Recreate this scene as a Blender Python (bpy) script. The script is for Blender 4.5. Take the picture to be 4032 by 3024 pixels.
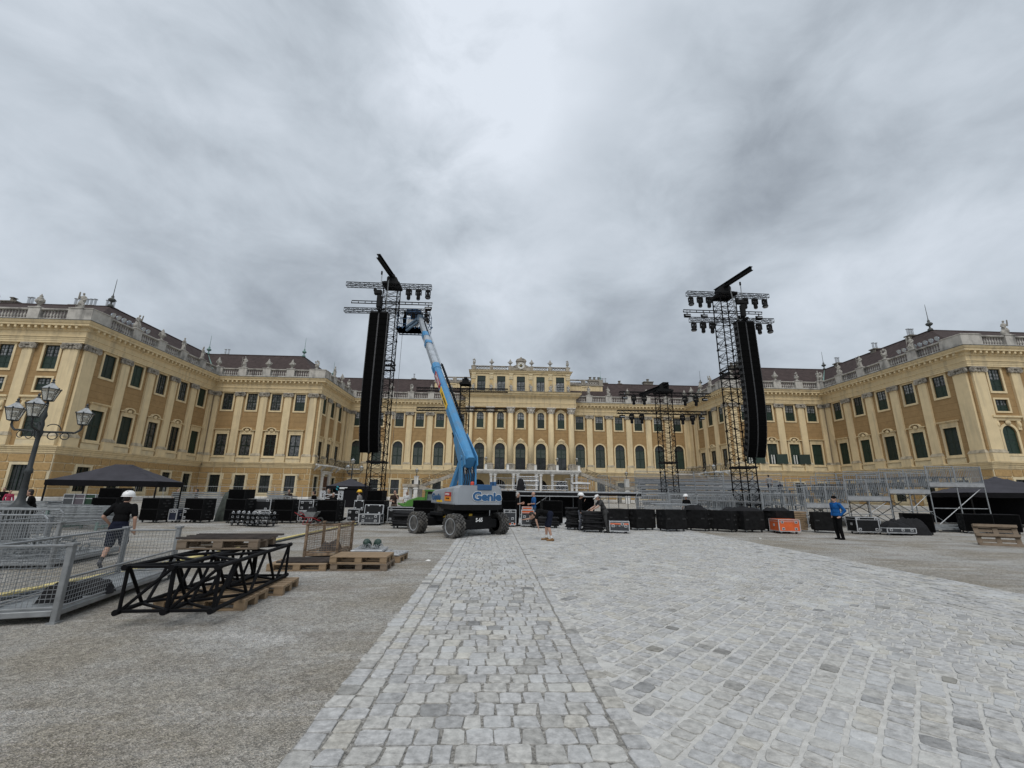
import bpy, bmesh, math, random
from mathutils import Vector, Matrix
R = math.radians
random.seed(7)
for o in list(bpy.data.objects):
    bpy.data.objects.remove(o)
sc = bpy.context.scene
col = sc.collection

# ------------------------------------------------------------------ camera
cam = bpy.data.cameras.new('camera')
cam.sensor_width = 36.0
cam.lens = 36.0 * 1714.8 / 4032.0
cam.clip_start = 0.05
cam.clip_end = 2000
camo = bpy.data.objects.new('camera', cam)
col.objects.link(camo)
CP, CYW, CR = 0.24582, 0.04044, 0.01325          # pitch up, yaw right, roll
F = Vector((math.sin(CYW) * math.cos(CP), math.cos(CYW) * math.cos(CP), math.sin(CP)))
Rt = Vector((math.cos(CYW), -math.sin(CYW), 0))
Up = Rt.cross(F)
Rr = Rt * math.cos(CR) + Up * math.sin(CR)
Ur = Up * math.cos(CR) - Rt * math.sin(CR)
camo.matrix_world = Matrix(((Rr.x, Ur.x, -F.x, 0), (Rr.y, Ur.y, -F.y, 0), (Rr.z, Ur.z, -F.z, 1.65), (0, 0, 0, 1)))
sc.camera = camo
sc.render.resolution_x, sc.render.resolution_y = 1024, 768

# ------------------------------------------------------------------ sky: overcast cloud deck over a Nishita sky
SKY_OFF = (2.21, 4.35, 5.31)
SUN_EL, SUN_AZ = R(52), R(190)                    # soft light from behind the camera, high
w = bpy.data.worlds.new('World')
sc.world = w
w.use_nodes = True
nt = w.node_tree
N, Lk = nt.nodes, nt.links
for n in list(N):
    N.remove(n)
def wn(t, **k):
    n = N.new(t)
    for a, b in k.items():
        setattr(n, a, b)
    return n
out = wn('ShaderNodeOutputWorld')
bg = wn('ShaderNodeBackground'); bg.inputs['Strength'].default_value = 1.0
sky = wn('ShaderNodeTexSky', sky_type='NISHITA', sun_disc=False)
sky.sun_elevation, sky.sun_rotation = SUN_EL, SUN_AZ
sk = wn('ShaderNodeVectorMath', operation='SCALE'); sk.inputs['Scale'].default_value = 0.08
Lk.new(sky.outputs[0], sk.inputs[0])
tc = wn('ShaderNodeTexCoord')
sep = wn('ShaderNodeSeparateXYZ'); Lk.new(tc.outputs['Generated'], sep.inputs[0])
def wm(op, a, b=None, c=None):
    n = wn('ShaderNodeMath', operation=op)
    for i, v in enumerate((a, b, c)):
        if v is None: continue
        if isinstance(v, (int, float)): n.inputs[i].default_value = v
        else: Lk.new(v, n.inputs[i])
    return n.outputs[0]
# cloud deck: soft billows over the whole dome, a long thin-cloud gap running away overhead, brighter towards the zenith
zc = wm('ADD', wm('MAXIMUM', sep.outputs[2], 0.0), 0.16)
px_ = wm('DIVIDE', sep.outputs[0], zc)
mp = wn('ShaderNodeMapping'); mp.inputs['Location'].default_value = SKY_OFF; mp.inputs['Scale'].default_value = (1.0, 1.0, 1.5)
Lk.new(tc.outputs['Generated'], mp.inputs['Vector'])
n1 = wn('ShaderNodeTexNoise'); n1.inputs['Scale'].default_value = 1.9; n1.inputs['Detail'].default_value = 6; n1.inputs['Roughness'].default_value = 0.46; n1.inputs['Distortion'].default_value = 0.3
n2 = wn('ShaderNodeTexNoise'); n2.inputs['Scale'].default_value = 5.5; n2.inputs['Detail'].default_value = 7; n2.inputs['Roughness'].default_value = 0.58; n2.inputs['Distortion'].default_value = 0.35
Lk.new(mp.outputs[0], n1.inputs['Vector']); Lk.new(mp.outputs[0], n2.inputs['Vector'])
nb_ = wm('ADD', wm('MULTIPLY', n1.outputs[0], 0.62), wm('MULTIPLY', n2.outputs[0], 0.38))
wob = wm('MULTIPLY', wm('SUBTRACT', n2.outputs[0], 0.5), 0.35)
dx_ = wm('DIVIDE', wm('ADD', wm('SUBTRACT', px_, 0.035), wob), 0.21)
gap = wm('POWER', 2.718, wm('MULTIPLY', wm('MULTIPLY', dx_, dx_), -1.0))
gap = wm('MULTIPLY', gap, wm('SMOOTH_MIN', wm('MAXIMUM', wm('MULTIPLY', wm('SUBTRACT', sep.outputs[2], 0.36), 3.0), 0.0), 1.0, 0.2))
mixn = wm('ADD', wm('ADD', nb_, wm('MULTIPLY', gap, 0.20)), wm('MULTIPLY', wm('SUBTRACT', sep.outputs[2], 0.4), 0.10))
ramp = wn('ShaderNodeValToRGB')
cr = ramp.color_ramp
cr.elements[0].position = 0.32; cr.elements[0].color = (0.265, 0.298, 0.342, 1)
cr.elements[1].position = 0.74; cr.elements[1].color = (0.72, 0.775, 0.85, 1)
e = cr.elements.new(0.43); e.color = (0.385, 0.43, 0.482, 1)
e = cr.elements.new(0.54); e.color = (0.51, 0.564, 0.625, 1)
Lk.new(mixn, ramp.inputs[0])
# thin cloud lets a little of the blue sky's light through
mx = wn('ShaderNodeMix', data_type='RGBA'); mx.inputs['Factor'].default_value = 0.94
Lk.new(sk.outputs[0], mx.inputs['A']); Lk.new(ramp.outputs[0], mx.inputs['B'])
Lk.new(mx.outputs['Result'], bg.inputs['Color'])
Lk.new(bg.outputs[0], out.inputs['Surface'])

sl = bpy.data.lights.new('sun', 'SUN'); sl.energy = 1.5; sl.angle = R(40); sl.color = (1.0, 0.97, 0.93)
so = bpy.data.objects.new('sun', sl); col.objects.link(so)
sd = Vector((math.sin(SUN_AZ) * math.cos(SUN_EL), math.cos(SUN_AZ) * math.cos(SUN_EL), math.sin(SUN_EL)))
so.rotation_euler = sd.to_track_quat('Z', 'Y').to_euler()
so.location = (0, -20, 60)

sc.view_settings.view_transform = 'Standard'
sc.view_settings.look = 'None'
sc.view_settings.gamma = 1
sc.view_settings.use_curve_mapping = False
sc.view_settings.exposure = 0.12

# ------------------------------------------------------------------ materials
MATS = {}
def mat(name, c, rough=0.6, metal=0.0, var=0.12, scale=3.0, bump=0.0, bscale=40.0, spec=0.5, space='Object', c2=None, dirt=None, attr=None, detail=5):
    if name in MATS: return MATS[name]
    m = bpy.data.materials.new(name); m.use_nodes = True
    nn, ll = m.node_tree.nodes, m.node_tree.links
    b = nn['Principled BSDF']
    b.inputs['Roughness'].default_value = rough
    b.inputs['Metallic'].default_value = metal
    b.inputs['Specular IOR Level'].default_value = spec
    t = nn.new('ShaderNodeTexCoord') if space == 'Object' else nn.new('ShaderNodeNewGeometry')
    vec = t.outputs['Object'] if space == 'Object' else t.outputs['Position']
    no = nn.new('ShaderNodeTexNoise'); no.inputs['Scale'].default_value = scale; no.inputs['Detail'].default_value = detail; no.inputs['Roughness'].default_value = 0.6
    ll.new(vec, no.inputs['Vector'])
    mp_ = nn.new('ShaderNodeMapRange'); mp_.inputs[1].default_value = 0.3; mp_.inputs[2].default_value = 0.7
    ll.new(no.outputs[0], mp_.inputs[0])
    mi = nn.new('ShaderNodeMix'); mi.data_type = 'RGBA'
    d = c2 if c2 else tuple(x * (1 - 2 * var) for x in c)
    u = c if c2 else tuple(min(1, x * (1 + var)) for x in c)
    mi.inputs['A'].default_value = (*d, 1); mi.inputs['B'].default_value = (*u, 1)
    ll.new(mp_.outputs[0], mi.inputs['Factor'])
    res = mi.outputs['Result']
    if dirt:                                    # dirt = (colour, amount, scale, stretch z): streaky stains
        dc, da, ds, dz = dirt
        mpp = nn.new('ShaderNodeMapping'); mpp.inputs['Scale'].default_value = (1, 1, dz)
        ll.new(vec, mpp.inputs['Vector'])
        n_ = nn.new('ShaderNodeTexNoise'); n_.inputs['Scale'].default_value = ds; n_.inputs['Detail'].default_value = 6
        ll.new(mpp.outputs[0], n_.inputs['Vector'])
        r_ = nn.new('ShaderNodeMapRange'); r_.inputs[1].default_value = 0.5; r_.inputs[2].default_value = 0.72; r_.inputs[4].default_value = da
        ll.new(n_.outputs[0], r_.inputs[0])
        m2 = nn.new('ShaderNodeMix'); m2.data_type = 'RGBA'
        ll.new(r_.outputs[0], m2.inputs['Factor']); ll.new(res, m2.inputs['A']); m2.inputs['B'].default_value = (*dc, 1)
        res = m2.outputs['Result']
    if attr:                                    # per-piece tone stored on the mesh
        at_ = nn.new('ShaderNodeAttribute'); at_.attribute_name = attr
        mu = nn.new('ShaderNodeMix'); mu.data_type = 'RGBA'; mu.blend_type = 'MULTIPLY'; mu.inputs['Factor'].default_value = 1
        ll.new(res, mu.inputs['A']); ll.new(at_.outputs['Color'], mu.inputs['B'])
        res = mu.outputs['Result']
    ll.new(res, b.inputs['Base Color'])
    if bump:
        nb = nn.new('ShaderNodeTexNoise'); nb.inputs['Scale'].default_value = bscale; nb.inputs['Detail'].default_value = 5
        ll.new(vec, nb.inputs['Vector'])
        bu = nn.new('ShaderNodeBump'); bu.inputs['Strength'].default_value = bump; bu.inputs['Distance'].default_value = 0.02
        ll.new(nb.outputs[0], bu.inputs['Height']); ll.new(bu.outputs[0], b.inputs['Normal'])
    MATS[name] = m
    return m

def glass_mat(name, c, rough=0.08, var=0.3):
    m = mat(name, c, rough=rough, var=var, scale=1.5, spec=0.6)
    return m

# ------------------------------------------------------------------ mesh builder
class MB:
    def __init__(s): s.v, s.f, s.m, s.t = [], [], [], []; s.mi = 0; s.tone = None
    def add(s, vs, fs):
        o = len(s.v); s.v += [tuple(p) for p in vs]
        for q in fs:
            s.f.append(tuple(i + o for i in q)); s.m.append(s.mi); s.t.append(s.tone)
        return s
    def box(s, c, d, M=None):
        x, y, z = d[0] / 2, d[1] / 2, d[2] / 2
        vs = [Vector((a * x, b * y, e * z)) for a in (-1, 1) for b in (-1, 1) for e in (-1, 1)]
        vs = [(M @ p if M else p) + Vector(c) for p in vs]
        return s.add(vs, [(0, 1, 3, 2), (4, 6, 7, 5), (0, 4, 5, 1), (2, 3, 7, 6), (0, 2, 6, 4), (1, 5, 7, 3)])
    def bx(s, x0, x1, y0, y1, z0, z1): return s.box(((x0 + x1) / 2, (y0 + y1) / 2, (z0 + z1) / 2), (x1 - x0, y1 - y0, z1 - z0))
    def cbox(s, c, d, b=0.02, M=None):          # box with chamfered edges
        h = [k / 2 for k in d]; vs = []; idx = {}
        for a in (-1, 1):
            for e in (-1, 1):
                for g in (-1, 1):
                    for ax in range(3):
                        p = [a * (h[0] - b), e * (h[1] - b), g * (h[2] - b)]; p[ax] = (a, e, g)[ax] * h[ax]
                        idx[(a, e, g, ax)] = len(vs); vs.append(Vector(p))
        fs = []
        for ax in range(3):
            o1, o2 = [i for i in range(3) if i != ax]
            for sg in (-1, 1):
                q = []
                for (p1, p2) in ((-1, -1), (1, -1), (1, 1), (-1, 1)):
                    k = [0, 0, 0]; k[ax] = sg; k[o1] = p1; k[o2] = p2; q.append(idx[(*k, ax)])
                if (sg > 0) == (ax == 1): q.reverse()
                fs.append(q)
        for ax in range(3):                      # edges along ax
            o1, o2 = [i for i in range(3) if i != ax]
            for p1 in (-1, 1):
                for p2 in (-1, 1):
                    def id_(sg, face):
                        k = [0, 0, 0]; k[ax] = sg; k[o1] = p1; k[o2] = p2; return idx[(*k, face)]
                    q = [id_(-1, o1), id_(1, o1), id_(1, o2), id_(-1, o2)]
                    fs.append(q)
        for a in (-1, 1):
            for e in (-1, 1):
                for g in (-1, 1): fs.append([idx[(a, e, g, i)] for i in range(3)])
        vs = [(M @ p if M else p) + Vector(c) for p in vs]
        return s.add(vs, fs)
    def tube(s, p0, p1, r, n=6, r1=None, cap=True):
        p0, p1 = Vector(p0), Vector(p1); d = p1 - p0
        if d.length < 1e-6: return s
        q = d.to_track_quat('Z', 'Y'); r1 = r if r1 is None else r1; vs = []
        for p, rr in ((p0, r), (p1, r1)):
            for i in range(n):
                a = 2 * math.pi * (i + 0.5) / n
                vs.append(p + q @ Vector((math.cos(a) * rr, math.sin(a) * rr, 0)))
        fs = [(i, (i + 1) % n, n + (i + 1) % n, n + i) for i in range(n)]
        if cap: fs += [tuple(range(n - 1, -1, -1)), tuple(range(n, 2 * n))]
        return s.add(vs, fs)
    def path(s, pts, r, n=6):
        for a, b in zip(pts, pts[1:]): s.tube(a, b, r, n)
        return s
    def lathe(s, prof, n=10, c=(0, 0, 0), M=None, sx=1, sy=1):
        vs = []
        for r, z in prof:
            for i in range(n):
                a = 2 * math.pi * i / n; p = Vector((math.cos(a) * r * sx, math.sin(a) * r * sy, z))
                vs.append((M @ p if M else p) + Vector(c))
        fs = []
        for k in range(len(prof) - 1):
            for i in range(n): fs.append((k * n + i, k * n + (i + 1) % n, (k + 1) * n + (i + 1) % n, (k + 1) * n + i))
        fs.append(tuple(range(n - 1, -1, -1))); fs.append(tuple((len(prof) - 1) * n + i for i in range(n)))
        return s.add(vs, fs)
    def prism(s, poly, d0, d1, ax='y'):         # polygon (a,b) extruded along ax; y: (x,z), x: (y,z), z: (x,y)
        n = len(poly)
        def P(a, b, d): return {'y': (a, d, b), 'x': (d, a, b), 'z': (a, b, d)}[ax]
        vs = [P(a, b, d0) for a, b in poly] + [P(a, b, d1) for a, b in poly]
        fs = [(i, (i + 1) % n, n + (i + 1) % n, n + i) for i in range(n)] + [tuple(range(n - 1, -1, -1)), tuple(range(n, 2 * n))]
        return s.add(vs, fs)
    def ell(s, c, r, n=10, k=6, M=None):
        prof = [(max(1e-3, math.sin(math.pi * j / k)), -math.cos(math.pi * j / k)) for j in range(k + 1)]
        vs = []
        for a, z in prof:
            for i in range(n):
                t = 2 * math.pi * i / n; p = Vector((a * math.cos(t) * r[0], a * math.sin(t) * r[1], z * r[2]))
                vs.append((M @ p if M else p) + Vector(c))
        fs = [(j * n + i, j * n + (i + 1) % n, (j + 1) * n + (i + 1) % n, (j + 1) * n + i) for j in range(k) for i in range(n)]
        return s.add(vs, fs)
    def torus(s, c, R_, r, M=None, n=16, k=6, a0=0, a1=2 * math.pi):
        full = abs(a1 - a0 - 2 * math.pi) < 1e-6; m_ = n if full else n + 1; vs = []
        for i in range(m_):
            a = a0 + (a1 - a0) * i / n
            for j in range(k):
                b = 2 * math.pi * j / k; p = Vector(((R_ + r * math.cos(b)) * math.cos(a), (R_ + r * math.cos(b)) * math.sin(a), r * math.sin(b)))
                vs.append((M @ p if M else p) + Vector(c))
        fs = [(i * k + j, ((i + 1) % m_) * k + j, ((i + 1) % m_) * k + (j + 1) % k, i * k + (j + 1) % k) for i in range(n) for j in range(k)]
        return s.add(vs, fs)
    def mesh(s, name, mats, smooth=False, fix=True):
        me = bpy.data.meshes.new(name); me.from_pydata(s.v, [], s.f)
        for m in (mats if isinstance(mats, (list, tuple)) else [mats]): me.materials.append(m)
        if isinstance(mats, (list, tuple)): me.polygons.foreach_set('material_index', s.m)
        if any(t is not None for t in s.t):
            a = me.color_attributes.new('tone', 'FLOAT_COLOR', 'CORNER'); k = 0; buf = []
            for p, t in zip(s.f, s.t):
                t = t or (1, 1, 1); buf += [t[0], t[1], t[2], 1.0] * len(p)
            a.data.foreach_set('color', buf)
        if fix:
            b = bmesh.new(); b.from_mesh(me); bmesh.ops.recalc_face_normals(b, faces=b.faces); b.to_mesh(me); b.free()
        if smooth: me.shade_smooth()
        me.update()
        return me
    def build(s, name, mats, parent=None, loc=(0, 0, 0), rz=0, smooth=False, fix=True):
        return put(name, s.mesh(name, mats, smooth, fix), parent, loc, rz)

def put(name, me, parent=None, loc=(0, 0, 0), rz=0, rot=None, scale=None):
    o = bpy.data.objects.new(name, me); col.objects.link(o)
    o.location = loc
    o.rotation_euler = rot if rot is not None else (0, 0, rz)
    if scale is not None: o.scale = scale if isinstance(scale, (tuple, list)) else (scale,) * 3
    if parent: o.parent = parent
    return o
def empty(name, loc=(0, 0, 0), rz=0, parent=None): return put(name, None, parent, loc, rz)
def tag(o, label=None, cat=None, group=None, kind=None):
    for k, v in (('label', label), ('category', cat), ('group', group), ('kind', kind)):
        if v: o[k] = v
    return o
def thing(name, label, cat, loc=(0, 0, 0), rz=0, group=None): return tag(empty(name, loc, rz), label, cat, group)
def kids(o): return [c for c in bpy.data.objects if c.parent == o]
CH = {}
def copy_tree(o, parent=None, loc=None, rz=None, label=None):
    c = o.copy(); col.objects.link(c); c.parent = parent
    if loc is not None: c.location = loc
    if rz is not None: c.rotation_euler = (0, 0, rz)
    if label: c['label'] = label
    for ch in o.children: copy_tree(ch, c)
    return c
def rotm(rx=0, ry=0, rz=0): return Matrix.Rotation(rz, 3, 'Z') @ Matrix.Rotation(ry, 3, 'Y') @ Matrix.Rotation(rx, 3, 'X')
def pieces(name, me, mats, parent, xf, limit=300):
    """alike pieces: the nearest `limit` as objects sharing a mesh, the rest joined as stuff; xf: list of (loc, rz, scale) in parent space"""
    xf = sorted(xf, key=lambda t: (Vector(t[0])).length)
    for loc, rz, s_ in xf[:limit]: put(name, me, parent, loc, rz, scale=s_)
    rest = xf[limit:]
    if rest:
        b = MB(); vs = [v.co.copy() for v in me.vertices]; fs = [tuple(p.vertices) for p in me.polygons]
        for loc, rz, s_ in rest:
            M = Matrix.Rotation(rz, 3, 'Z'); S = s_ if isinstance(s_, (tuple, list)) else (s_ or 1,) * 3
            b.add([M @ Vector((p.x * S[0], p.y * S[1], p.z * S[2])) + Vector(loc) for p in vs], fs)
        tag(b.build(name, mats, parent, fix=False), kind='stuff')

def sweep(mb, pts, prof, closed_prof=False, ends=True):
    """sweep a profile [(offset to the right of travel, z)] along a mitred plan polyline"""
    P = [Vector((p[0], p[1])) for p in pts]; n = len(P); vs = []; m = len(prof)
    for i in range(n):
        d0 = (P[i] - P[i - 1]).normalized() if i > 0 else (P[1] - P[0]).normalized()
        d1 = (P[i + 1] - P[i]).normalized() if i < n - 1 else d0
        n0, n1 = Vector((d0.y, -d0.x)), Vector((d1.y, -d1.x))
        b = n0 + n1
        b = b / (1 + n0.dot(n1))
        for o, z in prof: q = P[i] + b * o; vs.append((q.x, q.y, z))
    fs = []
    for i in range(n - 1):
        for j in range(m if closed_prof else m - 1):
            k = (j + 1) % m
            fs.append((i * m + j, i * m + k, (i + 1) * m + k, (i + 1) * m + j))
    if ends and closed_prof: fs += [tuple(range(m)), tuple((n - 1) * m + j for j in range(m - 1, -1, -1))]
    return mb.add(vs, fs)
# ------------------------------------------------------------------ ground: gravel court
def gravel_mat():
    m = bpy.data.materials.new('gravel'); m.use_nodes = True
    nn, ll = m.node_tree.nodes, m.node_tree.links; b = nn['Principled BSDF']; b.inputs['Roughness'].default_value = 0.95; b.inputs['Specular IOR Level'].default_value = 0.2
    g = nn.new('ShaderNodeNewGeometry')
    def noise(s, d=5, ro=0.6, sc_=(1, 1, 1), rz=0):
        mp_ = nn.new('ShaderNodeMapping'); mp_.inputs['Scale'].default_value = sc_; mp_.inputs['Rotation'].default_value = (0, 0, rz); ll.new(g.outputs['Position'], mp_.inputs['Vector'])
        t = nn.new('ShaderNodeTexNoise'); t.inputs['Scale'].default_value = s; t.inputs['Detail'].default_value = d; t.inputs['Roughness'].default_value = ro
        ll.new(mp_.outputs[0], t.inputs['Vector']); return t.outputs[0]
    def mr(v, a, b_, c=0, d=1):
        t = nn.new('ShaderNodeMapRange'); t.inputs[1].default_value = a; t.inputs[2].default_value = b_; t.inputs[3].default_value = c; t.inputs[4].default_value = d; ll.new(v, t.inputs[0]); return t.outputs[0]
    def mix(f, a, b_, mode='MIX'):
        t = nn.new('ShaderNodeMix'); t.data_type = 'RGBA'; t.blend_type = mode
        for k, v in (('Factor', f), ('A', a), ('B', b_)):
            if isinstance(v, (int, float)): t.inputs[k].default_value = v
            elif isinstance(v, tuple): t.inputs[k].default_value = (*v, 1)
            else: ll.new(v, t.inputs[k])
        return t.outputs['Result']
    base = mix(mr(noise(0.42, 6, 0.62), 0.40, 0.60), (0.315, 0.285, 0.235), (0.40, 0.388, 0.362))       # sandy / grey zones
    tracks = mr(noise(1.0, 8, 0.72, (0.28, 1.0, 1), R(5)), 0.50, 0.64, 0, 0.8)                 # pale worn wheel tracks
    base = mix(tracks, base, (0.50, 0.485, 0.46))
    damp = mr(noise(0.8, 8, 0.7, (0.4, 1, 1), R(-4)), 0.50, 0.66, 0, 0.7)
    base = mix(damp, base, (0.215, 0.185, 0.145))
    vo = nn.new('ShaderNodeTexVoronoi'); vo.inputs['Scale'].default_value = 85; ll.new(g.outputs['Position'], vo.inputs['Vector'])
    hs = nn.new('ShaderNodeSeparateColor'); ll.new(vo.outputs['Color'], hs.inputs[0])
    peb = mr(hs.outputs[0], 0, 1, 0.60, 1.34)
    vo2 = nn.new('ShaderNodeTexVoronoi'); vo2.inputs['Scale'].default_value = 24; ll.new(g.outputs['Position'], vo2.inputs['Vector'])
    hs2 = nn.new('ShaderNodeSeparateColor'); ll.new(vo2.outputs['Color'], hs2.inputs[0])
    peb2 = mr(hs2.outputs[1], 0, 1, 0.8, 1.22)
    c = nn.new('ShaderNodeCombineColor')
    for i in range(3): ll.new(peb, c.inputs[i])
    c2 = nn.new('ShaderNodeCombineColor')
    for i in range(3): ll.new(peb2, c2.inputs[i])
    base = mix(1.0, base, c.outputs[0], 'MULTIPLY'); base = mix(1.0, base, c2.outputs[0], 'MULTIPLY')
    ll.new(base, b.inputs['Base Color'])
    h = nn.new('ShaderNodeMath'); h.operation = 'ADD'; ll.new(vo.outputs['Distance'], h.inputs[0]); ll.new(noise(18, 5), h.inputs[1])
    bu = nn.new('ShaderNodeBump'); bu.inputs['Strength'].default_value = 0.9; bu.inputs['Distance'].default_value = 0.018
    ll.new(h.outputs[0], bu.inputs['Height']); ll.new(bu.outputs[0], b.inputs['Normal'])
    return m
M_gravel = gravel_mat()
b = MB(); b.add([(-900, -300, 0), (900, -300, 0), (900, 1500, 0), (-900, 1500, 0)], [(0, 1, 2, 3)])
tag(b.build('ground', M_gravel), kind='structure')

# loose pebbles lying on the gravel near the viewer
M_peb = mat('pebble', (0.36, 0.335, 0.30), rough=0.9, var=0.1, attr='tone')
b = MB(); rg = random.Random(3)
def pebble(x, y, s):
    t = rg.uniform(0.45, 1.25); b.tone = (t, t * rg.uniform(.95, 1.0), t * rg.uniform(.88, 1.0)); a = rg.uniform(0, 6.28); M = rotm(0, 0, a)
    vs = [(-1, -.6, 0), (.9, -.7, 0), (1, .7, 0), (-.8, .8, 0), (-.5, -.3, .7), (.6, -.3, .6), (.5, .4, .75), (-.45, .4, .6)]
    b.add([M @ Vector((p[0] * s, p[1] * s * .8, p[2] * s * .7)) + Vector((x, y, 0)) for p in vs], [(0, 1, 5, 4), (1, 2, 6, 5), (2, 3, 7, 6), (3, 0, 4, 7), (4, 5, 6, 7)])
for i in range(26000):
    y = 2.2 + 9.5 * rg.random() ** 1.9
    x = rg.uniform(-1.32 - y * 1.15, -1.31)
    pebble(x, y, rg.uniform(.003, .008) * (1 + .03 * y))
for i in range(2500):
    pebble(rg.uniform(9.62, 16), rg.uniform(6.5, 15), rg.uniform(.005, .011))
for i in range(2200):                                # stray grit on the paving edge
    pebble(-1.29 + abs(rg.gauss(0, .16)), rg.uniform(2.3, 9), rg.uniform(.002, .005)); 
tag(b.build('gravel_pebbles', M_peb, fix=False), 'loose grey pebbles scattered over the gravel court', 'gravel', kind='stuff')

# ------------------------------------------------------------------ paved path, stone by stone
X0, X1, YN, YF = -1.28, 9.58, 2.0, 26.0
M_bed = mat('joint_sand', (0.54, 0.53, 0.50), rough=0.95, var=0.10, scale=9, bump=0.5, bscale=90, space='World')
M_bed_dark = mat('joint_grit', (0.36, 0.345, 0.315), rough=0.95, var=0.35, scale=30, bump=0.9, bscale=120, space='World')
M_stone = mat('granite_sett', (0.46, 0.45, 0.43), rough=0.85, var=0.19, scale=17, bump=0.45, bscale=55, spec=0.25, space='World', attr='tone', dirt=((0.54, 0.54, 0.52), 0.7, 1.3, 1))
pv = tag(empty('paved_path'), kind='structure')
for nm, xa, xb, z, m in (('joint_grit', X0, 1.015, .006, M_bed_dark), ('joint_sand', 1.015, 7.29, .008, M_bed), ('joint_grit', 7.29, X1, .006, M_bed_dark)):
    b = MB(); b.add([(xa, YN - 3, z), (xb, YN - 3, z), (xb, YF, z), (xa, YF, z)], [(0, 1, 2, 3)]); b.build(nm, m, pv)
# the far part, too distant to tell the setts apart
M_far = mat('far_setts', (0.43, 0.43, 0.42), rough=0.9, var=0.2, scale=3.0, space='World', bump=0.5, bscale=6, spec=0.25)
b = MB(); b.add([(X0, YF, .012), (X1, YF, .012), (X1, 84, .012), (X0, 84, .012)], [(0, 1, 2, 3)]); b.build('far_setts', M_far, pv)

stones = []                                         # (polygon corner list, dist)
rg = random.Random(11)
def quad(cx, cy, L, W, a):
    ca, sa = math.cos(a), math.sin(a); j = lambda s: rg.gauss(0, s)
    pts = []
    hl, hw = L / 2, W / 2; c = min(hl, hw) * rg.uniform(.14, .34)
    for (x, y) in ((-hl + c, -hw), (hl - c, -hw), (hl, -hw + c), (hl, hw - c), (hl - c, hw), (-hl + c, hw), (-hl, hw - c), (-hl, -hw + c)):
        x += j(.0075); y += j(.006); pts.append((cx + ca * x - sa * y, cy + sa * x + ca * y))
    return pts
def keep(x, y, m=0.0): return X0 + .01 - m < x < X1 - .01 + m and YN < y < YF
def inview(x, y):
    d = Vector((x, y, -1.65)); z = d.dot(F)
    if z < .2: return False
    return abs(d.dot(Rr) / z) < 1.32 and d.dot(Ur) / z > -1.0
def rows(xa, xb, ly):                               # courses across the path
    y = YN
    while y < YF:
        h = rg.uniform(.175, .215); x = xa
        while x < xb - .06:
            L = rg.uniform(.14, .225) if xb - xa > .4 else xb - xa
            if xb - x - L < .1: L = xb - x
            ej = rg.uniform(-.028, .012) if abs(xa - X0) < .02 else 0.0
            if inview(x, y): stones.append(quad(x + L / 2 + ej / 2, y + h / 2, L - .016 - ej, h - .014, 0))
            x += L
        y += h
def ribs(xa, xb, sgn):                              # diagonal strips between clear joints
    p = .186; n0 = int((YN - xb * 1.0 - 3) / p); n1 = int((YF + xb + 6) / p); a = R(45) * sgn; s2 = math.sqrt(2)
    k0 = -70
    for k in range(k0, 190):
        # strip centre line: points c + t*(cos a, sin a), c at x = xa
        yc = (YN - 9) + k * p * s2; t = rg.uniform(-.1, .0); tm = (xb - xa) * s2
        while t < tm - .02:
            L = rg.choice((rg.uniform(.10, .15), rg.uniform(.14, .21)))
            if tm - t - L < .07: L = tm - t
            cx = xa + (t + L / 2) / s2; cy = yc + sgn * (t + L / 2) / s2
            if xa + .05 < cx < xb - .05 and YN < cy < YF and inview(cx, cy):
                stones.append(quad(cx, cy, L - .020, p - .034, a))
            elif xa < cx < xb and YN < cy < YF and inview(cx, cy):
                stones.append(quad(cx, cy, L * .6, p - .05, a))
            t += L
rows(X0 + .006, -1.09, 0); rows(-1.085, -.905, 0); rows(-.90, .915, 0); rows(.925, 1.105, 0)
ribs(1.12, 4.15, 1); ribs(4.15, 7.18, -1)
rows(7.195, 7.375, 0); rows(7.385, 9.2, 0); rows(9.205, 9.385, 0); rows(9.39, X1 - .006, 0)
def stone_geo(b, pts):
    cx = sum(p[0] for p in pts) / 8; cy = sum(p[1] for p in pts) / 8
    t = rg.choice((rg.gauss(1.0, .05), rg.gauss(.95, .06), rg.gauss(.78, .12) if rg.random() < .25 else 1.0)); t = max(.46, min(1.22, t))
    tint = rg.random()
    b.tone = (t * (.975 if tint < .5 else 1.0 if tint < .93 else 1.02), t * (.99 if tint < .5 else 1.0), t * (1.015 if tint < .5 else .985 if tint < .93 else .94))
    z = .0165 + rg.uniform(-.003, .005); tx, ty = rg.gauss(0, .012), rg.gauss(0, .012)
    vs = []
    for sc_, dz in ((1.0, -.02), (.99, -.004), (.94, 0.0)):
        for p in pts: x, y = cx + (p[0] - cx) * sc_, cy + (p[1] - cy) * sc_; vs.append((x, y, max(0.0, z + dz + (x - cx) * tx + (y - cy) * ty)))
    vs.append((cx, cy, z + .002))
    fs = [(k * 8 + i, k * 8 + (i + 1) % 8, (k + 1) * 8 + (i + 1) % 8, (k + 1) * 8 + i) for k in range(2) for i in range(8)]
    fs += [(16 + i, 16 + (i + 1) % 8, 24) for i in range(8)]
    b.add(vs, fs)
stones.sort(key=lambda p: Vector((p[0][0], p[0][1], 1.65)).length)
for p in stones[:300]:
    b = MB(); stone_geo(b, p); b.build('cobblestone', M_stone, pv, fix=False)
b = MB()
for p in stones[300:]: stone_geo(b, p)
tag(b.build('cobblestone', M_stone, pv, fix=False), kind='stuff')
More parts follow.
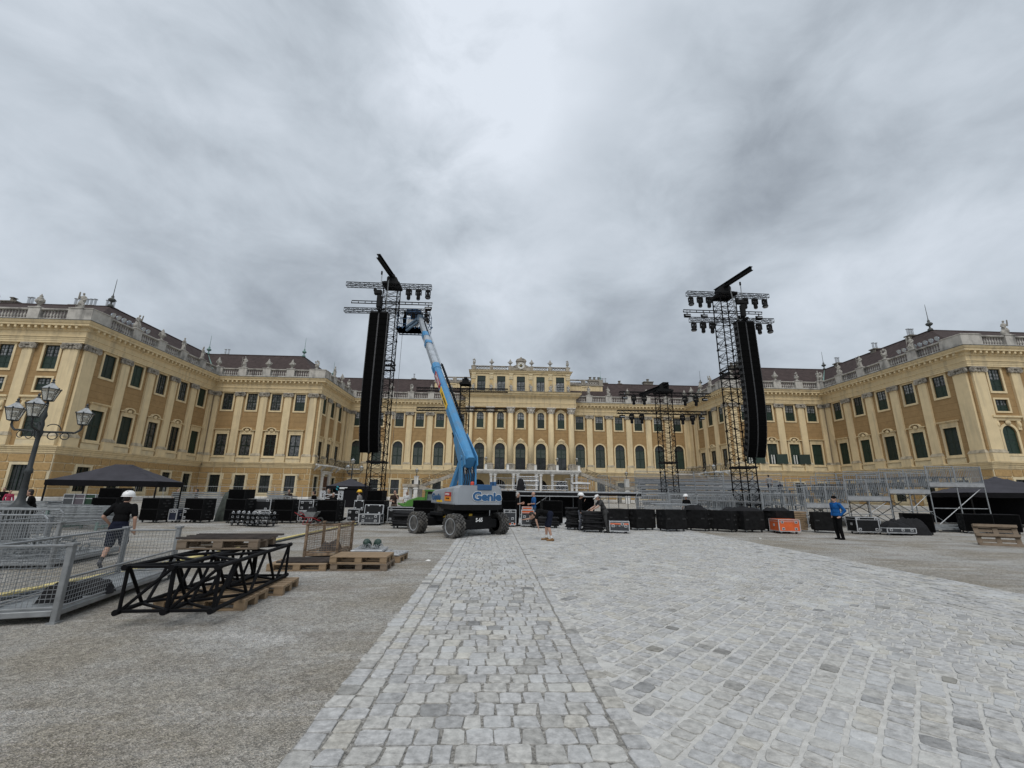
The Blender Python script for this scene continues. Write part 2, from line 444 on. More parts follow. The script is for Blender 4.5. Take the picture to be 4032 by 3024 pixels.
# tread-worn pale dust on the paving and a bit of litter on the ground
M_paper = mat('paper', (.75, .74, .70), rough=.8)
for i, (x, y, l) in enumerate(((-1.55, 11.6, 'crumpled white paper scrap on gravel near the path edge'), (10.9, 18.2, 'white paper scrap lying on the right gravel before the subwoofers'), (19.4, 18.6, 'pale paper scrap on gravel left of the leaning pallet'))):
    b = MB(); b.add([(-.06, -.04, .004), (.05, -.05, .006), (.07, .03, .014), (-.01, .05, .03), (-.07, .02, .005), (0, 0, .03)], [(0, 1, 5), (1, 2, 5), (2, 3, 5), (3, 4, 5), (4, 0, 5)])
    tag(b.build('paper_scrap', M_paper, None, (x, y, 0), i), l, 'litter', 'paper scraps on the ground')
# ------------------------------------------------------------------ palace
CREAM = (0.705, 0.57, 0.35); OCHRE = (0.36, 0.238, 0.116)
M_cream = mat('cream_plaster', CREAM, rough=0.9, var=0.05, scale=0.8, space='World', spec=0.2, bump=0.15, bscale=25, dirt=((0.40, 0.335, 0.23), 0.62, 1.7, 0.09))
M_creamlt = mat('pale_plaster', (0.66, 0.56, 0.37), rough=0.9, var=0.08, scale=1.2, space='World', spec=0.2, bump=0.15, bscale=25, dirt=((0.42, 0.39, 0.33), 0.55, 0.8, 0.2))
M_ochre = mat('ochre_plaster', OCHRE, rough=0.95, var=0.08, scale=1.5, space='World', spec=0.1, bump=0.5, bscale=12, dirt=((0.30, 0.20, 0.10), 0.4, 0.6, 0.4))
def incise(m):
    nn, ll = m.node_tree.nodes, m.node_tree.links; b_ = nn['Principled BSDF']; g = nn.new('ShaderNodeNewGeometry'); sx = nn.new('ShaderNodeSeparateXYZ'); ll.new(g.outputs['Position'], sx.inputs[0])
    def mth(op, a, c):
        t = nn.new('ShaderNodeMath'); t.operation = op
        for i, v in enumerate((a, c)):
            if isinstance(v, (int, float)): t.inputs[i].default_value = v
            else: ll.new(v, t.inputs[i])
        return t.outputs[0]
    li = mth('LESS_THAN', mth('FRACT', mth('MULTIPLY', sx.outputs[2], 1.12), 0), 0.05)
    old = b_.inputs['Base Color'].links[0].from_socket; mx_ = nn.new('ShaderNodeMix'); mx_.data_type = 'RGBA'; ll.new(mth('MULTIPLY', li, 0.55), mx_.inputs['Factor']); ll.new(old, mx_.inputs['A']); mx_.inputs['B'].default_value = (.16, .10, .045, 1); ll.new(mx_.outputs['Result'], b_.inputs['Base Color'])
incise(M_ochre)
M_rust = mat('ochre_rustication', (0.425, 0.285, 0.135), rough=0.95, var=0.10, scale=4, space='World', spec=0.1, bump=0.8, bscale=9)
M_stoneg = mat('weathered_stone', (0.37, 0.335, 0.28), rough=0.9, var=0.22, scale=1.6, space='World', spec=0.2, bump=0.4, bscale=14, dirt=((0.10, 0.095, 0.09), 0.8, 0.9, 0.35))
M_pbase = mat('stained_plaster', (0.55, 0.48, 0.36), rough=0.9, var=0.2, scale=1.5, space='World', spec=0.2, dirt=((0.16, 0.145, 0.12), 0.85, 1.1, 0.6))
M_statue = mat('statue_stone', (0.41, 0.39, 0.35), rough=0.9, var=0.2, scale=2.5, spec=0.2, bump=0.4, bscale=16, dirt=((0.16, 0.15, 0.14), 0.75, 2.2, 0.6))
M_balus = mat('parapet_stone', (0.50, 0.475, 0.43), rough=0.9, var=0.12, scale=1.2, space='World', spec=0.2, dirt=((0.12, 0.115, 0.11), 0.85, 0.8, 0.5), bump=0.3, bscale=14)
M_lead = mat('lead_flashing', (0.12, 0.125, 0.12), rough=0.7, var=0.2, scale=2, space='World')
M_copper = mat('copper_patina', (0.16, 0.27, 0.24), rough=0.75, var=0.2, scale=5)
M_finial = mat('dark_finial', (0.08, 0.085, 0.08), rough=0.7)
M_shut = mat('green_shutter', (0.010, 0.026, 0.017), rough=0.5, var=0.15)
M_sash = mat('green_sash', (0.009, 0.020, 0.014), rough=0.45, var=0.1)
M_glass = mat('window_glass', (0.020, 0.022, 0.023), rough=0.12, var=0.35, scale=0.9, spec=0.55)
M_curt = mat('curtain_reflection_glass', (0.30, 0.31, 0.315), rough=0.15, var=0.45, scale=2.4, spec=0.5)  # pale pane tone: curtain with reflected sky put into the colour
M_curtd = mat('dim_curtain', (0.060, 0.062, 0.062), rough=0.15, var=0.6, scale=2.2, spec=0.5)
def vary(m, lo, hi):                                  # each pane its own tone, curtain and reflection put into the colour
    nn, ll = m.node_tree.nodes, m.node_tree.links; b_ = nn['Principled BSDF']; oi = nn.new('ShaderNodeObjectInfo'); mr_ = nn.new('ShaderNodeMapRange'); mr_.inputs[3].default_value = lo; mr_.inputs[4].default_value = hi
    ll.new(oi.outputs['Random'], mr_.inputs[0]); old = b_.inputs['Base Color'].links[0].from_socket; vs_ = nn.new('ShaderNodeVectorMath'); vs_.operation = 'SCALE'; ll.new(old, vs_.inputs[0]); ll.new(mr_.outputs[0], vs_.inputs['Scale']); ll.new(vs_.outputs[0], b_.inputs['Base Color'])
for m_, lo_, hi_ in ((M_curt, .35, 1.5), (M_curtd, .3, 2.6), (M_glass, .3, 3.0), (M_shut, .75, 1.5)): vary(m_, lo_, hi_)
M_white = mat('white_stone', (0.70, 0.69, 0.66), rough=0.85, var=0.08, scale=1.5, space='World', dirt=((0.30, 0.29, 0.27), 0.6, 1.2, 0.4))
M_iron = mat('wrought_iron', (0.018, 0.018, 0.018), rough=0.5)
M_gold = mat('gilt', (0.42, 0.36, 0.25), rough=0.5, var=0.3)
M_door = mat('oak_door', (0.085, 0.032, 0.018), rough=0.5, var=0.2, scale=4)
M_dark = mat('dark_interior', (0.012, 0.010, 0.008), rough=0.9)

def roof_mat():
    m = mat('roof_tiles', (0.062, 0.045, 0.042), rough=0.85, var=0.16, scale=1.3, space='World', spec=0.25)
    nn, ll = m.node_tree.nodes, m.node_tree.links; b_ = nn['Principled BSDF']
    g = nn.new('ShaderNodeNewGeometry'); wv = nn.new('ShaderNodeTexWave'); wv.bands_direction = 'Z'; wv.wave_profile = 'SAW'; wv.inputs['Scale'].default_value = 1.1; wv.inputs['Distortion'].default_value = 0.3
    ll.new(g.outputs['Position'], wv.inputs['Vector'])
    bu = nn.new('ShaderNodeBump'); bu.inputs['Strength'].default_value = 0.7; bu.inputs['Distance'].default_value = 0.05
    ll.new(wv.outputs[1], bu.inputs['Height']); ll.new(bu.outputs[0], b_.inputs['Normal'])
    return m
M_roof = roof_mat()

palace = thing('palace', 'long yellow baroque palace with green shutters and brown roof around the court', 'palace')
XA, XC, YA, YB, YD, XM = 56.305, 37.58, 52.64, 78.31, 94.85, 6.04
pA, pB, pC, pD = (XM - XA, YA), (XM - XA, YB), (XM - XC, YB), (XM - XC, YD)
qA, qB, qC, qD = (XM + XA, YA), (XM + XA, YB), (XM + XC, YB), (XM + XC, YD)
LW, RW = (-95.0, YA), (104.0, YA)
PER = [LW, pA, pB, pC, pD, qD, qC, qB, qA, RW]
ROT = [0, R(90), 0, R(90), 0, R(-90), 0, R(-90), 0]
SEG = []
for i in range(9):
    a, b_ = Vector(PER[i]), Vector(PER[i + 1]); SEG.append((a, ROT[i], (b_ - a).length))
def loc(i, s, z=0, o=0):                              # point on segment i: s along, o outward
    a, r, L = SEG[i]; return (a.x + math.cos(r) * s + math.sin(r) * o, a.y + math.sin(r) * s - math.cos(r) * o, z)
XP = 5.75                                             # axis of the middle pavilion
L0, LAB, LBC, LCD, LDD = [SEG[i][2] for i in range(5)]
wAB = [4.0 + 4.66 * i for i in range(5)]; pAB = [1.05] + [6.33 + 4.66 * i for i in range(4)] + [LAB - .75]
wBC = [2.75 + 4.22 * i for i in range(4)]; pBC = [.62] + [4.86 + 4.22 * i for i in range(3)] + [LBC - 1.0]
wCD = [2.5, 6.8, 11.1]; pCD = [.75, 4.65, 8.95, 13.3, LCD - .8]
wDD = [XP + 4.38 * i - pD[0] for i in range(-8, 9) if abs(i) > 2]
pDD = [.75] + [XP + 4.38 * i - pD[0] for i in (-7.5, -6.5, -5.5, -4.5, -3.5, 3.5, 4.5, 5.5, 6.5, 7.5)] + [LDD - .75]
wL = [L0 - 3.4 - 5.35 * i for i in range(8)]; pL = [L0 - 1.05] + [L0 - 6.1 - 5.35 * i for i in range(7)]
mir = lambda l, L: [L - s for s in l]
LR = SEG[8][2]
WINS = [wL, wAB, wBC, wCD, wDD, mir(wCD, LCD), mir(wBC, LBC), mir(wAB, LAB), [3.4 + 5.35 * i for i in range(7)]]
PILS = [pL, pAB, pBC, pCD, pDD, mir(pCD, LCD), mir(pBC, LBC), mir(pAB, LAB), [1.05] + [6.1 + 5.35 * i for i in range(6)]]

# --- window kit (local: x along wall, -y outward, origin at sill centre on the wall face)
def arc(w, h, n=12): 
    r = w / 2; return [(-r * math.cos(math.pi * k / n), h - r + r * math.sin(math.pi * k / n)) for k in range(n + 1)]
def seg_arc(w, h, rise, n=8): return [(-w / 2 + w * k / n, h - rise + rise * math.sin(math.pi * k / n)) for k in range(n + 1)]
def outline(w, h, kind):
    top = arc(w, h) if kind == 'arch' else seg_arc(w, h, .25) if kind == 'seg' else [(-w / 2, h), (w / 2, h)]
    return [(-w / 2, 0)] + top + [(w / 2, 0)]
def band(b, w, h, kind, t, y0, y1, sill=True):        # frame of width t round the opening, from y0 (front) to y1
    o = outline(w, h, kind); cx, cy = 0, h / 2
    def off(p, i):
        if kind == 'arch' and p[1] > h - w / 2 - 1e-6: 
            r = w / 2; c = (0, h - r); d = Vector((p[0] - c[0], p[1] - c[1])).normalized(); return (p[0] + d.x * t, p[1] + d.y * t)
        return (p[0] + (t if p[0] > 1e-6 else -t if p[0] < -1e-6 else 0), p[1] + (t if p[1] > 1e-6 else (-t if sill else 0)))
    q = [off(p, i) for i, p in enumerate(o)]
    if kind == 'seg': q = [(p[0] * (w + 2 * t) / w, p[1] + (t if p[1] > 1e-6 else (-t if sill else 0))) for p in o]
    n = len(o); rng = range(n) if sill else range(n - 1)
    for i in rng:
        j = (i + 1) % n; a, c, d, e_ = o[i], o[j], q[j], q[i]
        vs = [(p[0], y, p[1]) for y in (y0, y1) for p in (a, c, d, e_)]
        b.add(vs, [(0, 1, 2, 3), (7, 6, 5, 4), (0, 4, 5, 1), (2, 6, 7, 3)])
    return b
def surround(w, h, kind='rect', t=.27, proud=.10): 
    b = MB(); band(b, w, h, kind, t, -proud, .02); 
    return b
def sash(w, h, nx, nz, kind='rect', z0=0, fr=.09, bar=.035, y=.16, heavy=(), split=True):
    b = MB(); 
    if kind == 'rect':
        for x in (-w / 2 + fr / 2, w / 2 - fr / 2): b.box((x, y, z0 + (h - z0) / 2), (fr, .08, h - z0))
        for z in (z0 + fr / 2, h - fr / 2): b.box((0, y - .002, z), (w - .02, .08, fr))
    else: band(b, w - 2 * fr, h - fr, kind, fr, y - .04, y + .04, False); b.box((0, y, .05), (w, .075, .1))
    if split: b.box((0, y - .015, z0 + (h - z0) / 2 - (.06 if kind != 'rect' else 0)), (.11, .09, h - z0 - .1))
    for k in range(1, nz): 
        z = z0 + (h - z0) * k / nz; b.box((0, y + .005, z), (w * .96 if z < h - w * .4 or kind == 'rect' else w * .7, .05, bar))
    for k in range(1, nx):
        x = -w / 2 + w * k / nx
        if abs(x) > .03: zt = h if kind == 'rect' else h - w / 2 + math.sqrt(max(0, (w / 2) ** 2 - x * x)); b.box((x, y + .006, (z0 + zt) / 2), (bar, .05, zt - z0 - .04))
    for z in heavy: b.box((0, y - .02, z), (w * .97, .1, .10))
    return b
def pane(w, h, kind='rect', z0=0, y=.19):
    b = MB(); o = [(p[0], max(p[1], z0)) for p in outline(w, h, kind)]; b.prism(o, y, y + .03); return b
def shutter(w, h, kind='rect', z0=0, y=.10, slats=True):
    b = MB(); hw = w / 2
    if kind == 'arch':
        hs = h - w / 2
        b.prism([(-hw + .02, z0), (hw - .02, z0), (hw - .02, hs)] + [(p[0] * .98, p[1] - .02) for p in reversed(arc(w, h))][1:-1] + [(-hw + .02, hs)], y + .03, y + .06); h = hs
    else: b.bx(-hw + .01, hw - .01, y + .03, y + .06, z0, h)
    for sx in (-1, 1):
        cx = sx * hw / 2; ww = hw - .03
        for x in (cx - ww / 2 + .05, cx + ww / 2 - .05): b.bx(x - .05, x + .05, y - .005, y + .04, z0 + .02, h - .02)
        for z in (z0 + .07, (z0 + h) / 2, h - .07): b.bx(cx - ww / 2, cx + ww / 2, y - .008, y + .038, z - .05, z + .05)
        if slats:
            n = int((h - z0) / .13)
            for k in range(n):
                z = z0 + .13 + (h - z0 - .2) * k / n
                b.add([(cx - ww / 2 + .08, y + .03, z + .07), (cx + ww / 2 - .08, y + .03, z + .07), (cx + ww / 2 - .08, y - .002, z), (cx - ww / 2 + .08, y - .002, z)], [(0, 1, 2, 3)])
    return b
def sill(w): return MB().bx(-w / 2 - .36, w / 2 + .36, -.20, .0, -.40, -.26)
def hood_flat(w): 
    b = MB(); b.bx(-w / 2 - .3, w / 2 + .3, -.13, .02, .27, .72)
    b.bx(-w / 2 - .42, w / 2 + .42, -.32, .02, .72, .82); b.bx(-w / 2 - .5, w / 2 + .5, -.40, .02, .82, .90); return b
def hood_curl(w):                                    # broken, curved rococo pediment with a shell
    b = MB(); b.bx(-w / 2 - .26, w / 2 + .26, -.12, .02, .27, .60)
    for sx in (-1, 1): b.bx(min(sx * .62, sx * (w / 2 + .52)), max(sx * .62, sx * (w / 2 + .52)), -.34, .02, .62, .74)
    pts = [(.72 * math.cos(math.pi * k / 10), .66 + .46 * math.sin(math.pi * k / 10)) for k in range(11)]
    for p, q in zip(pts, pts[1:]): b.add([(p[0], -.36, p[1]), (q[0], -.36, q[1]), (q[0] * 1.15, -.36, q[1] + .13), (p[0] * 1.15, -.36, p[1] + .13), (p[0], .0, p[1]), (q[0], .0, q[1]), (q[0] * 1.15, 0, q[1] + .13), (p[0] * 1.15, 0, p[1] + .13)], [(0, 1, 2, 3), (0, 4, 5, 1), (3, 2, 6, 7)])
    for sx in (-1, 1): b.torus((sx * .72, -.2, .66), .12, .055, rotm(R(90)), 10, 5)
    b.ell((0, -.2, .72), (.36, .16, .26), 9, 5); b.ell((0, -.3, .80), (.14, .1, .14), 8, 4); return b
def hood_shell(w, h):                                # arch moulding of the pavilion with cartouche
    b = MB(); band(b, w + .5, h + .25, 'arch', .22, -.20, .0, False); b.mi = 0
    for a in range(-2, 3): b.ell((a * .22, -.22, h + .78 - abs(a) * .10), (.2, .14, .32 - .05 * abs(a)), 8, 5, rotm(0, a * .35, 0))
    for sx in (-1, 1): b.torus((sx * .55, -.2, h + .45), .2, .07, rotm(R(90)), 10, 5)
    return b
class Kit: pass
def kit(w, h, kind='rect'):
    k = Kit(); k.w, k.h, k.kind, k.parts = w, h, kind, []; return k
KU = kit(1.75, 3.0); KU.parts = [('window', sash(1.75, 3.0, 4, 3, z0=1.55, heavy=(1.55,)), M_sash), ('pane', pane(1.75, 3.0, z0=1.5), M_curt), ('shutter', shutter(1.75, 1.55, slats=False), M_shut), ('surround', surround(1.75, 3.0), M_cream)]
KV = kit(1.75, 3.0); KV.parts = [('window', sash(1.75, 3.0, 4, 6, heavy=(1.5,)), M_sash), ('pane', pane(1.75, 3.0), M_curtd), ('surround', surround(1.75, 3.0), M_cream)]
KX = kit(1.75, 3.0); KX.parts = [('window', sash(1.75, 3.0, 2, 2), M_sash), ('pane', pane(1.75, 3.0), M_glass), ('shutter', shutter(1.75, 3.0, slats=False), M_shut), ('surround', surround(1.75, 3.0), M_cream)]
def lower(gl, hood, shut=True):
    k = kit(1.85, 3.7); k.parts = [('window', sash(1.85, 3.7, 2, 2, heavy=(1.75,), fr=.12), M_sash), ('pane', pane(1.85, 3.7), gl)]
    if shut: k.parts.append(('shutter', shutter(1.85, 3.7), M_shut))
    k.parts += [('surround', surround(1.85, 3.7), M_cream), ('sill', sill(1.85), M_cream), ('hood', (hood_curl if hood else hood_flat)(1.85), M_cream)]
    return k
KLS, KLSc, KLG, KLGc = lower(M_glass, 0), lower(M_glass, 1), lower(M_curtd, 0, False), lower(M_curtd, 1, False)
KA = kit(2.05, 5.0, 'arch'); KA.parts = [('window', sash(2.05, 5.0, 2, 1, 'arch', heavy=(2.0, 3.75)), M_sash), ('pane', pane(2.05, 5.0, 'arch'), M_glass), ('shutter', shutter(1.98, 3.85), M_shut), ('surround', surround(2.05, 5.0, 'arch', .28), M_cream)]
KG = kit(1.75, 2.9); KG.parts = [('window', sash(1.75, 2.9, 4, 6), M_sash), ('pane', pane(1.75, 2.9), M_glass), ('surround', surround(1.75, 2.9, t=.3), M_creamlt)]
KP = kit(2.15, 5.7, 'arch'); KP.parts = [('window', sash(2.15, 5.7, 2, 1, 'arch', heavy=(2.6, 4.4)), M_sash), ('pane', pane(2.15, 5.7, 'arch'), M_glass), ('shutter', shutter(2.08, 4.5, z0=2.6), M_shut), ('surround', surround(2.15, 5.7, 'arch', .30, .14), M_cream), ('hood', hood_shell(2.15, 5.7), M_cream)]
KQ = kit(1.72, 3.5, 'seg'); KQ.parts = [('window', sash(1.72, 3.5, 4, 4, 'seg', z0=0, heavy=(1.85,)), M_sash), ('pane', pane(1.72, 3.5, 'seg', z0=1.8), M_curt), ('shutter', shutter(1.72, 1.85, slats=False), M_shut), ('surround', surround(1.72, 3.5, 'seg', .28), M_cream), ('hood', hood_shell(1.0, 3.2), M_cream)]
KT = kit(1.85, 3.4); KT.parts = [('window', sash(1.85, 2.3, 4, 3, heavy=(1.2,)), M_sash), ('pane', pane(1.85, 2.35), M_curt), ('blind', MB().bx(-.92, .92, .05, .1, 2.3, 3.4), M_shut), ('surround', surround(1.85, 3.4, t=.2, proud=.06), M_cream)]
KM = kit(1.75, 1.55); KM.parts = [('window', sash(1.75, 1.55, 4, 2, z0=.75), M_sash), ('pane', pane(1.75, 1.55), M_curt), ('shutter', shutter(1.75, .76, slats=False), M_shut), ('surround', surround(1.75, 1.55, t=.22), M_cream)]
def hood_front(w):
    b = MB(); b.bx(-w / 2 - .9, w / 2 + .9, -.18, .0, .62, 1.0); b.bx(-w / 2 - 1.05, w / 2 + 1.05, -.42, .0, 1.0, 1.22)
    for sx in (-1, 1): b.bx(sx * (w / 2 + .5) - .22, sx * (w / 2 + .5) + .22, -.2, 0, -.55, .60); b.ell((sx * (w / 2 + .5), -.24, .1), (.2, .14, .35), 8, 5)
    b.ell((0, -.18, .35), (.4, .16, .3), 9, 5); return b
KF = kit(1.9, 3.6, 'arch'); KF.parts = [('window', sash(1.9, 3.6, 2, 1, 'arch', heavy=(1.8,)), M_sash), ('pane', pane(1.9, 3.6, 'arch'), M_glass), ('shutter', shutter(1.9, 3.6, 'arch'), M_shut), ('surround', surround(1.9, 3.6, 'arch', .30), M_cream), ('hood', hood_front(1.9), M_cream)]
for k in (KU, KV, KX, KLS, KLSc, KLG, KLGc, KA, KG, KP, KQ, KT, KM, KF):
    k.me = []
    for nm, b, m in k.parts:
        if nm == 'hood' and k not in (KP, KQ, KF): b.v = [(x, y, z + k.h) for x, y, z in b.v]
        if nm == 'hood' and k is KF: b.v = [(x, y, z + k.h) for x, y, z in b.v]
        k.me.append((nm, b.mesh(nm, m), m))
def window(k, p, rz, z, lab=None):
    w0 = put('window', k.me[0][1], palace, (p[0], p[1], z), rz)
    for nm, me, m in k.me[1:]: put(nm, me, w0)
    return w0

# --- walls with real openings
def wall(L, zb, zt, holes):
    b = MB(); xs = sorted({0, L} | {max(0, h[0] - h[2] / 2) for h in holes} | {min(L, h[0] + h[2] / 2) for h in holes})
    for x0, x1 in zip(xs, xs[1:]):
        if x1 - x0 < 1e-5: continue
        xm = (x0 + x1) / 2; hs = sorted([(h[1], h[1] + h[3]) for h in holes if abs(h[0] - xm) < h[2] / 2]); z = zb
        for a, c in hs + [(zt, zt)]:
            if a - z > 1e-4: b.add([(x0, 0, z), (x1, 0, z), (x1, 0, a), (x0, 0, a)], [(0, 1, 2, 3)])
            z = c
    for s, z, w_, h, kind in holes:
        if h < .01: continue
        o = [(s + p[0], z + p[1]) for p in outline(w_, h, kind)]
        if kind == 'arch':
            r = w_ / 2
            for sx in (-1, 1):
                cor = (s + sx * r, z + h); pts = [p for p in o if (p[0] - s) * sx >= -1e-6 and p[1] >= z + h - r - 1e-6]
                for p, q in zip(pts, pts[1:]): b.add([(cor[0], 0, cor[1]), (p[0], 0, p[1]), (q[0], 0, q[1])], [(0, 1, 2) if sx < 0 else (0, 1, 2)])
        elif kind == 'seg':
            for sx in (-1, 1):
                cor = (s + sx * w_ / 2, z + h); pts = [p for p in o if (p[0] - s) * sx >= -1e-6 and p[1] >= z + h - .251]
                for p, q in zip(pts, pts[1:]): b.add([(cor[0], 0, cor[1]), (p[0], 0, p[1]), (q[0], 0, q[1])], [(0, 1, 2)])
        n = len(o)
        for i in range(n):
            p, q = o[i], o[(i + 1) % n]; b.add([(p[0], 0, p[1]), (q[0], 0, q[1]), (q[0], .32, q[1]), (p[0], .32, p[1])], [(0, 1, 2, 3)])
    return b
Z_S, Z_L, Z_U = 5.48, 7.40, 15.4
rust = []                                             # rustication blocks (loc, rz, scale)
door_seg = {3: 6.8, 5: LCD - 6.8}
for i in range(9):
    a, rz, L = SEG[i]; ups, lows = [], []
    P2 = (a.x, a.y)
    for j, s in enumerate(WINS[i]):
        front = i in (0, 8)
        if i == 4: kl = KA
        elif front: kl = KF
        else:
            n = len(WINS[i]); mid = 0 < j < n - 1
            if i == 1: kl = (KLS, KLSc, KLGc, KLGc, KLS)[j]
            elif i == 7: kl = (KLS, KLSc, KLSc, KLSc, KLS)[j]
            elif i in (2, 3): kl = KLGc if mid else KLG
            elif i == 6: kl = KLSc if mid else KLS
            else: kl = KLGc if mid else KLG
        if i == 1: ku = (KX, KX, KV, KV, KX)[j]
        elif i in (2, 3): ku = (KV, KV, KV, KU)[j] if i == 2 else KX
        else: ku = KU
        zl = 7.2 if i == 4 else 7.3 if front else Z_L
        if i in (3, 5): zl = 6.6
        ups += [(s, Z_U, ku.w, ku.h, 'rect'), (s, zl, kl.w, kl.h, kl.kind)]
        window(ku, loc(i, s), rz, Z_U); window(kl, loc(i, s), rz, zl)
        if front: window(KM, loc(i, s), rz, 12.75); ups.append((s, 12.75, KM.w, KM.h, 'rect'))
        if i in door_seg and abs(s - door_seg[i]) < .1: continue
        if i == 4 and 22 < s < 53: continue
        lows.append((s, 1.2, KG.w, KG.h, 'rect')); window(KG, loc(i, s), rz, 1.2)
    if i == 4:                                        # the pavilion stands in front of the middle of this wall
        ups += [(XP - pD[0], Z_S + .02, 21.8, 13.2, 'rect')]; lows.append((XP - pD[0], .02, 21.8, 5.4, 'rect'))
    wall(L, Z_S, 18.75, ups).build('wall', M_ochre, palace, (a.x, a.y, 0), rz)
    wall(L, 0, Z_S, lows).build('ground_floor_wall', M_creamlt, palace, (a.x, a.y, 0), rz)
    # rusticated blocks of the ground floor, cut round the window frames
    zrow = [.62, 1.58, 2.54, 3.50, 4.46]
    for r_, z in enumerate(zrow):
        x = 0.06; k = r_ % 2
        while x < L - .3:
            w_ = (2.45, 1.45)[(k) % 2] * (1 + .08 * math.sin(x * 3.1 + r_)); k += 1; x1 = min(L - .04, x + w_)
            cuts = [(s - ww / 2 - .36, s + ww / 2 + .36) for s, zz, ww, hh, kk in lows if zz - .32 < z + .9 and zz + hh + .32 > z + .05]
            if i in door_seg: cuts.append((door_seg[i] - 2.0, door_seg[i] + 2.0)) if z < 4.4 else None
            spans = [(x, x1)]
            for c0, c1 in cuts:
                ns = []
                for p, q in spans:
                    if c1 <= p or c0 >= q: ns.append((p, q))
                    else:
                        if c0 - p > .15: ns.append((p, c0))
                        if q - c1 > .15: ns.append((c1, q))
                spans = ns
            for p, q in spans:
                if q - p > .22: rust.append((loc(i, (p + q) / 2, z + .43, .0), rz, (q - p - .13, .16, .84)))
            x = x1
me = MB().cbox((0, 0, 0), (1, 1, 1), .06).mesh('rustication_block', M_rust)
pieces('rustication_block', me, M_rust, palace, rust)
for i, s in door_seg.items():                        # portals under the side balconies
    rz = SEG[i][1]
    d = put('door', MB().bx(-1.25, 1.25, -.06, .02, .1, 4.25).mesh('door', M_door), palace, loc(i, s), rz)
    b = MB()
    for sx in (-1, 1):
        b.bx(sx * 1.75 - .42, sx * 1.75 + .42, -.30, .02, 0, 4.3); b.bx(sx * 1.75 - .5, sx * 1.75 + .5, -.42, .02, 4.3, 4.62); b.bx(sx * 1.75 - .5, sx * 1.75 + .5, -.38, .02, 0, .5)
    b.bx(-2.3, 2.3, -.34, .02, 4.63, 5.0); b.bx(-2.5, 2.5, -.55, .02, 5.0, 5.2)
    b.build('portal', M_white, d)
    for sx in (-1, 1):
        for z0, z1 in ((.3, 1.5), (1.7, 3.0), (3.2, 4.1)): put('door_panel', MB().cbox((sx * .62, -.08, (z0 + z1) / 2), (.9, .06, z1 - z0), .02).mesh('door_panel', M_door), d)

# --- pilasters
def pil_mesh(w):
    b = MB(); b.bx(-w / 2 - .2, w / 2 + .2, -.42, 0, 6.2, 7.38); b.bx(-w / 2 - .26, w / 2 + .26, -.48, 0, 6.2, 6.38)
    b.bx(-w / 2, w / 2, -.27, 0, 7.8, 17.9); return b.mesh('pilaster', M_cream)
def pbase(w):
    b = MB(); b.bx(-w / 2 - .22, w / 2 + .22, -.47, 0, 7.38, 7.52); b.bx(-w / 2 - .15, w / 2 + .15, -.41, 0, 7.52, 7.66); b.bx(-w / 2 - .08, w / 2 + .08, -.34, 0, 7.66, 7.80); return b.mesh('base', M_pbase)
def pcap(w):
    b = MB(); b.bx(-w / 2 - .04, w / 2 + .04, -.34, 0, 17.9, 18.02); b.bx(-w / 2, w / 2, -.30, 0, 18.02, 18.35); b.bx(-w / 2 - .22, w / 2 + .22, -.46, 0, 18.46, 18.63)
    for sx in (-1, 1):
        for R_, r_, z in ((.27, .12, 18.2), (.08, .08, 18.2)): b.torus((sx * (w / 2 + .02), -.36, z), R_, r_, rotm(R(90)), 12, 5)
        b.torus((sx * (w / 2 + .1), -.2, 18.2), .22, .09, rotm(0, R(90)), 10, 5); b.ell((sx * w * .25, -.36, 18.38), (.2, .12, .12), 8, 4)
    for k in (-1, 0, 1): b.ell((k * w * .26, -.38, 18.02 + .06 * abs(k)), (.17, .12, .17), 8, 4)
    b.ell((0, -.44, 18.46), (.18, .12, .17), 8, 5); return b.mesh('capital', M_stoneg)
PM, PB_, PC_ = pil_mesh(1.22), pbase(1.22), pcap(1.22)
PMw, PBw, PCw = pil_mesh(1.7), pbase(1.7), pcap(1.7)
for i in range(9):
    for s in PILS[i]:
        wide = i in (0, 1, 7, 8) and (s < 1.2 and i in (1, 8) or s > SEG[i][2] - 1.2 and i in (0, 7))
        p = put('pilaster', PMw if wide else PM, palace, loc(i, s), SEG[i][1])
        put('base', PBw if wide else PB_, p); put('capital', PCw if wide else PC_, p)
# cream panels under the piano nobile windows
b = MB().bx(-1.25, 1.25, -.10, 0, 6.30, 6.96).mesh('apron_panel', M_creamlt)
for i in (0, 1, 2, 4, 6, 7, 8):
    for s in WINS[i]: put('apron_panel', b, palace, loc(i, s), SEG[i][1])

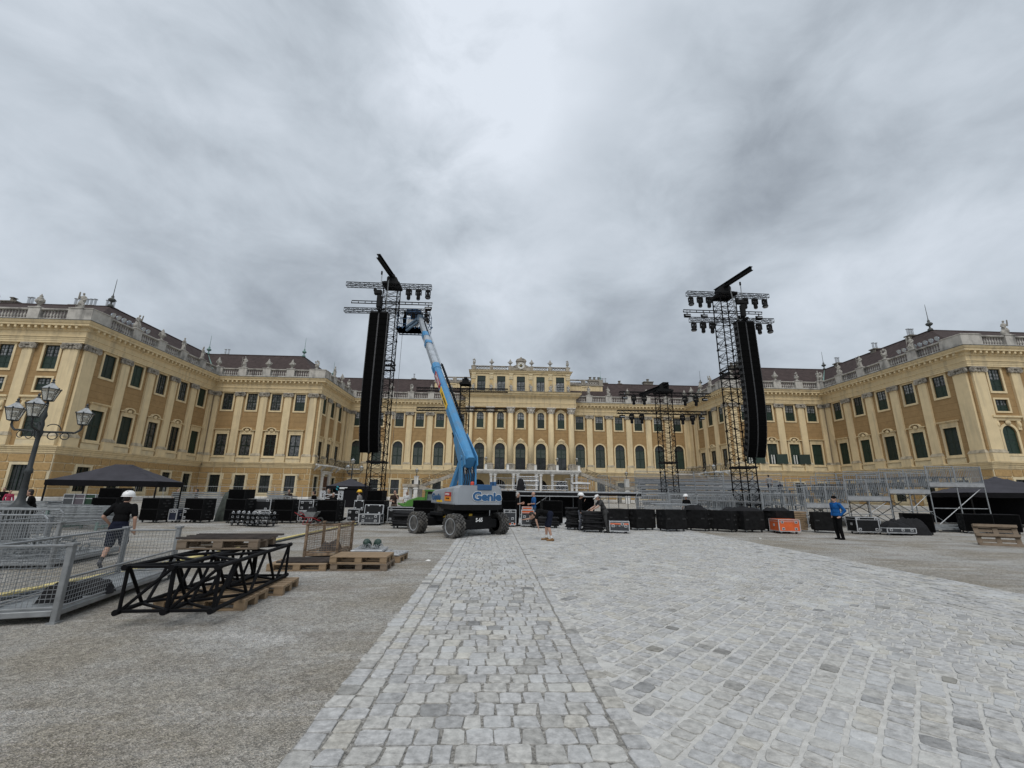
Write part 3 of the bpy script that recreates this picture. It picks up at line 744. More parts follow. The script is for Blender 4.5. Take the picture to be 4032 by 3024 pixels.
# --- horizontal bands, swept round the court
def part_sweep(name, prof, m, poly=PER, closed=True): 
    b = MB(); sweep(b, poly, prof, closed); return b.build(name, m, palace)
cut = lambda x: (x, YD)
PERL = PER[:5] + [(XP - 11.2, YD)]; PERR = [(XP + 11.2, YD)] + PER[5:]
for P_ in (PERL, PERR):
    part_sweep('plinth', [(-.05, 0), (.16, 0), (.16, .5), (.10, .58), (-.05, .58)], M_white, P_)
    part_sweep('string_course', [(-.05, 5.44), (.12, 5.44), (.12, 5.66), (.20, 5.66), (.20, 5.84), (.34, 5.92), (.34, 6.06), (.48, 6.14), (.48, 6.24), (-.05, 6.30)], M_cream, P_)
    part_sweep('architrave', [(-.05, 18.64), (.36, 18.64), (.36, 18.88), (.41, 18.88), (.41, 19.12), (.46, 19.12), (.46, 19.28), (.58, 19.36), (.58, 19.44), (-.05, 19.44)], M_cream, P_)
    part_sweep('frieze', [(-.05, 19.44), (.40, 19.44), (.40, 20.12), (-.05, 20.12)], M_cream, P_)
    cn = part_sweep('cornice', [(-.05, 20.12), (.50, 20.12), (.60, 20.26), (.62, 20.62), (1.12, 20.64), (1.12, 20.90), (1.20, 20.92), (1.34, 21.16), (1.34, 21.24), (-.05, 21.30)], M_cream, P_)
    part_sweep('flashing', [(.2, 21.30), (1.40, 21.245), (1.40, 21.30), (.2, 21.40)], M_lead, P_)
    part_sweep('parapet_base', [(.10, 21.36), (.72, 21.36), (.72, 21.60), (.64, 21.66), (.10, 21.66)], M_balus, P_)
    part_sweep('parapet_rail', [(.12, 22.70), (.68, 22.70), (.74, 22.78), (.74, 22.90), (.12, 22.92)], M_balus, P_)
me = MB().bx(-.13, .13, -1.06, -.60, 20.30, 20.60).mesh('modillion', M_cream)
xf = []
for i in range(9):
    L = SEG[i][2]; n = int(L / .78)
    for k in range(n):
        s = (k + .5) * L / n
        if i == 4 and abs(s + pD[0] - XP) < 11.6: continue
        if i in (1, 3) and s > L - 1.0 or i in (2, 4) and (s < 1.0) or i in (5, 7) and s < 1.0 or i in (4, 6) and s > L - 1: continue
        xf.append((loc(i, s), SEG[i][1], 1))
pieces('modillion', me, M_cream, palace, xf)
me = MB().lathe([(.10, 0), (.10, .10), (.055, .16), (.07, .22), (.135, .42), (.10, .58), (.05, .78), (.06, .86), (.10, .90), (.10, 1.04)], 8, (0, -.41, 21.66)).mesh('baluster', M_balus, True)
xf = []; ped = MB().bx(-.68, .68, -.82, -.05, 21.34, 22.94).bx(-.76, .76, -.90, 0, 22.945, 23.04).mesh('parapet_pedestal', M_balus)
PEDS = []
for i in range(9):
    ps = sorted(PILS[i]); L = SEG[i][2]
    for s in ps:
        if i in (3,) and s > LCD - 2 or i == 5 and s < 2: continue
        put('parapet_pedestal', ped, palace, loc(i, s), SEG[i][1]); PEDS.append((i, s))
    if i in (1, 3, 6, 8):
        a0, a1 = loc(i - 1, SEG[i - 1][2] - 2.1), loc(i, 2.1); bb = MB(); sweep(bb, [a0[:2], PER[i], a1[:2]], [(.14, 21.36), (.80, 21.36), (.80, 22.90), (.86, 22.92), (.86, 23.02), (.08, 23.02), (.08, 22.92), (.14, 22.90)], True); bb.build('parapet_corner', M_balus, palace)
    for s0, s1 in zip(ps, ps[1:]):
        if i == 4 and s0 + pD[0] < XP < s1 + pD[0]:
            gaps = [(s0 + .8, XP - 11.6 - pD[0]), (XP + 11.6 - pD[0], s1 - .8)]
        else: gaps = [(s0 + .80, s1 - .80)]
        for g0, g1 in gaps:
            n = max(1, int((g1 - g0) / .36))
            for k in range(n): xf.append((loc(i, g0 + (k + .5) * (g1 - g0) / n), SEG[i][1], 1))
pieces('baluster', me, M_balus, palace, xf)

# --- roofs
YR, XR, YR2, YR3, ZR = 62.45, 7.0, 85.4, 101.95, 27.75
RDG = [(LW[0], YR), (pA[0] - XR, YR), (pA[0] - XR, YR2), (pC[0] - XR, YR2), (pC[0] - XR, YR3), (qC[0] + XR, YR3), (qC[0] + XR, YR2), (qA[0] + XR, YR2), (qA[0] + XR, YR), (RW[0], YR)]
b = MB(); sweep(b, PER, [(-.6, 21.5), (-1.2, 21.9)]); n_ = len(PER); ev = [b.v[2 * k + 1] for k in range(n_)]
b.add(ev + [(p[0], p[1], ZR) for p in RDG] + [(2 * p[0] - q[0], 2 * p[1] - q[1], 21.9) for p, q in zip(RDG, ev)], [(k, k + 1, n_ + k + 1, n_ + k) for k in range(n_ - 1)] + [(n_ + k, n_ + k + 1, 2 * n_ + k + 1, 2 * n_ + k) for k in range(n_ - 1)]); b.build('roof', M_roof, palace)
b = MB(); b.path([(p[0], p[1], ZR) for p in RDG], .14, 6); b.build('ridge_tiles', M_roof, palace)
b = MB(); sweep(b, PER, [(.3, 21.33), (-1.3, 21.33), (-1.3, 21.36), (.3, 21.36)], True); b.build('gutter', M_lead, palace)
def mitre(i, o):
    P = Vector(PER[i]); d0 = (P - Vector(PER[i - 1])).normalized(); d1 = (Vector(PER[i + 1]) - P).normalized()
    n0, n1 = Vector((d0.y, -d0.x)), Vector((d1.y, -d1.x)); return P + (n0 + n1) / (1 + n0.dot(n1)) * o
for i in (2, 4, 5, 7):                                # copper valleys
    p, q = mitre(i, -1.1), Vector(RDG[i]); d = (q - p).normalized(); n_ = Vector((-d.y, d.x)) * .5
    b = MB(); b.add([(p.x - n_.x, p.y - n_.y, 22.0), (p.x + n_.x, p.y + n_.y, 22.0), (q.x + n_.x * .7, q.y + n_.y * .7, ZR + .1), (q.x - n_.x * .7, q.y - n_.y * .7, ZR + .1), (p.x, p.y, 21.88), (q.x, q.y, ZR + .02)], [(0, 4, 5, 3), (4, 1, 2, 5)])
    b.build('copper_valley', M_copper, palace)
fin = MB().lathe([(.5, -.3), (.42, .1), (.16, .35), (.14, .7), (.5, .95), (.62, 1.2), (.42, 1.45), (.18, 1.6), (.26, 1.85), (.10, 2.1), (.06, 2.5), (.04, 5.2), (.01, 5.6)], 10)
fm = fin.mesh('roof_finial', M_finial, True); fmc = fin.mesh('roof_finial', M_copper, True)
for i in range(1, 9):
    p = Vector(RDG[i])
    put('roof_finial', fmc if i in (2, 3, 4) else fm, palace, (p.x, p.y, 27.9), 0, scale=.78 if i in (1, 8) else .70)
M_chim = mat('chimney_plaster', (.20, .18, .15), rough=.9, var=.2); M_steel = mat('steel_flue', (.55, .56, .57), rough=.35, metal=.8)
def chimney(x, y, w_, d, n, z=27.0, h=2.0, flue=False):
    b = MB().bx(-w_ / 2, w_ / 2, -d / 2, d / 2, 0, h).bx(-w_ / 2 - .15, w_ / 2 + .15, -d / 2 - .15, d / 2 + .15, h, h + .18)
    c = b.build('chimney', M_chim, palace, (x, y, z)); t = MB()
    for k in range(n):
        xx = -w_ / 2 + w_ * (k + .5) / n
        if flue: t.tube((xx, 0, h + .18), (xx, 0, h + 1.25), .17, 8); t.tube((xx, 0, h + 1.3), (xx, 0, h + 1.38), .26, 8)
        else: t.bx(xx - .2, xx + .2, -.25, .25, h + .18, h + .75); t.bx(xx - .3, xx + .3, -.35, .35, h + .8, h + .9)
    t.build('flue', M_steel if flue else M_chim, c)
chimney(-61.9, 63.4, 3.4, 1.0, 6, 26.6, 1.3, True); chimney(-72.3, 63.4, 2.2, 1.2, 1, 26.6, 1.6); chimney(-69.6, 63.2, 1.0, .9, 2, 26.9, .9, True); chimney(-58.4, 63.6, 1.5, .9, 3, 26.6, 1.25, True)
chimney(-55, 87.5, 1.3, 1, 2, 27.2, 1.0, True); chimney(-19.6, 103, .8, .8, 1, 27.3, .8, True); chimney(24.6, 103.5, 3.2, 1.2, 3, 27.2, 1.7); chimney(27, 103.4, 1.4, .8, 2, 27.3, .9, True)
chimney(30.8, 103.4, .8, .8, 1, 27.4, .7); chimney(37.8, 103, 2.2, 1.3, 1, 27.2, 1.4); chimney(51.5, 86.8, 3.6, 1.3, 4, 27.0, 1.3); chimney(69.6, 66, 1.2, .9, 3, 27.0, 1.0, True); chimney(69.6, 82, 1.0, 1.0, 2, 27.1, .9, True); chimney(69.6, 73, 1.2, 1.0, 2, 27.0, 1.0, True)

# --- middle pavilion
YP = 93.3; hw = 11.0; pav = [(XP - hw, YD), (XP - hw, YP), (XP + hw, YP), (XP + hw, YD)]
bays = [XP + 4.38 * k for k in range(-2, 3)]
holes = []
for x in bays:
    window(KP, (x, YP), 0, 6.35); window(KQ, (x, YP), 0, 15.3)
    holes += [(x - XP + hw, 6.35, KP.w, KP.h, 'arch'), (x - XP + hw, 15.3, KQ.w, KQ.h, 'seg')]
wall(2 * hw, 5.5, 19.9, holes).build('wall', M_ochre, palace, (XP - hw, YP, 0))
for sx in (-1, 1): MB().bx(-.01, .01, 0, YD - YP, 5.5, 19.9).build('wall', M_cream, palace, (XP + sx * hw, YP, 0))
cs, cb, cc = MB(), MB(), MB()
cs.lathe([(.66, 7.75), (.66, 12), (.56, 18.45)], 18); cb.bx(-.86, .86, -.86, .6, 6.2, 7.35); cb.lathe([(.86, 7.35), (.86, 7.47), (.76, 7.55), (.80, 7.65), (.68, 7.76)], 18)
cc.lathe([(.58, 18.4), (.62, 18.55), (.60, 18.7), (.86, 19.45), (.9, 19.5)], 14)
for k in range(8): a = k * math.pi / 4; cc.ell((math.cos(a) * .72, math.sin(a) * .72, 18.9 + .1 * (k % 2)), (.18, .18, .28), 7, 4)
for k in range(4): a = k * math.pi / 2 + math.pi / 4; cc.torus((math.cos(a) * .95, math.sin(a) * .95, 19.35), .16, .08, rotm(R(90), 0, a), 10, 5)
cc.bx(-.95, .95, -.95, .6, 19.52, 19.72)
ms, mb_, mc = cs.mesh('column', M_cream, True), cb.mesh('base', M_stoneg), cc.mesh('capital', mat('pale_capital', (.56, .52, .46), rough=.9, var=.2, scale=3))
for k in range(6):
    o = put('column', ms, palace, (XP + 4.38 * (k - 2.5), YP - .32, 0)); put('base', mb_, o); put('capital', mc, o)
part_sweep('architrave', [(-.1, 19.70), (.95, 19.70), (.95, 20.0), (1.0, 20.0), (1.0, 20.3), (1.06, 20.3), (1.06, 20.5), (1.16, 20.6), (-.1, 20.6)], M_cream, pav)
part_sweep('frieze', [(-.1, 20.6), (.98, 20.6), (.98, 21.85), (-.1, 21.85)], M_cream, pav)
part_sweep('cornice', [(-.1, 21.85), (1.1, 21.85), (1.2, 22.05), (1.7, 22.2), (1.8, 22.5), (2.05, 22.6), (2.05, 22.78), (2.2, 22.95), (-.1, 23.08)], M_cream, pav)
part_sweep('flashing', [(-.1, 23.085), (2.24, 22.955), (2.24, 23.0), (-.1, 23.13)], M_lead, pav)
YT = 93.6
wall(2 * hw, 23.1, 28.0, [(x - XP + hw, 23.5, KT.w, KT.h, 'rect') for x in bays]).build('attic_wall', M_cream, palace, (XP - hw, YT, 0))
for sx in (-1, 1): MB().bx(-.012, .012, 0, 9, 23.1, 28).build('attic_wall', M_cream, palace, (XP + sx * hw, YT, 0))
M_panel = mat('ochre_panel', (.58, .42, .20), rough=.9, var=.06, scale=2, space='World')
for x in bays: window(KT, (x, YT), 0, 23.5)
for k in range(6):
    x = XP + 4.38 * (k - 2.5) + (.45 if k == 0 else -.45 if k == 5 else 0)
    o = MB().bx(-.42, .42, -.16, 0, 23.1, 27.5).build('attic_pilaster', M_cream, palace, (x, YT, 0))
    MB().bx(-.3, .3, -.19, -.15, 23.4, 26.0).build('panel', M_panel, o)
    b = MB().bx(-.46, .46, -.25, 0, 26.2, 26.9)
    for q in (-1, 1): b.torus((q * .25, -.26, 26.7), .15, .06, rotm(R(90)), 10, 5); b.ell((q * .2, -.25, 26.3), (.16, .1, .2), 8, 4)
    b.bx(-.46, .46, -.24, 0, 27.2, 27.5); b.build('capital', M_creamlt, o)
patt = [(XP - hw, YT + 6), (XP - hw, YT), (XP + hw, YT), (XP + hw, YT + 6)]
part_sweep('attic_cornice', [(-.1, 27.5), (.22, 27.5), (.22, 27.7), (.45, 27.9), (.5, 28.1), (.62, 28.15), (-.1, 28.2)], M_cream, patt)
part_sweep('attic_parapet_base', [(-.5, 28.2), (.12, 28.2), (.12, 28.42), (-.5, 28.42)], M_stoneg, patt)
part_sweep('attic_parapet_rail', [(-.5, 29.10), (.12, 29.10), (.12, 29.24), (-.5, 29.24)], M_stoneg, patt)
MB().bx(-hw, hw, .1, 8, 28.0, 28.2).build('attic_roof', M_lead, palace, (XP, YT, 0))
MB().bx(-hw + .3, hw - .3, .7, 8.5, 23.0, 28.0).build('attic_core', M_dark, palace, (XP, YT, 0))
PX = [XP - hw + .5] + [XP + 4.38 * k for k in (-1.5, -.55, .55, 1.5)] + [XP + hw - .5]
for x in PX: MB().bx(-.42, .42, -.14, .5, 28.41, 29.28).build('parapet_pedestal', M_stoneg, palace, (x, YT, 0))
ring = MB()
for k in range(5): ring.torus((-1.2 + .6 * k, .18, 28.76), .2, .065, rotm(R(90)), 10, 4); ring.bx(-1.52 + .6 * k, -1.46 + .6 * k, .1, .26, 28.42, 29.1)
rm = ring.mesh('pierced_panel', M_balus)
for a, c in ((0, 1), (4, 5)): put('pierced_panel', rm, palace, ((PX[a] + PX[c]) / 2, YT, 0), scale=(1.02, 1, 1))
for a, c in ((1, 2), (3, 4)): put('pierced_panel', rm, palace, ((PX[a] + PX[c]) / 2, YT, 0), scale=(.98, 1, 1))
clk = MB(); clk.bx(-2.0, 2.0, -.1, .5, 28.42, 29.12)
clk.prism([(-1.05, 28.43), (1.05, 28.43), (1.05, 29.0), (1.7, 29.25), (1.0, 29.6), (1.1, 30.3), (.7, 30.62), (-.7, 30.62), (-1.1, 30.3), (-1.0, 29.6), (-1.7, 29.25), (-1.05, 29.0)], -.22, .45)
pts = [(1.2 * math.cos(math.pi * k / 10), 30.35 + .75 * math.sin(math.pi * k / 10)) for k in range(11)]
clk.prism(pts, -.4, .4); clk.ell((0, 0, 31.15), (.25, .25, .3), 8, 5)
ck = clk.build('clock_gable', M_stoneg, palace, (XP, YT, 0))
f = MB().lathe([(.78, 0), (.78, .06)], 24, (0, -.24, 29.35), rotm(R(90))).build('clock_face', mat('clock_white', (.72, .71, .66), rough=.6), ck)
fd = MB(); fd.lathe([(.36, 0), (.36, .02)], 16, (0, -.305, 29.35), rotm(R(90)))
for k in range(12): a = k * math.pi / 6; fd.box((math.sin(a) * .60, -.31, 29.35 + math.cos(a) * .60), (.05, .03, .20), rotm(0, a, 0))
fd.build('clock_dial', mat('clock_black', (.015, .015, .015), rough=.5), ck)
hd = MB(); hd.box((-.26, -.345, 29.33), (.62, .02, .07), rotm(0, R(4), 0)); hd.box((.02, -.345, 29.60), (.06, .02, .5), rotm(0, R(3), 0)); hd.build('clock_hands', mat('clock_gilt', (.6, .45, .12), rough=.3, metal=.7), ck)
for sx in (-1, 1):                                    # lower roof terraces at both sides of the attic
    x0 = XP + sx * 15.2
    b = MB().bx(-4.6, 4.6, 0, 9, 22.5, 26.6).build('side_attic', M_cream, palace, (x0, 99.5, 0))
    MB().bx(-4.8, 4.8, -.2, .4, 26.6, 26.9).bx(-4.8, 4.8, -.15, .35, 27.85, 28.05).build('side_parapet', M_stoneg, palace, (x0, 99.5, 0))
    for k in range(-1, 2): MB().bx(-.45, .45, -.18, .38, 26.88, 27.87).build('parapet_pedestal', M_stoneg, palace, (x0 + k * 4.2, 99.5, 0))
    for k in (-1, 1): put('pierced_panel', rm, palace, (x0 + k * 2.1, 99.5, -1.52), scale=(1.05, 1, 1))
    for k in (-1, 1): put('roof_finial', fmc, palace, (x0 + k * 4.2 * (1 if k * sx < 0 else 1), 99.6, 28.05), scale=.42)
    window(KV, (x0 + sx * .5, 99.48), 0, 23.2)

# --- terrace, porch and the double stair
YTr = 88.6
b = MB().bx(-hw - .6, hw + .6, YTr - XP * 0, 93.3, 5.55, 6.2).build('terrace', M_white, palace, (XP, 0, 0))
b = MB(); sweep(b, [(XP - hw - .6, 93.2), (XP - hw - .6, YTr), (XP + hw + .6, YTr), (XP + hw + .6, 93.2)], [(-.2, 5.75), (.18, 5.75), (.26, 5.95), (.36, 6.0), (.36, 6.22), (-.2, 6.24)], True); b.build('terrace_edge', M_white, palace)
colm = MB().lathe([(.40, 0), (.40, .25), (.30, .32), (.30, .4), (.26, 4.9), (.30, 5.0), (.42, 5.15), (.42, 5.5)], 12).bx(-.44, .44, -.44, .44, 5.42, 5.57).mesh('porch_column', M_white, True)
for x in (-11.1, -10.2, -6.1, -5.3, -1.6, -.75, 3.0, 3.9, 6.2, 10.2, 11.1):
    put('porch_column', colm, palace, (XP + x, YTr + .45, 0))
wall(2 * hw, 0, 5.55, [(k * 4.38 + hw, .1, 2.6, 4.3, 'arch') for k in (-2, -1, 0, 1, 2)]).build('porch_wall', M_cream, palace, (XP - hw, 93.28, 0))
M_fan = mat('fanlight', (.03, .026, .02), rough=.3)
for k in range(-2, 3):
    x = XP + 4.38 * k; d = put('porch_door', pane(2.6, 4.3, 'arch', y=.3).mesh('porch_door', M_dark), palace, (x, 93.28, .1)); b = MB()  # near-black fill: the dark of the entry arch put into the colour
    for j in range(1, 6): a = math.pi * j / 6; b.tube((0, .27, 3.0), (1.25 * math.cos(a), .27, 3.0 + 1.25 * math.sin(a)), .03, 5)
    b.torus((0, .27, 3.0), .7, .03, rotm(R(90)), 12, 4, 0, math.pi); b.bx(-1.3, 1.3, .24, .3, 2.9, 3.0); b.bx(-.05, .05, .24, .3, 0, 2.9); b.build('door_bars', M_iron, d)
# terrace parapet: white posts, iron scroll panels, stone blocks
def scroll_panel(L, h=.95):
    b = MB(); b.bx(-L / 2, L / 2, -.03, .03, h - .06, h); b.bx(-L / 2, L / 2, -.025, .025, .03, .09); n = max(1, int(L / .55))
    for k in range(n):
        x = -L / 2 + L * (k + .5) / n; w_ = L / n
        b.torus((x - w_ * .22, 0, h * .35), w_ * .2, .022, rotm(R(90)), 9, 4); b.torus((x + w_ * .2, 0, h * .66), w_ * .2, .022, rotm(R(90)), 9, 4)
        b.bx(x - w_ / 2 - .014, x - w_ / 2 + .014, -.014, .014, .05, h - .05); b.tube((x - .2, 0, .1), (x + .2, 0, h - .1), .018, 4)
    return b
for k in range(5):
    x = XP + 4.38 * (k - 2); put('terrace_railing', scroll_panel(2.7, 1.0).mesh('terrace_railing', M_iron), palace, (x, YTr + .2, 6.22))
for k in range(6):
    x = XP + 4.38 * (k - 2.5); MB().bx(-.8, .8, -.2, .25, 6.22, 7.22).bx(-.86, .86, -.26, .31, 7.22, 7.34).build('terrace_block', M_stoneg, palace, (x, YTr + .2, 0))
    MB().cbox((-.62 if k < 3 else .62, -.06, 6.76), (.5, .4, 1.08), .02).build('terrace_post', M_white, palace, (x, YTr + .2, 0))
for sx in (-1, 1):                                    # stairs: ground -> landing (outer end) -> terrace
    X = lambda d: XP + sx * d
    st = empty('stair', (0, 0, 0), 0, palace)
    b = MB(); n = 16
    for k in range(n): d0 = 11.6 + 8.4 * k / n; z = 6.0 - 3.1 * k / n; b.bx(min(X(d0), X(d0 + .53)), max(X(d0), X(d0 + .53)), 89.0, 91.4, z - .5, z)
    for k in range(n): d0 = 20 - 9.2 * k / n; z = 2.9 - 2.9 * (k + .01) / n; b.bx(min(X(d0), X(d0 - .58)), max(X(d0), X(d0 - .58)), 85.8, 88.2, max(0, z - .45), max(.05, z))
    b.bx(min(X(20), X(22.6)), max(X(20), X(22.6)), 85.6, 91.6, 2.55, 2.95); b.build('steps', M_white, st)
    b = MB()
    for (d0, z0, d1, z1, yy) in ((11.6, 6.0, 20, 2.95, 88.9), (20, 2.95, 10.8, .15, 85.7)):
        b.add([(X(d0), yy, z0 - .55), (X(d1), yy, z1 - .55), (X(d1), yy, z1 + .12), (X(d0), yy, z0 + .12), (X(d0), yy + .3, z0 - .55), (X(d1), yy + .3, z1 - .55), (X(d1), yy + .3, z1 + .12), (X(d0), yy + .3, z0 + .12)], [(0, 1, 2, 3), (4, 7, 6, 5), (3, 2, 6, 7), (0, 4, 5, 1)])
    b.bx(min(X(19.8), X(22.8)), max(X(19.8), X(22.8)), 85.4, 85.75, 2.6, 3.1); b.build('stringer', M_stoneg, st)
    b = MB()
    for d, yy in ((20.3, 85.9), (22.2, 85.9), (22.2, 91.2), (20.3, 91.2)): b.bx(X(d) - .35, X(d) + .35, yy - .35, yy + .35, 0, 2.56); b.bx(X(d) - .45, X(d) + .45, yy - .45, yy + .45, 2.2, 2.4)
    b.build('piers', M_white, st)
    MB().bx(X(20.3) - .38, X(20.3) + .38, 85.4, 86.1, 3.1, 4.5).bx(X(20.3) - .46, X(20.3) + .46, 85.32, 86.18, 4.5, 4.62).build('newel', M_white, st)
    b = MB()
    for (d0, z0, d1, z1, yy) in ((11.6, 6.1, 20, 3.1, 89.0), (19.8, 3.1, 11.0, .3, 85.85), (20.8, 3.1, 22.6, 3.1, 85.6)):
        m_ = max(2, int(abs(d1 - d0) / .6))
        for k in range(m_):
            a0, a1 = k / m_, (k + 1) / m_; P = lambda t, h: (X(d0 + (d1 - d0) * t), yy, z0 + (z1 - z0) * t + h)
            b.tube(P(a0, .98), P(a1, .98), .045, 4); b.tube(P(a0, .1), P(a1, .1), .03, 4); b.tube(P(a0, .1), P(a0, .98), .02, 4); c = Vector(P((a0 + a1) / 2, .55)); b.torus(c, .2, .028, rotm(R(90)), 9, 4); b.tube(P(a0, .15), P(a1, .9), .022, 4)
    b.build('railing', M_iron, st)
# --- side balconies over the portals
GILT = MB().ell((0, 0, 0), (.13, .05, .15), 7, 4).mesh('gilt_ornament', M_gold)
for i in (3, 5):
    rz = SEG[i][1]; s = door_seg[i]; L = SEG[i][2]
    bl = put('balcony', MB().prism([(-6.3, 0), (-6.3, -.75), (-3.2, -.75), (-2.6, -1.35), (2.6, -1.35), (3.2, -.75), (9.4, -.75), (9.4, 0)] if i == 3 else [(-9.4, 0), (-9.4, -.75), (-3.2, -.75), (-2.6, -1.35), (2.6, -1.35), (3.2, -.75), (6.3, -.75), (6.3, 0)], 6.0, 6.26, 'z').mesh('balcony', M_white), palace, loc(i, s), rz)
    e0 = -6.3 if i == 3 else -9.4; e1 = 9.4 if i == 3 else 6.3
    for x0, x1, y in ((e0, -3.2, -.7), (-2.6, 2.6, -1.3), (3.2, e1, -.7)):
        p = put('railing', scroll_panel(x1 - x0, 1.05).mesh('railing', M_iron), bl, ((x0 + x1) / 2, y, 6.27)); n = int((x1 - x0) / .5)
        for k in range(n): put('gilt_ornament', GILT, bl, (x0 + (k + .5) * (x1 - x0) / n, y - .03, 6.77 + .18 * math.sin(k * 2.4)))
    b = MB()
    for x in (-5.4, -2.4, 2.4, 5.4): b.prism([(0, 6.0), (-.95, 6.0), (-.9, 5.8), (-.3, 5.4), (0, 5.0)], x - .2, x + .2, 'x')
    b.build('bracket', M_white, bl)
# balcony stretch across the last arched window beside each corner
for s in (2.1, LDD - 2.1):
    bl = put('balcony', MB().bx(-2.2, 2.2, -.75, 0, 6.0, 6.25).mesh('balcony', M_white), palace, loc(4, s)); put('railing', scroll_panel(4.3, 1.05).mesh('railing', M_iron), bl, (0, -.7, 6.27))
# open casements: shutters folded out on the right wing, hanging sashes
for i, j in ((6, 1), (6, 2), (6, 3)):
    s = WINS[i][j]; b = MB().bx(-.9, .9, -.02, .02, 0, 1.75); b.build('open_shutter', M_shut, palace, (loc(i, s + 1.35)[0], loc(i, s)[1] - .42, Z_L + .05), R(-20))
    [MB().bx(x_, x_ + .2, .05, .09, .08, 1.7).build('net_curtain', mat('net_curtain', (.60, .60, .57), rough=.9, var=.1, scale=2), palace, loc(i, s, Z_L), 0) for x_ in (-.35, .1)]
b = MB()
for x in (-.42, 0, .42): b.bx(x - .03, x + .03, -.03, .03, 0, 1.45)
for z in (0, .45, .95, 1.42): b.bx(-.45, .45, -.03, .03, z, z + .05)
me = b.mesh('open_sash', M_white)
for p, rz in (((XP - 4.38 * 6 - 1.15, YD - .45, 16.9), R(50)), ((XP - 4.38 - 1.1, YT - .45, 23.6), R(60)), ((XP + 8.76 - 1.1, YT - .45, 23.6), R(60))): put('open_sash', me, palace, p, rz)
# roof edge clutter: rainwater pipes in the inner corners
M_pipe = mat('rain_pipe', (.22, .16, .10), rough=.6)
for i in (2, 7):
    p = PER[i]; MB().tube((0, 0, 5.6), (0, 0, 18.6), .07, 7).build('rain_pipe', M_pipe, palace, (p[0] + (.38 if i == 2 else -.38), p[1] - .38, 0))
# wall lantern by the left portal
b = MB().tube((0, 0, 0), (0, -.5, .12), .03, 5).torus((0, -.25, -.12), .14, .02, rotm(0, R(90)), 8, 4).lathe([(.08, .15), (.20, .55), (.22, .58), (.05, .78), (.02, .9)], 6, (0, -.55, 0)).build('wall_lantern', M_gold, palace, loc(2, LBC - 1.8, 3.6))
# ------------------------------------------------------------------ shared prop materials
M_blk = mat('black_paint', (0.0055, 0.0055, 0.006), rough=0.7, var=0.2, scale=4, spec=.22)
M_blkm = mat('black_truss', (0.005, 0.005, 0.006), rough=0.6, var=0.15, spec=0.12)
M_grille = mat('speaker_grille', (0.0028, 0.0028, 0.003), rough=0.9, var=0.25, scale=9, bump=0.4, bscale=160, spec=.06)
M_alu = mat('aluminium', (0.52, 0.53, 0.54), rough=0.4, metal=0.6, var=0.12, scale=8)
M_galv = mat('galvanised_steel', (0.34, 0.355, 0.365), rough=0.5, metal=0.45, var=0.16, scale=6)
M_galvd = mat('dull_galvanised', (0.27, 0.285, 0.29), rough=0.6, metal=0.3, var=0.2, scale=5)
M_lens = mat('lamp_lens', (0.10, 0.105, 0.11), rough=0.1, spec=0.8)
M_rub = mat('rubber', (0.030, 0.029, 0.028), rough=0.9, var=0.3, scale=8)

def truss(b, p0, p1, w, h, r=.025, rb=.014, step=None, up=(0, 0, 1), planes='yz', n=5):
    """box truss from p0 to p1: 4 chords and zig-zag braces; w sideways, h along up"""
    p0, p1 = Vector(p0), Vector(p1); d = (p1 - p0); L = d.length; d.normalize(); u = Vector(up); s = d.cross(u).normalized(); u = s.cross(d).normalized()
    c = [s * (a * w / 2) + u * (e * h / 2) for a, e in ((-1, -1), (1, -1), (1, 1), (-1, 1))]
    for k in c: b.tube(p0 + k, p1 + k, r, n)
    step = step or max(w, h); m = max(1, round(L / step))
    for i in range(m):
        a, e = p0 + d * (L * i / m), p0 + d * (L * (i + 1) / m)
        for j in range(4):
            k, l = c[j], c[(j + 1) % 4]
            if i % 2: k, l = l, k
            b.tube(a + k, e + l, rb, 4, cap=False)
            b.tube(a + k, a + l, rb, 4, cap=False)
    for j in range(4): b.tube(p1 + c[j], p1 + c[(j + 1) % 4], rb, 4)
    return b
def tower_sec(w, h):                                   # lattice mast section with X bracing every second panel
    b = MB(); c = [(-w / 2, -w / 2), (w / 2, -w / 2), (w / 2, w / 2), (-w / 2, w / 2)]
    for x, y in c: b.tube((x, y, 0), (x, y, h), .036, 6)
    n = 4
    for i in range(n):
        z0, z1 = h * i / n, h * (i + 1) / n
        for j in range(4):
            p, q = c[j], c[(j + 1) % 4]; b.tube((*p, z0 + .02), (*q, z0 + .02), .017, 4, cap=False)
            if i % 2: p, q = q, p
            b.tube((*p, z0), (*q, z1), .018, 4, cap=False)
            m = ((p[0] + q[0]) / 2, (p[1] + q[1]) / 2)
            b.tube((*m, z0 + .02), (*q, z0 + (z1 - z0) * .0 + .02), .012, 4, cap=False)
            if i % 2 == 0: b.tube((*q, z0), (*p, z1), .014, 4, cap=False)
    for x, y in c: b.box((x, y, h - .03), (.11, .11, .06)); b.box((x, y, .03), (.11, .11, .06))
    return b
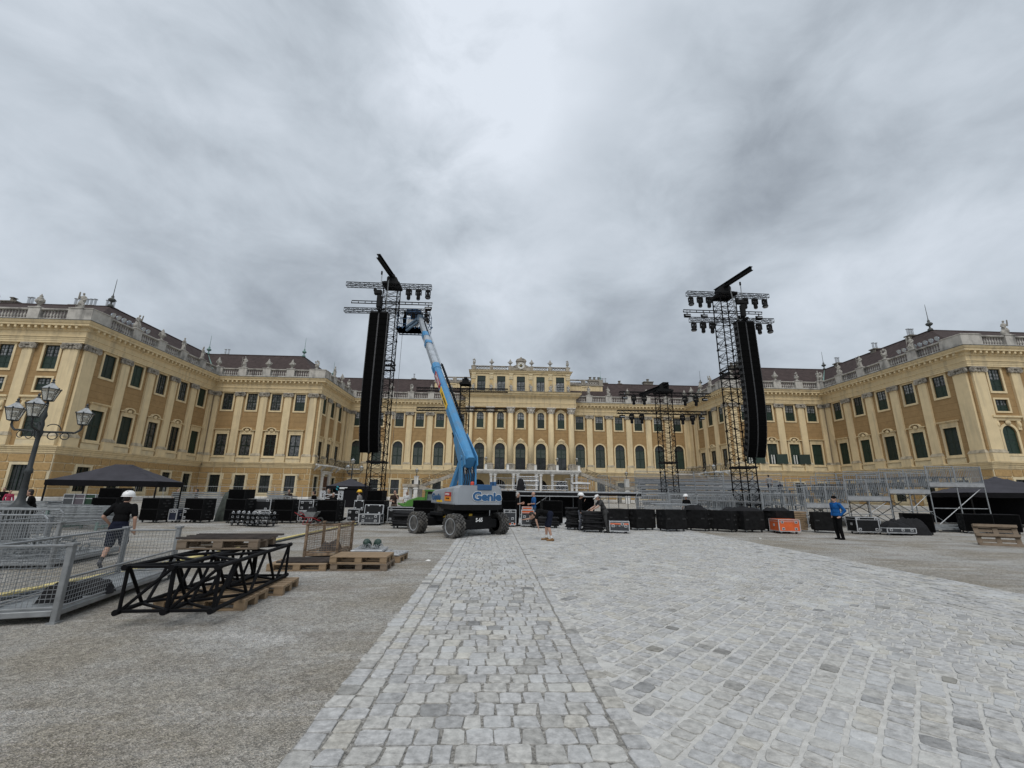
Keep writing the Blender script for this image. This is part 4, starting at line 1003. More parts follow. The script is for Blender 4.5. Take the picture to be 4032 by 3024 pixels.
def spot_mesh(kind):
    body, yoke = MB(), MB()
    if kind == 'spot':
        body.lathe([(.06, -.62), (.15, -.60), (.16, -.48), (.145, -.30), (.17, -.25), (.17, .0), (.12, .05)], 10); yoke.bx(-.2, .2, -.13, .13, .12, .30)
        for s in (-1, 1): yoke.bx(s * .22 - .03, s * .22 + .03, -.08, .08, -.22, .22)
    elif kind == 'wash':
        body.lathe([(.20, -.46), (.235, -.42), (.235, -.34), (.15, -.20), (.12, -.02), (.10, .02)], 12); yoke.bx(-.16, .16, -.12, .12, .10, .26)
        for s in (-1, 1): yoke.bx(s * .19 - .025, s * .19 + .025, -.07, .07, -.22, .2)
    else:
        body.cbox((0, 0, -.18), (.52, .26, .22), .03); body.bx(-.24, .24, -.15, -.12, -.27, -.10); yoke.bx(-.28, .28, -.03, .03, -.06, .0)
        for s in (-1, 1): yoke.bx(s * .28 - .015, s * .28 + .015, -.03, .03, -.2, .0)
        yoke.bx(-.03, .03, -.03, .03, 0, .16)
    return body.mesh('head', M_blk, kind != 'bar'), yoke.mesh('yoke', M_blk)
SPOT = {k: spot_mesh(k) for k in ('spot', 'wash', 'bar')}
lens_m = MB().lathe([(.10, 0), (.10, .03)], 10).mesh('lens', M_lens); bar_l = MB().bx(-.22, .22, -.02, .0, -.03, .03).mesh('lens', M_alu)
hook_m = MB().torus((0, 0, .34), .05, .012, rotm(R(90)), 10, 4).bx(-.02, .02, -.02, .02, .2, .32).mesh('hook_clamp', M_alu)
def lamp(kind, p, tilt, label, group, rz=0):
    t = thing('stage_light', label, 'stage light', (p[0], p[1], p[2] + .07), rz, group); t.scale = (.82,) * 3
    y = put('yoke', SPOT[kind][1], t); h = put('head', SPOT[kind][0], t, rot=(tilt, 0, 0))
    put('hook_clamp', hook_m, t)
    if kind == 'bar': put('lens', bar_l, h, (0, -.155, -.18))
    else: put('lens', lens_m, h, (0, 0, -.655 if kind == 'spot' else -.495), scale=1.0 if kind == 'spot' else 2.0)
    return t

# ------------------------------------------------------------------ speaker towers
SEC = tower_sec(1.0, 2.0).mesh('mast_section', M_blkm)
head_m = MB()
for s in (-1, 1): head_m.bx(-.62, .62, s * .55 - .07, s * .55 + .07, 0, .16); head_m.bx(s * .55 - .07, s * .55 + .07, -.48, .48, .0, .15)
head_m.bx(-.5, .5, -.5, .5, .16, .24); head_m.bx(-.35, .35, -.4, .4, .24, .62); head_m.bx(-.15, .2, -.5, .5, .62, .8)
head_m = head_m.mesh('head_block', M_blk)
base_m = MB().bx(-.9, .9, -.9, .9, 0, .14)
for sx in (-1, 1):
    for sy in (-1, 1): base_m.tube((sx * .4, sy * .4, .1), (sx * 1.4, sy * 1.4, .1), .06, 6); base_m.bx(sx * 1.4 - .14, sx * 1.4 + .14, sy * 1.4 - .14, sy * 1.4 + .14, 0, .06)
base_m = base_m.mesh('base_plate', M_blk)
def tower(label, x, y, top, n, sx):
    t = thing('truss_tower', label, 'truss tower', (x, y, 0))
    put('base_plate', base_m, t); hs = (top - .14) / n
    for k in range(n): put('mast_section', SEC, t, (0, 0, .14 + hs * k), 0, scale=(sx, sx, hs / 2.0))
    put('head_block', head_m, t, (0, 0, top), 0, scale=sx)
    slv = MB()
    for s in (-1, 1): slv.bx(-.56, .56, s * .56 - .03, s * .56 + .03, 0, .1); slv.bx(s * .56 - .03, s * .56 + .03, -.53, .53, .0, .1)
    slv = slv.mesh('sleeve_collar', M_blk)
    for z in ((9.6, 9.95, 3.4) if top > 12 else (4.2,)): put('sleeve_collar', slv, t, (0, 0, z), 0, scale=sx)
    return t
def ibeam(t, p0, p1):
    p0, p1 = Vector(p0), Vector(p1); d = p1 - p0; q = d.to_track_quat('Y', 'Z').to_matrix(); c = (p0 + p1) / 2; L = d.length
    b = MB()
    for z in (-.17, .17): b.box(c + q @ Vector((0, 0, z * .76)), (.24, L, .03), q)
    b.box(c, (.03, L, .24), q); b.build('jib_beam', M_blk, t)
tL = tower('tall black truss tower beside the left hanging speaker column', -7.33, 28.3, 15.55, 8, .95)
ibeam(tL, (0.05, .5, .55 + 15.75), (-.38, -2.7, .4 + 16.0))
tR = tower('tall black truss tower beside the right hanging speaker column', 16.35, 28.3, 15.55, 8, 1.08)
ibeam(tR, (-.3, .5, .5 + 15.75), (.55, -2.75, .4 + 16.0))
tC = tower('shorter black truss tower with lights before the right palace wing', 14.5, 36, 10.2, 6, 1.05)
ibeam(tC, (-1.6, 1.4, 10.25), (.25, -.7, 10.85))
tD = tower('shorter black truss tower hidden behind the blue boom', -2.5, 36, 10.5, 6, .78)

def bar(label, p0, p1, w=.30, h=.26, kind='truss', group=None):
    t = thing('lighting_truss', label, 'truss', ((p0[0] + p1[0]) / 2, (p0[1] + p1[1]) / 2, (p0[2] + p1[2]) / 2), 0, group); c = Vector(t.location); b = MB()
    if kind == 'truss': truss(b, Vector(p0) - c, Vector(p1) - c, w, h, .027, .012, .30)
    else:
        a, e = Vector(p0) - c, Vector(p1) - c; n = 12
        for z in (-.085, .085): b.box((a + e) / 2 + Vector((0, 0, z)), ((e - a).length, .06, .045))
        for i in range(n + 1): b.box(a + (e - a) * (i / n), (.04, .05, .13))
    b.build('truss_bar', M_blkm, t); return t
YL = 27.65
bar('upper lattice light bar crossing the left truss tower', (-10.25, YL, 15.32), (-4.5, YL, 15.30))
bar('middle ladder light bar crossing the left truss tower', (-9.8, YL, 14.02), (-4.4, YL, 14.12), kind='ladder')
bar('lower lattice light bar crossing the left truss tower', (-10.2, YL, 13.44), (-4.5, YL, 13.50))
bar('upper lattice light bar crossing the right truss tower', (13.35, YL, 15.45), (19.2, YL, 15.40))
bar('middle ladder light bar crossing the right truss tower', (13.0, YL, 14.08), (18.6, YL, 14.18), kind='ladder')
bar('lower lattice light bar crossing the right truss tower', (13.4, YL, 13.48), (19.3, YL, 13.55))
bar('upper light bar across the shorter tower before the right wing', (10.5, 35.4, 9.95), (18.3, 35.4, 9.95))
bar('lower light bar across the shorter tower before the right wing', (10.25, 35.4, 8.35), (17.8, 35.4, 8.38))
bar('upper bare light bar behind the blue boom', (-6.45, 35.4, 9.9), (1.1, 35.4, 9.95))
bar('lower bare light bar behind the blue boom', (-6.35, 35.4, 8.25), (1.05, 35.4, 8.28))
# lights hung from the bars
ORD = ('first', 'second', 'third', 'fourth', 'fifth', 'sixth', 'seventh')
def hang(xs, y, z, place, group, dz=.38):
    for i, (k, x, tl) in enumerate(xs):
        nm = {'spot': 'black moving spotlight', 'wash': 'round black wash light', 'bar': 'flat black strobe light'}[k]
        lamp(k, (x, y, z - (dz if k != 'bar' else .22)), tl, '%s, %s from left on %s' % (nm, ORD[i], place), group)
hang([('spot', -6.02, 0), ('spot', -5.36, 0), ('wash', -4.72, 0)], YL, 15.18, 'left tower top bar', 'lights on the left tower')
hang([('bar', -4.64, 0)], YL, 14.0, 'left tower middle bar', 'lights on the left tower')
hang([('wash', -4.7, .2)], YL, 13.4, 'left tower bottom bar', 'lights on the left tower')
hang([('wash', 13.6, -.1), ('spot', 14.25, 0), ('spot', 14.9, .08), ('spot', 17.5, .1), ('spot', 18.2, -.08), ('wash', 18.9, -.1)], YL, 15.28, 'right tower top bar', 'lights on the right tower')
hang([('bar', 13.25, 0), ('bar', 14.45, 0), ('bar', 17.1, 0), ('bar', 18.35, 0)], YL, 14.05, 'right tower middle bar', 'lights on the right tower')
hang([('wash', 13.65, .1), ('spot', 14.3, .05), ('spot', 14.95, .1), ('spot', 18.25, -.1), ('wash', 19.0, -.15)], YL, 13.38, 'right tower bottom bar', 'lights on the right tower')
hang([('bar', 10.95, 0), ('spot', 11.7, 0), ('spot', 12.6, 0), ('spot', 16.1, .06), ('spot', 17.05, .06), ('bar', 17.8, 0)], 35.4, 9.83, 'upper bar of the shorter right tower', 'lights on the shorter tower')
hang([('bar', 10.65, 0), ('spot', 11.45, 0), ('spot', 12.3, 0), ('spot', 15.75, 0), ('spot', 16.6, 0), ('bar', 17.4, 0)], 35.4, 8.23, 'lower bar of the shorter right tower', 'lights on the shorter tower')

# ------------------------------------------------------------------ hanging line arrays
def array(label, x, y, ztop, n, w=1.14, curve=1.1):
    t = thing('line_array', label, 'speaker array', (x, y, 0)); hc = .435; cab = MB()
    # trapezoidal cabinet: front 0..w, tapering to the back
    cab.prism([(-.03, -hc / 2 - .012), (.52, -hc / 2 + .03), (.52, hc / 2 - .03), (-.03, hc / 2 + .012)], -w / 2, w / 2, 'x')
    cm = cab.mesh('cabinet', M_blk); gr = MB()
    gr.bx(-w / 2 + .015, -.045, -.055, -.028, -hc / 2 + .02, hc / 2 - .02); gr.bx(.045, w / 2 - .015, -.055, -.028, -hc / 2 + .02, hc / 2 - .02); gm = gr.mesh('grille', M_grille)
    cs = MB().bx(-.04, .04, -.045, -.03, -hc / 2 + .015, hc / 2 - .015).mesh('centre_strip', mat('grey_strip', (.035, .035, .037), rough=.5))
    pl = MB()
    for s in (-1, 1):
        pl.bx(s * (w / 2 + .018) - .02, s * (w / 2 + .018) + .02, -.03, .04, -hc / 2 + .02, hc / 2 - .02); pl.bx(s * (w / 2 + .015) - .02, s * (w / 2 + .015) + .02, .1, .3, -.1, .08); pl.bx(s * (w / 2 + .02) - .025, s * (w / 2 + .02) + .025, .36, .42, -.15, .15)
    pm = pl.mesh('rigging_plate', mat('rig_plate', (.045, .046, .048), rough=.5, var=.3, scale=7))
    z = ztop; yy = 0; a = R(1.5)
    for k in range(n):
        f = k / (n - 1); a = R(1.0) - R(24) * max(0, f - .35) ** 2 / .42          # lower boxes aim down at the crowd and curl back
        c = Vector((0, yy, z - hc / 2 * math.cos(a)))
        o = put('cabinet', cm, t, c, rot=(-a, 0, 0)); put('grille', gm, o); put('centre_strip', cs, o); put('rigging_plate', pm, o)
        z -= hc * .955 * math.cos(a); yy += hc * math.sin(-a)
    fr = MB().bx(-w / 2, w / 2, 0, .6, ztop + .01, ztop + .12).bx(-.08, .08, -.3, .9, ztop + .12, ztop + .26); fr.build('fly_frame', M_blk, t)
    return t, z
aL, zb = array('tall black hanging speaker column left of the boom lift', -7.72, 27.0, 13.05, 22)
aR, zb = array('tall black hanging speaker column right of the court', 16.93, 27.0, 13.15, 22)
def hoist(label, x, y, z0, z1, dx=0, body=True):
    t = thing('chain_hoist', label, 'chain hoist', (x, y, z0)); b = MB()
    b.tube((0, 0, .9 if body else 0), (dx, 0, z1 - z0), .014, 4); b.tube((.05, 0, .9 if body else 0), (dx + .04, 0, z1 - z0), .012, 4); b.build('chain', M_galvd, t)
    if body:
        b = MB().cbox((0, 0, .50), (.30, .30, .9), .05).cbox((-.12, 0, 1.15), (.5, .26, .34), .05).cbox((-.32, 0, 1.3), (.2, .2, .2), .03).tube((0, 0, 0), (0, 0, .1), .05, 6); b.build('motor', M_blk, t)
    MB().cbox((dx, 0, z1 - z0 - .12), (.10, .10, .26), .02).build('hook', M_blk, t)
hoist('chain hoist motor above the left speaker column', -7.75, 26.9, 13.3, 16.0, -.0)
hoist('second chain above the left speaker column by the tower', -7.42, 27.4, 13.3, 15.9, 0, False)
hoist('chain hoist motor above the right speaker column', 16.75, 26.85, 13.4, 16.05, .05)
hoist('second chain above the right speaker column by the tower', 16.4, 27.0, 13.3, 15.8, -.3, False)
# cable hanging from the basket to the ground
b = MB(); pts = [(-6.5, 28.8, 12.45), (-6.52, 28.8, 9), (-6.56, 28.8, 5), (-6.6, 28.8, 2), (-6.62, 28.8, .1)]
b.path(pts, .014, 4); t = b.build('hanging_cable', mat('cable_grey', (.10, .10, .10))); tag(t, 'thin cable hanging straight down from the lift basket', 'cable')

# ------------------------------------------------------------------ boom lift
M_lblue = mat('lift_blue', (0.060, 0.245, 0.47), rough=0.45, var=0.10, scale=1.6, dirt=((.13, .20, .27), .6, 2.6, .35), spec=.5)
M_lgrey = mat('lift_grey', (0.29, 0.315, 0.345), rough=0.5, var=0.06, scale=1.5, dirt=((.22, .225, .225), .4, 1.6, .6))
M_lrim = mat('rim_grey', (0.33, 0.345, 0.36), rough=0.6, var=0.15, scale=5)
M_lsil = mat('boom_silver', (0.40, 0.435, 0.47), rough=0.4, metal=.25, var=0.12, scale=2.2)
M_logo = mat('logo_blue', (0.022, 0.095, 0.22), rough=0.5, var=.03); M_txtw = mat('letter_white', (.78, .78, .77), rough=.5, var=.03)
M_red = mat('sticker_red', (.42, .018, .022), rough=.5, var=.06); M_yel = mat('sticker_yellow', (.80, .50, .03), rough=.5, var=.06); M_org = mat('sticker_orange', (.78, .28, .03), rough=.5, var=.06)
M_chrome = mat('chrome_rod', (.7, .71, .72), rough=.15, metal=1.0, var=.03)
def text(name, s, size, mt, parent, loc_, rot, ext=.004, bold=.012, sx=1.0, spacing=1.0, shear=0):
    cu = bpy.data.curves.new(name, 'FONT'); cu.body = s; cu.size = size; cu.extrude = ext; cu.offset = bold; cu.align_x = 'CENTER'; cu.align_y = 'CENTER'; cu.space_character = spacing; cu.shear = shear; cu.resolution_u = 3
    o = bpy.data.objects.new(name, cu); col.objects.link(o); bpy.context.view_layer.update()
    me = bpy.data.meshes.new_from_object(o.evaluated_get(bpy.context.evaluated_depsgraph_get())); bpy.data.objects.remove(o); bpy.data.curves.remove(cu)
    me.materials.clear(); me.materials.append(mt)
    return put(name, me, parent, loc_, rot=rot, scale=(sx, 1, 1))
lift = thing('boom_lift', 'blue and grey telescopic boom lift with raised boom on the paved path', 'boom lift', (-1.4, 18.95, 0))
LC = Vector((-1.4, 18.95, 0)); cu_ = R(133); U = Vector((math.cos(cu_), math.sin(cu_), 0)); V = Vector((math.cos(R(43)), math.sin(R(43)), 0))
# wheels
def wheel_meshes():
    r0, w_ = .415, .36; ty = MB(); prof = [(.285, -w_ / 2), (.37, -w_ / 2 - .01), (r0 - .03, -w_ / 2 + .03), (r0 - .012, -w_ / 4), (r0 - .012, w_ / 4), (r0 - .03, w_ / 2 - .03), (.37, w_ / 2 + .01), (.285, w_ / 2)]
    ty.lathe(prof, 28); n = 18
    for k in range(n):                                  # chevron lugs
        for s in (-1, 1):
            a = 2 * math.pi * (k + (.5 if s > 0 else 0)) / n
            for j in range(3):
                aa = a + s * 0 + .14 * j; z = s * (.02 + .065 * j + .03); rr = r0 + .004
                M = Matrix.Rotation(aa, 3, 'Z'); ty.box(M @ Vector((rr, 0, z)), (.06, .075, .075), M)
            M = Matrix.Rotation(a + .40, 3, 'Z'); ty.box(M @ Vector((r0 - .03, 0, s * (w_ / 2 - .01))), (.09, .07, .07), M)
    rim = MB().lathe([(.295, w_ / 2 - .01), (.305, w_ / 2 + .015), (.275, w_ / 2 + .01), (.255, w_ / 2 - .06), (.22, w_ / 2 - .12), (.10, w_ / 2 - .11), (.10, w_ / 2 - .03), (.07, w_ / 2 - .01)], 24); 
    rim.lathe([(.26, -w_ / 2), (.24, -w_ / 2 + .04), (.1, -w_ / 2 + .05)], 20)
    hub = MB()
    for k in range(9): a = k * 2 * math.pi / 9; hub.tube((.15 * math.cos(a), .15 * math.sin(a), w_ / 2 - .11), (.15 * math.cos(a), .15 * math.sin(a), w_ / 2 - .07), .018, 6)
    return ty.mesh('tyre', mat('grey_tyre', (.085, .082, .078), rough=.9, var=.35, scale=5, dirt=((.19, .175, .15), .6, 4, 1))), rim.mesh('rim', M_lrim, False), hub.mesh('wheel_nuts', M_lrim)
TY, RM, HB = wheel_meshes()
for su, sv in ((-1, -1), (1, -1), (-1, 1), (1, 1)):
    p = U * (1.22 * su) + V * (1.16 * sv); d = V * sv
    st = R(8) if su < 0 else 0
    w_ = empty('wheel', (p.x, p.y, .418), 0, lift); w_.rotation_euler = Vector(d).to_track_quat('Z', 'Y').to_euler(); w_.rotation_euler.rotate_axis('Y' if False else 'Z', 0)
    put('tyre', TY, w_); put('rim', RM, w_); put('wheel_nuts', HB, w_)
ch = MB(); Mu = Matrix.Rotation(cu_, 3, 'Z')
ch.cbox((0, 0, .62), (2.2, .85, .34), .04, Mu)
for s in (-1, 1):
    ch.cbox(U * (1.2 * s) + Vector((0, 0, .47)), (.5, 1.72, .34), .04, Mu); ch.cbox(U * (1.33 * s) + Vector((0, 0, .52)), (.26, 1.1, .5), .04, Mu)
    ch.cbox(U * (.75 * s) + Vector((0, 0, .78)), (.9, 1.2, .16), .03, Mu)
ch.lathe([(.62, .78), (.62, .98), (.5, 1.0)], 24); ch.build('chassis', M_blk, lift)
qrot = (V.cross(Vector((0, 0, 1))))                      # plate normal = -U
Mt = Matrix((V, Vector((0, 0, 1)), -U)).transposed()
text('model_plate', 'S-65', .20, M_txtw, lift, -U * 1.466 + Vector((0, 0, .62)) - V * .12, Mt.to_euler(), bold=.006)
for sv_, m_, off in ((-.35, M_yel, .74), (-.62, M_txtw, .72), (.55, M_yel, .70)):
    b = MB().box(-U * 1.2 + V * sv_ + Vector((0, 0, 0)), (.01, .14, .10), Mu)
for p_, m_ in ((-V * .43 + U * .35 + Vector((0, 0, .70)), M_yel), (-V * .61 + U * -.5 + Vector((0, 0, .79)), M_txtw), (-U * 1.205 - V * .35 + Vector((0, 0, .80)), M_yel)):
    b = MB().cbox(p_ - V * .0 - (U if p_.dot(U) < -1 else V) * .005, (.012 if p_.dot(U) < -1 else .16, .16 if p_.dot(U) < -1 else .012, .10), .002, Mu).build('warning_label', m_, lift)
# turntable: local x to the right of the rear face, y = boom direction
az = R(23); tt = put('turntable', None, lift, (.33, .02, 0), az)
def hullbox(y0, y1, z0, z1, hw_, side=0): pass
body = MB(); xs = 1.02
# rounded counterweight body: plan outline with rounded rear corners, tapered top
plan = [(-xs, 1.75), (-xs, -1.28), (-xs + .05, -1.38), (-xs + .16, -1.42), (xs - .16, -1.42), (xs - .05, -1.38), (xs, -1.28), (xs, 1.75)]
lev = [(1.20, 1.0, 0), (1.24, 1.012, 0), (1.66, 1.0, 0), (1.82, .97, .0), (1.90, .90, .0), (1.93, .80, 0)]
vs = []; m_ = len(plan)
for z, s_, dz in lev:
    for x, y in plan: 
        zz = z if y < 1.0 else min(z, 1.20 + (z - 1.20) * .78); vs.append((x * s_, (y + 1.42) * (.5 + s_ / 2) - 1.42 if y < 0 else y * s_, zz))
fs = [(k * m_ + i, k * m_ + (i + 1) % m_, (k + 1) * m_ + (i + 1) % m_, (k + 1) * m_ + i) for k in range(len(lev) - 1) for i in range(m_)] + [tuple(range(m_)), tuple((len(lev) - 1) * m_ + i for i in range(m_))]
body.add(vs, fs); body.build('counterweight_cover', M_lgrey, tt)
b = MB(); b.prism([(-xs + .01, 1.2), (-xs + .01, 1.0), (-xs + .35, .99), (xs - .35, .99), (xs - .01, 1.03), (xs - .01, 1.2)], -1.40, .3); b.prism([(-xs + .05, 1.21), (-xs + .35, 1.02), (xs - .35, 1.02), (xs - .05, 1.21)], .3, 1.6); b.build('skirt', M_blk, tt)
b = MB().cbox((.22, -1.30, 1.86), (.62, .30, .22), .02).bx(.52, .60, -1.35, -1.25, 1.86, 2.08).cbox((.68, -1.30, 1.96), (.12, .2, .26), .02).build('control_cover', mat('lift_navy', (.022, .085, .20), rough=.5), tt)
for x in (-.20, .82): 
    c = MB().lathe([(.075, 1.93), (.075, 2.02), (.05, 2.06)], 10, (x, -1.15 if x < 0 else -1.0, .02)).build('beacon', mat('beacon_red', (.60, .06, .03), rough=.3), tt); MB().lathe([(.05, 1.85), (.05, 1.95)], 8, (x, -1.15 if x < 0 else -1.0, 0)).build('beacon_base', M_alu, tt)
Mr = Matrix(((1, 0, 0), (0, 0, -1), (0, 1, 0)))       # text on the rear face
tx = text('logo', 'Genie', .46, M_logo, tt, (.33, -1.443, 1.50), Mr.to_euler(), bold=.022, sx=1.12, spacing=.98)
to = text('logo_outline', 'Genie', .46, M_txtw, tt, (.33, -1.440, 1.50), Mr.to_euler(), ext=.002, bold=.036, sx=1.12, spacing=.98)
Ms = Matrix(((0, 0, -1), (-1, 0, 0), (0, 1, 0)))      # text on the left side face
text('logo', 'Genie', .36, M_logo, tt, (-xs - .018, 1.0, 1.46), Ms.to_euler(), bold=.016, sx=1.5)
for z0, z1, m_, s_, sz, mt_ in ((1.50, 1.66, M_red, 'ZEPPELIN', .10, M_txtw), (1.32, 1.495, M_org, 'Tel. rental', .09, M_blk)):
    k = MB().bx(-xs - .022, -xs - .01, -1.05, -.25, z0, z1).build('sticker', m_, tt); text('sticker_text', s_, sz, mt_, tt, (-xs - .024, -.58, (z0 + z1) / 2), Ms.to_euler(), ext=.001, bold=.003, sx=1.3) if m_ is M_red else MB().bx(-xs - .026, -xs - .02, -.85, -.62, 1.40, 1.45).bx(-xs - .026, -xs - .02, -.57, -.42, 1.40, 1.45).build('sticker_lettering', mt_, tt)
MB().bx(-xs - .02, -xs - .01, .1, .9, 1.26, 1.35).build('warning_label', M_yel, tt)
# boom, in turntable coordinates: the world axis azimuth is the local +y
BO = Vector((-1.03 - (-1.4 + .33), 18.2 - 18.97, 0)); Mi = Matrix.Rotation(-az, 3, 'Z')
def w2t(p): return Mi @ (Vector(p) - Vector((-1.4 + .33, 18.97, 0)))
P0, Pm, Pn, P1 = w2t((-1.03, 18.2, 3.04)), w2t((-3.34, 23.63, 8.51)), w2t((-4.55, 26.5, 11.45)), w2t((-5.19, 28.0, 13.14))
def boomsec(nm, a, c, wd, hd, m_, wd2=None, hd2=None, ch_=.05):
    a, c = Vector(a), Vector(c); q = (c - a).to_track_quat('Y', 'Z').to_matrix(); L = (c - a).length; b_ = MB()
    wd2, hd2 = wd2 or wd, hd2 or hd; vs = []
    for y, ww, hh in ((0, wd, hd), (L, wd2, hd2)):
        k = ch_ * ww / .4
        for x, z in ((-ww / 2 + k, -hh / 2), (ww / 2 - k, -hh / 2), (ww / 2, -hh / 2 + k), (ww / 2, hh / 2 - k), (ww / 2 - k, hh / 2), (-ww / 2 + k, hh / 2), (-ww / 2, hh / 2 - k), (-ww / 2, -hh / 2 + k)): vs.append(a + q @ Vector((x, y, z)))
    b_.add(vs, [(i, (i + 1) % 8, 8 + (i + 1) % 8, 8 + i) for i in range(8)] + [tuple(range(8)), tuple(range(15, 7, -1))])
    return b_.build(nm, m_, tt), q
bd = (P1 - P0).normalized()
bm, qb = boomsec('main_boom', P0 - bd * .30, Pm, .42, .54, M_lblue, .40, .46, .1)
boomsec('telescope_section', Pm - bd * .2, Pn, .36, .42, M_lsil, ch_=.08); boomsec('telescope_collar', Pm + bd * (Pn - Pm).length * .62, Pm + bd * (Pn - Pm).length * .70, .40, .46, M_lblue)
boomsec('boom_collar', Pn - bd * .55, Pn + bd * .02, .40, .46, M_lblue, ch_=.09); boomsec('telescope_tip', Pn, P1, .27, .32, M_lsil, ch_=.06)
boomsec('boom_collar', Pm - bd * .5, Pm + bd * .02, .45, .51, M_lblue, ch_=.1)
sd_ = qb @ Vector((1, 0, 0)); up_ = qb @ Vector((0, 0, 1))
# cable track along the upper right edge of the boom
b = MB(); o = sd_ * .235 + up_ * .20
for k in range(23): c = P0 + bd * (2.5 + k * .235) + o; b.box(c, (.08, .16, .12), qb)
b.path([P0 + bd * 2.4 + o, P0 + bd * 7.9 + o], .03, 5); b.build('cable_track', M_blk, tt)
b = MB(); b.path([Pm + sd_ * .27 + up_ * .12, P1 + sd_ * .24 + up_ * .1], .05, 6); b.build('hose_tube', M_lsil, tt)
# stickers on the left face of the boom
dl = -sd_; Mb = Matrix((-bd, -(dl.cross(-bd)) * -1, dl)).transposed()
for t0, t1, m_, s_, mt_ in ((.50, .68, M_red, 'ZEPPELIN', M_txtw), (.26, .48, M_yel, 'zeppelin rental', M_red)):
    L = (Pm - P0).length; c = P0 + bd * (L * (t0 + t1) / 2 + 1.6) + dl * .214
    k = MB().box(c, (.012, L * (t1 - t0), .30), qb).build('sticker', m_, tt)
    Mx = Matrix((-bd, -up_ if False else (dl.cross(-bd)), dl)).transposed(); text('sticker_text', s_, .24, mt_, tt, c + dl * .009, Mx.to_euler(), ext=.001, bold=.006, sx=1.1) if m_ is M_red else MB().box(c + dl * .007 - bd * .3, (.006, .62, .09), qb).box(c + dl * .007 + bd * .28, (.006, .38, .09), qb).build('sticker_lettering', M_blk, tt)
# rear end plates, pivot, uprights and cylinders
b = MB()
for s in (-1, 1):
    x = s * .27; pr = [(P0.y - .42, P0.z - .30), (P0.y - .12, P0.z - .42), (P0.y + .45, P0.z - .12), (P0.y + 1.2, P0.z + .85), (P0.y + 1.0, P0.z + 1.15), (P0.y - .35, P0.z + .05)]
    b.prism(pr, P0.x + x - .02, P0.x + x + .02, 'x')
b.tube((P0.x - .34, P0.y, P0.z), (P0.x + .34, P0.y, P0.z), .10, 12); b.build('pivot_plates', M_lblue, tt)
b = MB()
for s in (-1, 1):
    x = s * .30; b.prism([(P0.y - .13, P0.z - .1), (P0.y + .13, P0.z - .1), (P0.y + .16, 1.75), (P0.y - .18, 1.75)], P0.x + x - .035, P0.x + x + .035, 'x')
b.bx(P0.x - .3, P0.x + .3, P0.y + .1, P0.y + .2, 1.75, 2.4); b.build('upright', M_lblue, tt)
c0 = Vector((P0.x, P0.y + 1.95, 1.7)); c1 = P0 + bd * 1.9 - up_ * .42
boomsec('lift_strut', (P0.x - .1, P0.y + 1.75, 1.72), P0 + bd * .55 - up_ * .35, .20, .26, M_lblue, .18, .22)
b = MB(); b.tube(P0 + bd * 1.0 - up_ * .42, P0 + bd * 2.3 - up_ * .46, .12, 12); b.build('cylinder_barrel', M_blk, tt); b = MB(); b.tube(P0 + bd * 2.2 - up_ * .46, P0 + bd * 4.9 - up_ * .42, .06, 10); b.tube(P0 + bd * 4.8 - up_ * .3, P0 + bd * 5.0 - up_ * .5, .1, 8); b.build('cylinder_rod', M_chrome, tt)
b = MB(); b.tube((P0.x + .12, P0.y + .05, 1.75), (P0.x + .12, P0.y + .12, P0.z - .2), .09, 10); b.tube((P0.x - .14, P0.y + .1, 1.75), (P0.x - .14, P0.y + .2, P0.z - .3), .07, 10); b.build('slave_cylinder', M_lblue, tt)
b = MB()
for k in range(5): x = -.2 + .1 * k; b.path([(P0.x + x, P0.y - .05, 1.8), (P0.x + x + .05, P0.y - .15, 2.2 + .05 * k), (P0.x + x, P0.y, 2.6)], .02, 5)
b.build('hydraulic_hoses', M_rub, tt)
# jib and basket (world aligned)
bk = empty('basket', (-1.4 * -1 - 5.9 + 0, 28.0 - 18.95, 11.75), 0, lift); bk.location = (-5.72 + 1.4, 28.78 - 18.95, 12.50)
wb, db, hb = 2.2, .95, 1.2; b = MB().bx(-wb / 2, wb / 2, -db / 2, db / 2, 0, .05)
b.bx(-wb / 2, wb / 2, -db / 2 - .02, -db / 2, .0, .12); b.bx(-wb / 2, wb / 2, db / 2, db / 2 + .02, .0, .12)
for i in range(9): b.bx(-wb / 2 + wb * i / 8 - .02, -wb / 2 + wb * i / 8 + .02, -db / 2, db / 2, -.06, .0)
for s in (-1, 1): b.bx(-wb / 2, wb / 2, s * db / 2 - .03, s * db / 2 + .03, -.12, -.06); M_bk = mat('basket_blue', (.025, .10, .22), rough=.5, var=.2, scale=5); b.build('floor', M_bk, bk)
b = MB()
for z in (.35, .72, hb):
    for s in (-1, 1): b.tube((-wb / 2, s * db / 2, z), (wb / 2, s * db / 2, z), .022, 6); b.tube((s * wb / 2, -db / 2, z), (s * wb / 2, db / 2, z), .022, 6)
for i in range(8):
    for s in (-1, 1): x = -wb / 2 + wb * i / 7; b.tube((x, s * db / 2, 0), (x, s * db / 2, hb), .02, 6)
for i in range(9): b.box((-wb / 2 + .15 + i * .28, -db / 2 - .025, .09), (.1, .012, .17), rotm(0, R(35), 0))
b.build('guard_rail', M_bk, bk)
b = MB().cbox((-.05, -.15, 1.32), (1.0, .45, .34), .05).cbox((-.05, -.1, 1.55), (.5, .3, .12), .03).build('control_box', M_bk, bk)
MB().bx(-.4, .4, -db / 2 - .06, -db / 2 - .03, .15, .65).build('sign_plate', M_txtw, bk)
b = MB(); b.cbox((.2, -.3, .95), (.85, .2, .5), .04).build('tool_bag', M_blk, bk)
J0 = Vector((-5.19 + 1.4, 28.0 - 18.95, 13.14)); J1 = Vector((-6.15 + 1.4, 28.25 - 18.95, 12.45))
b = MB(); 
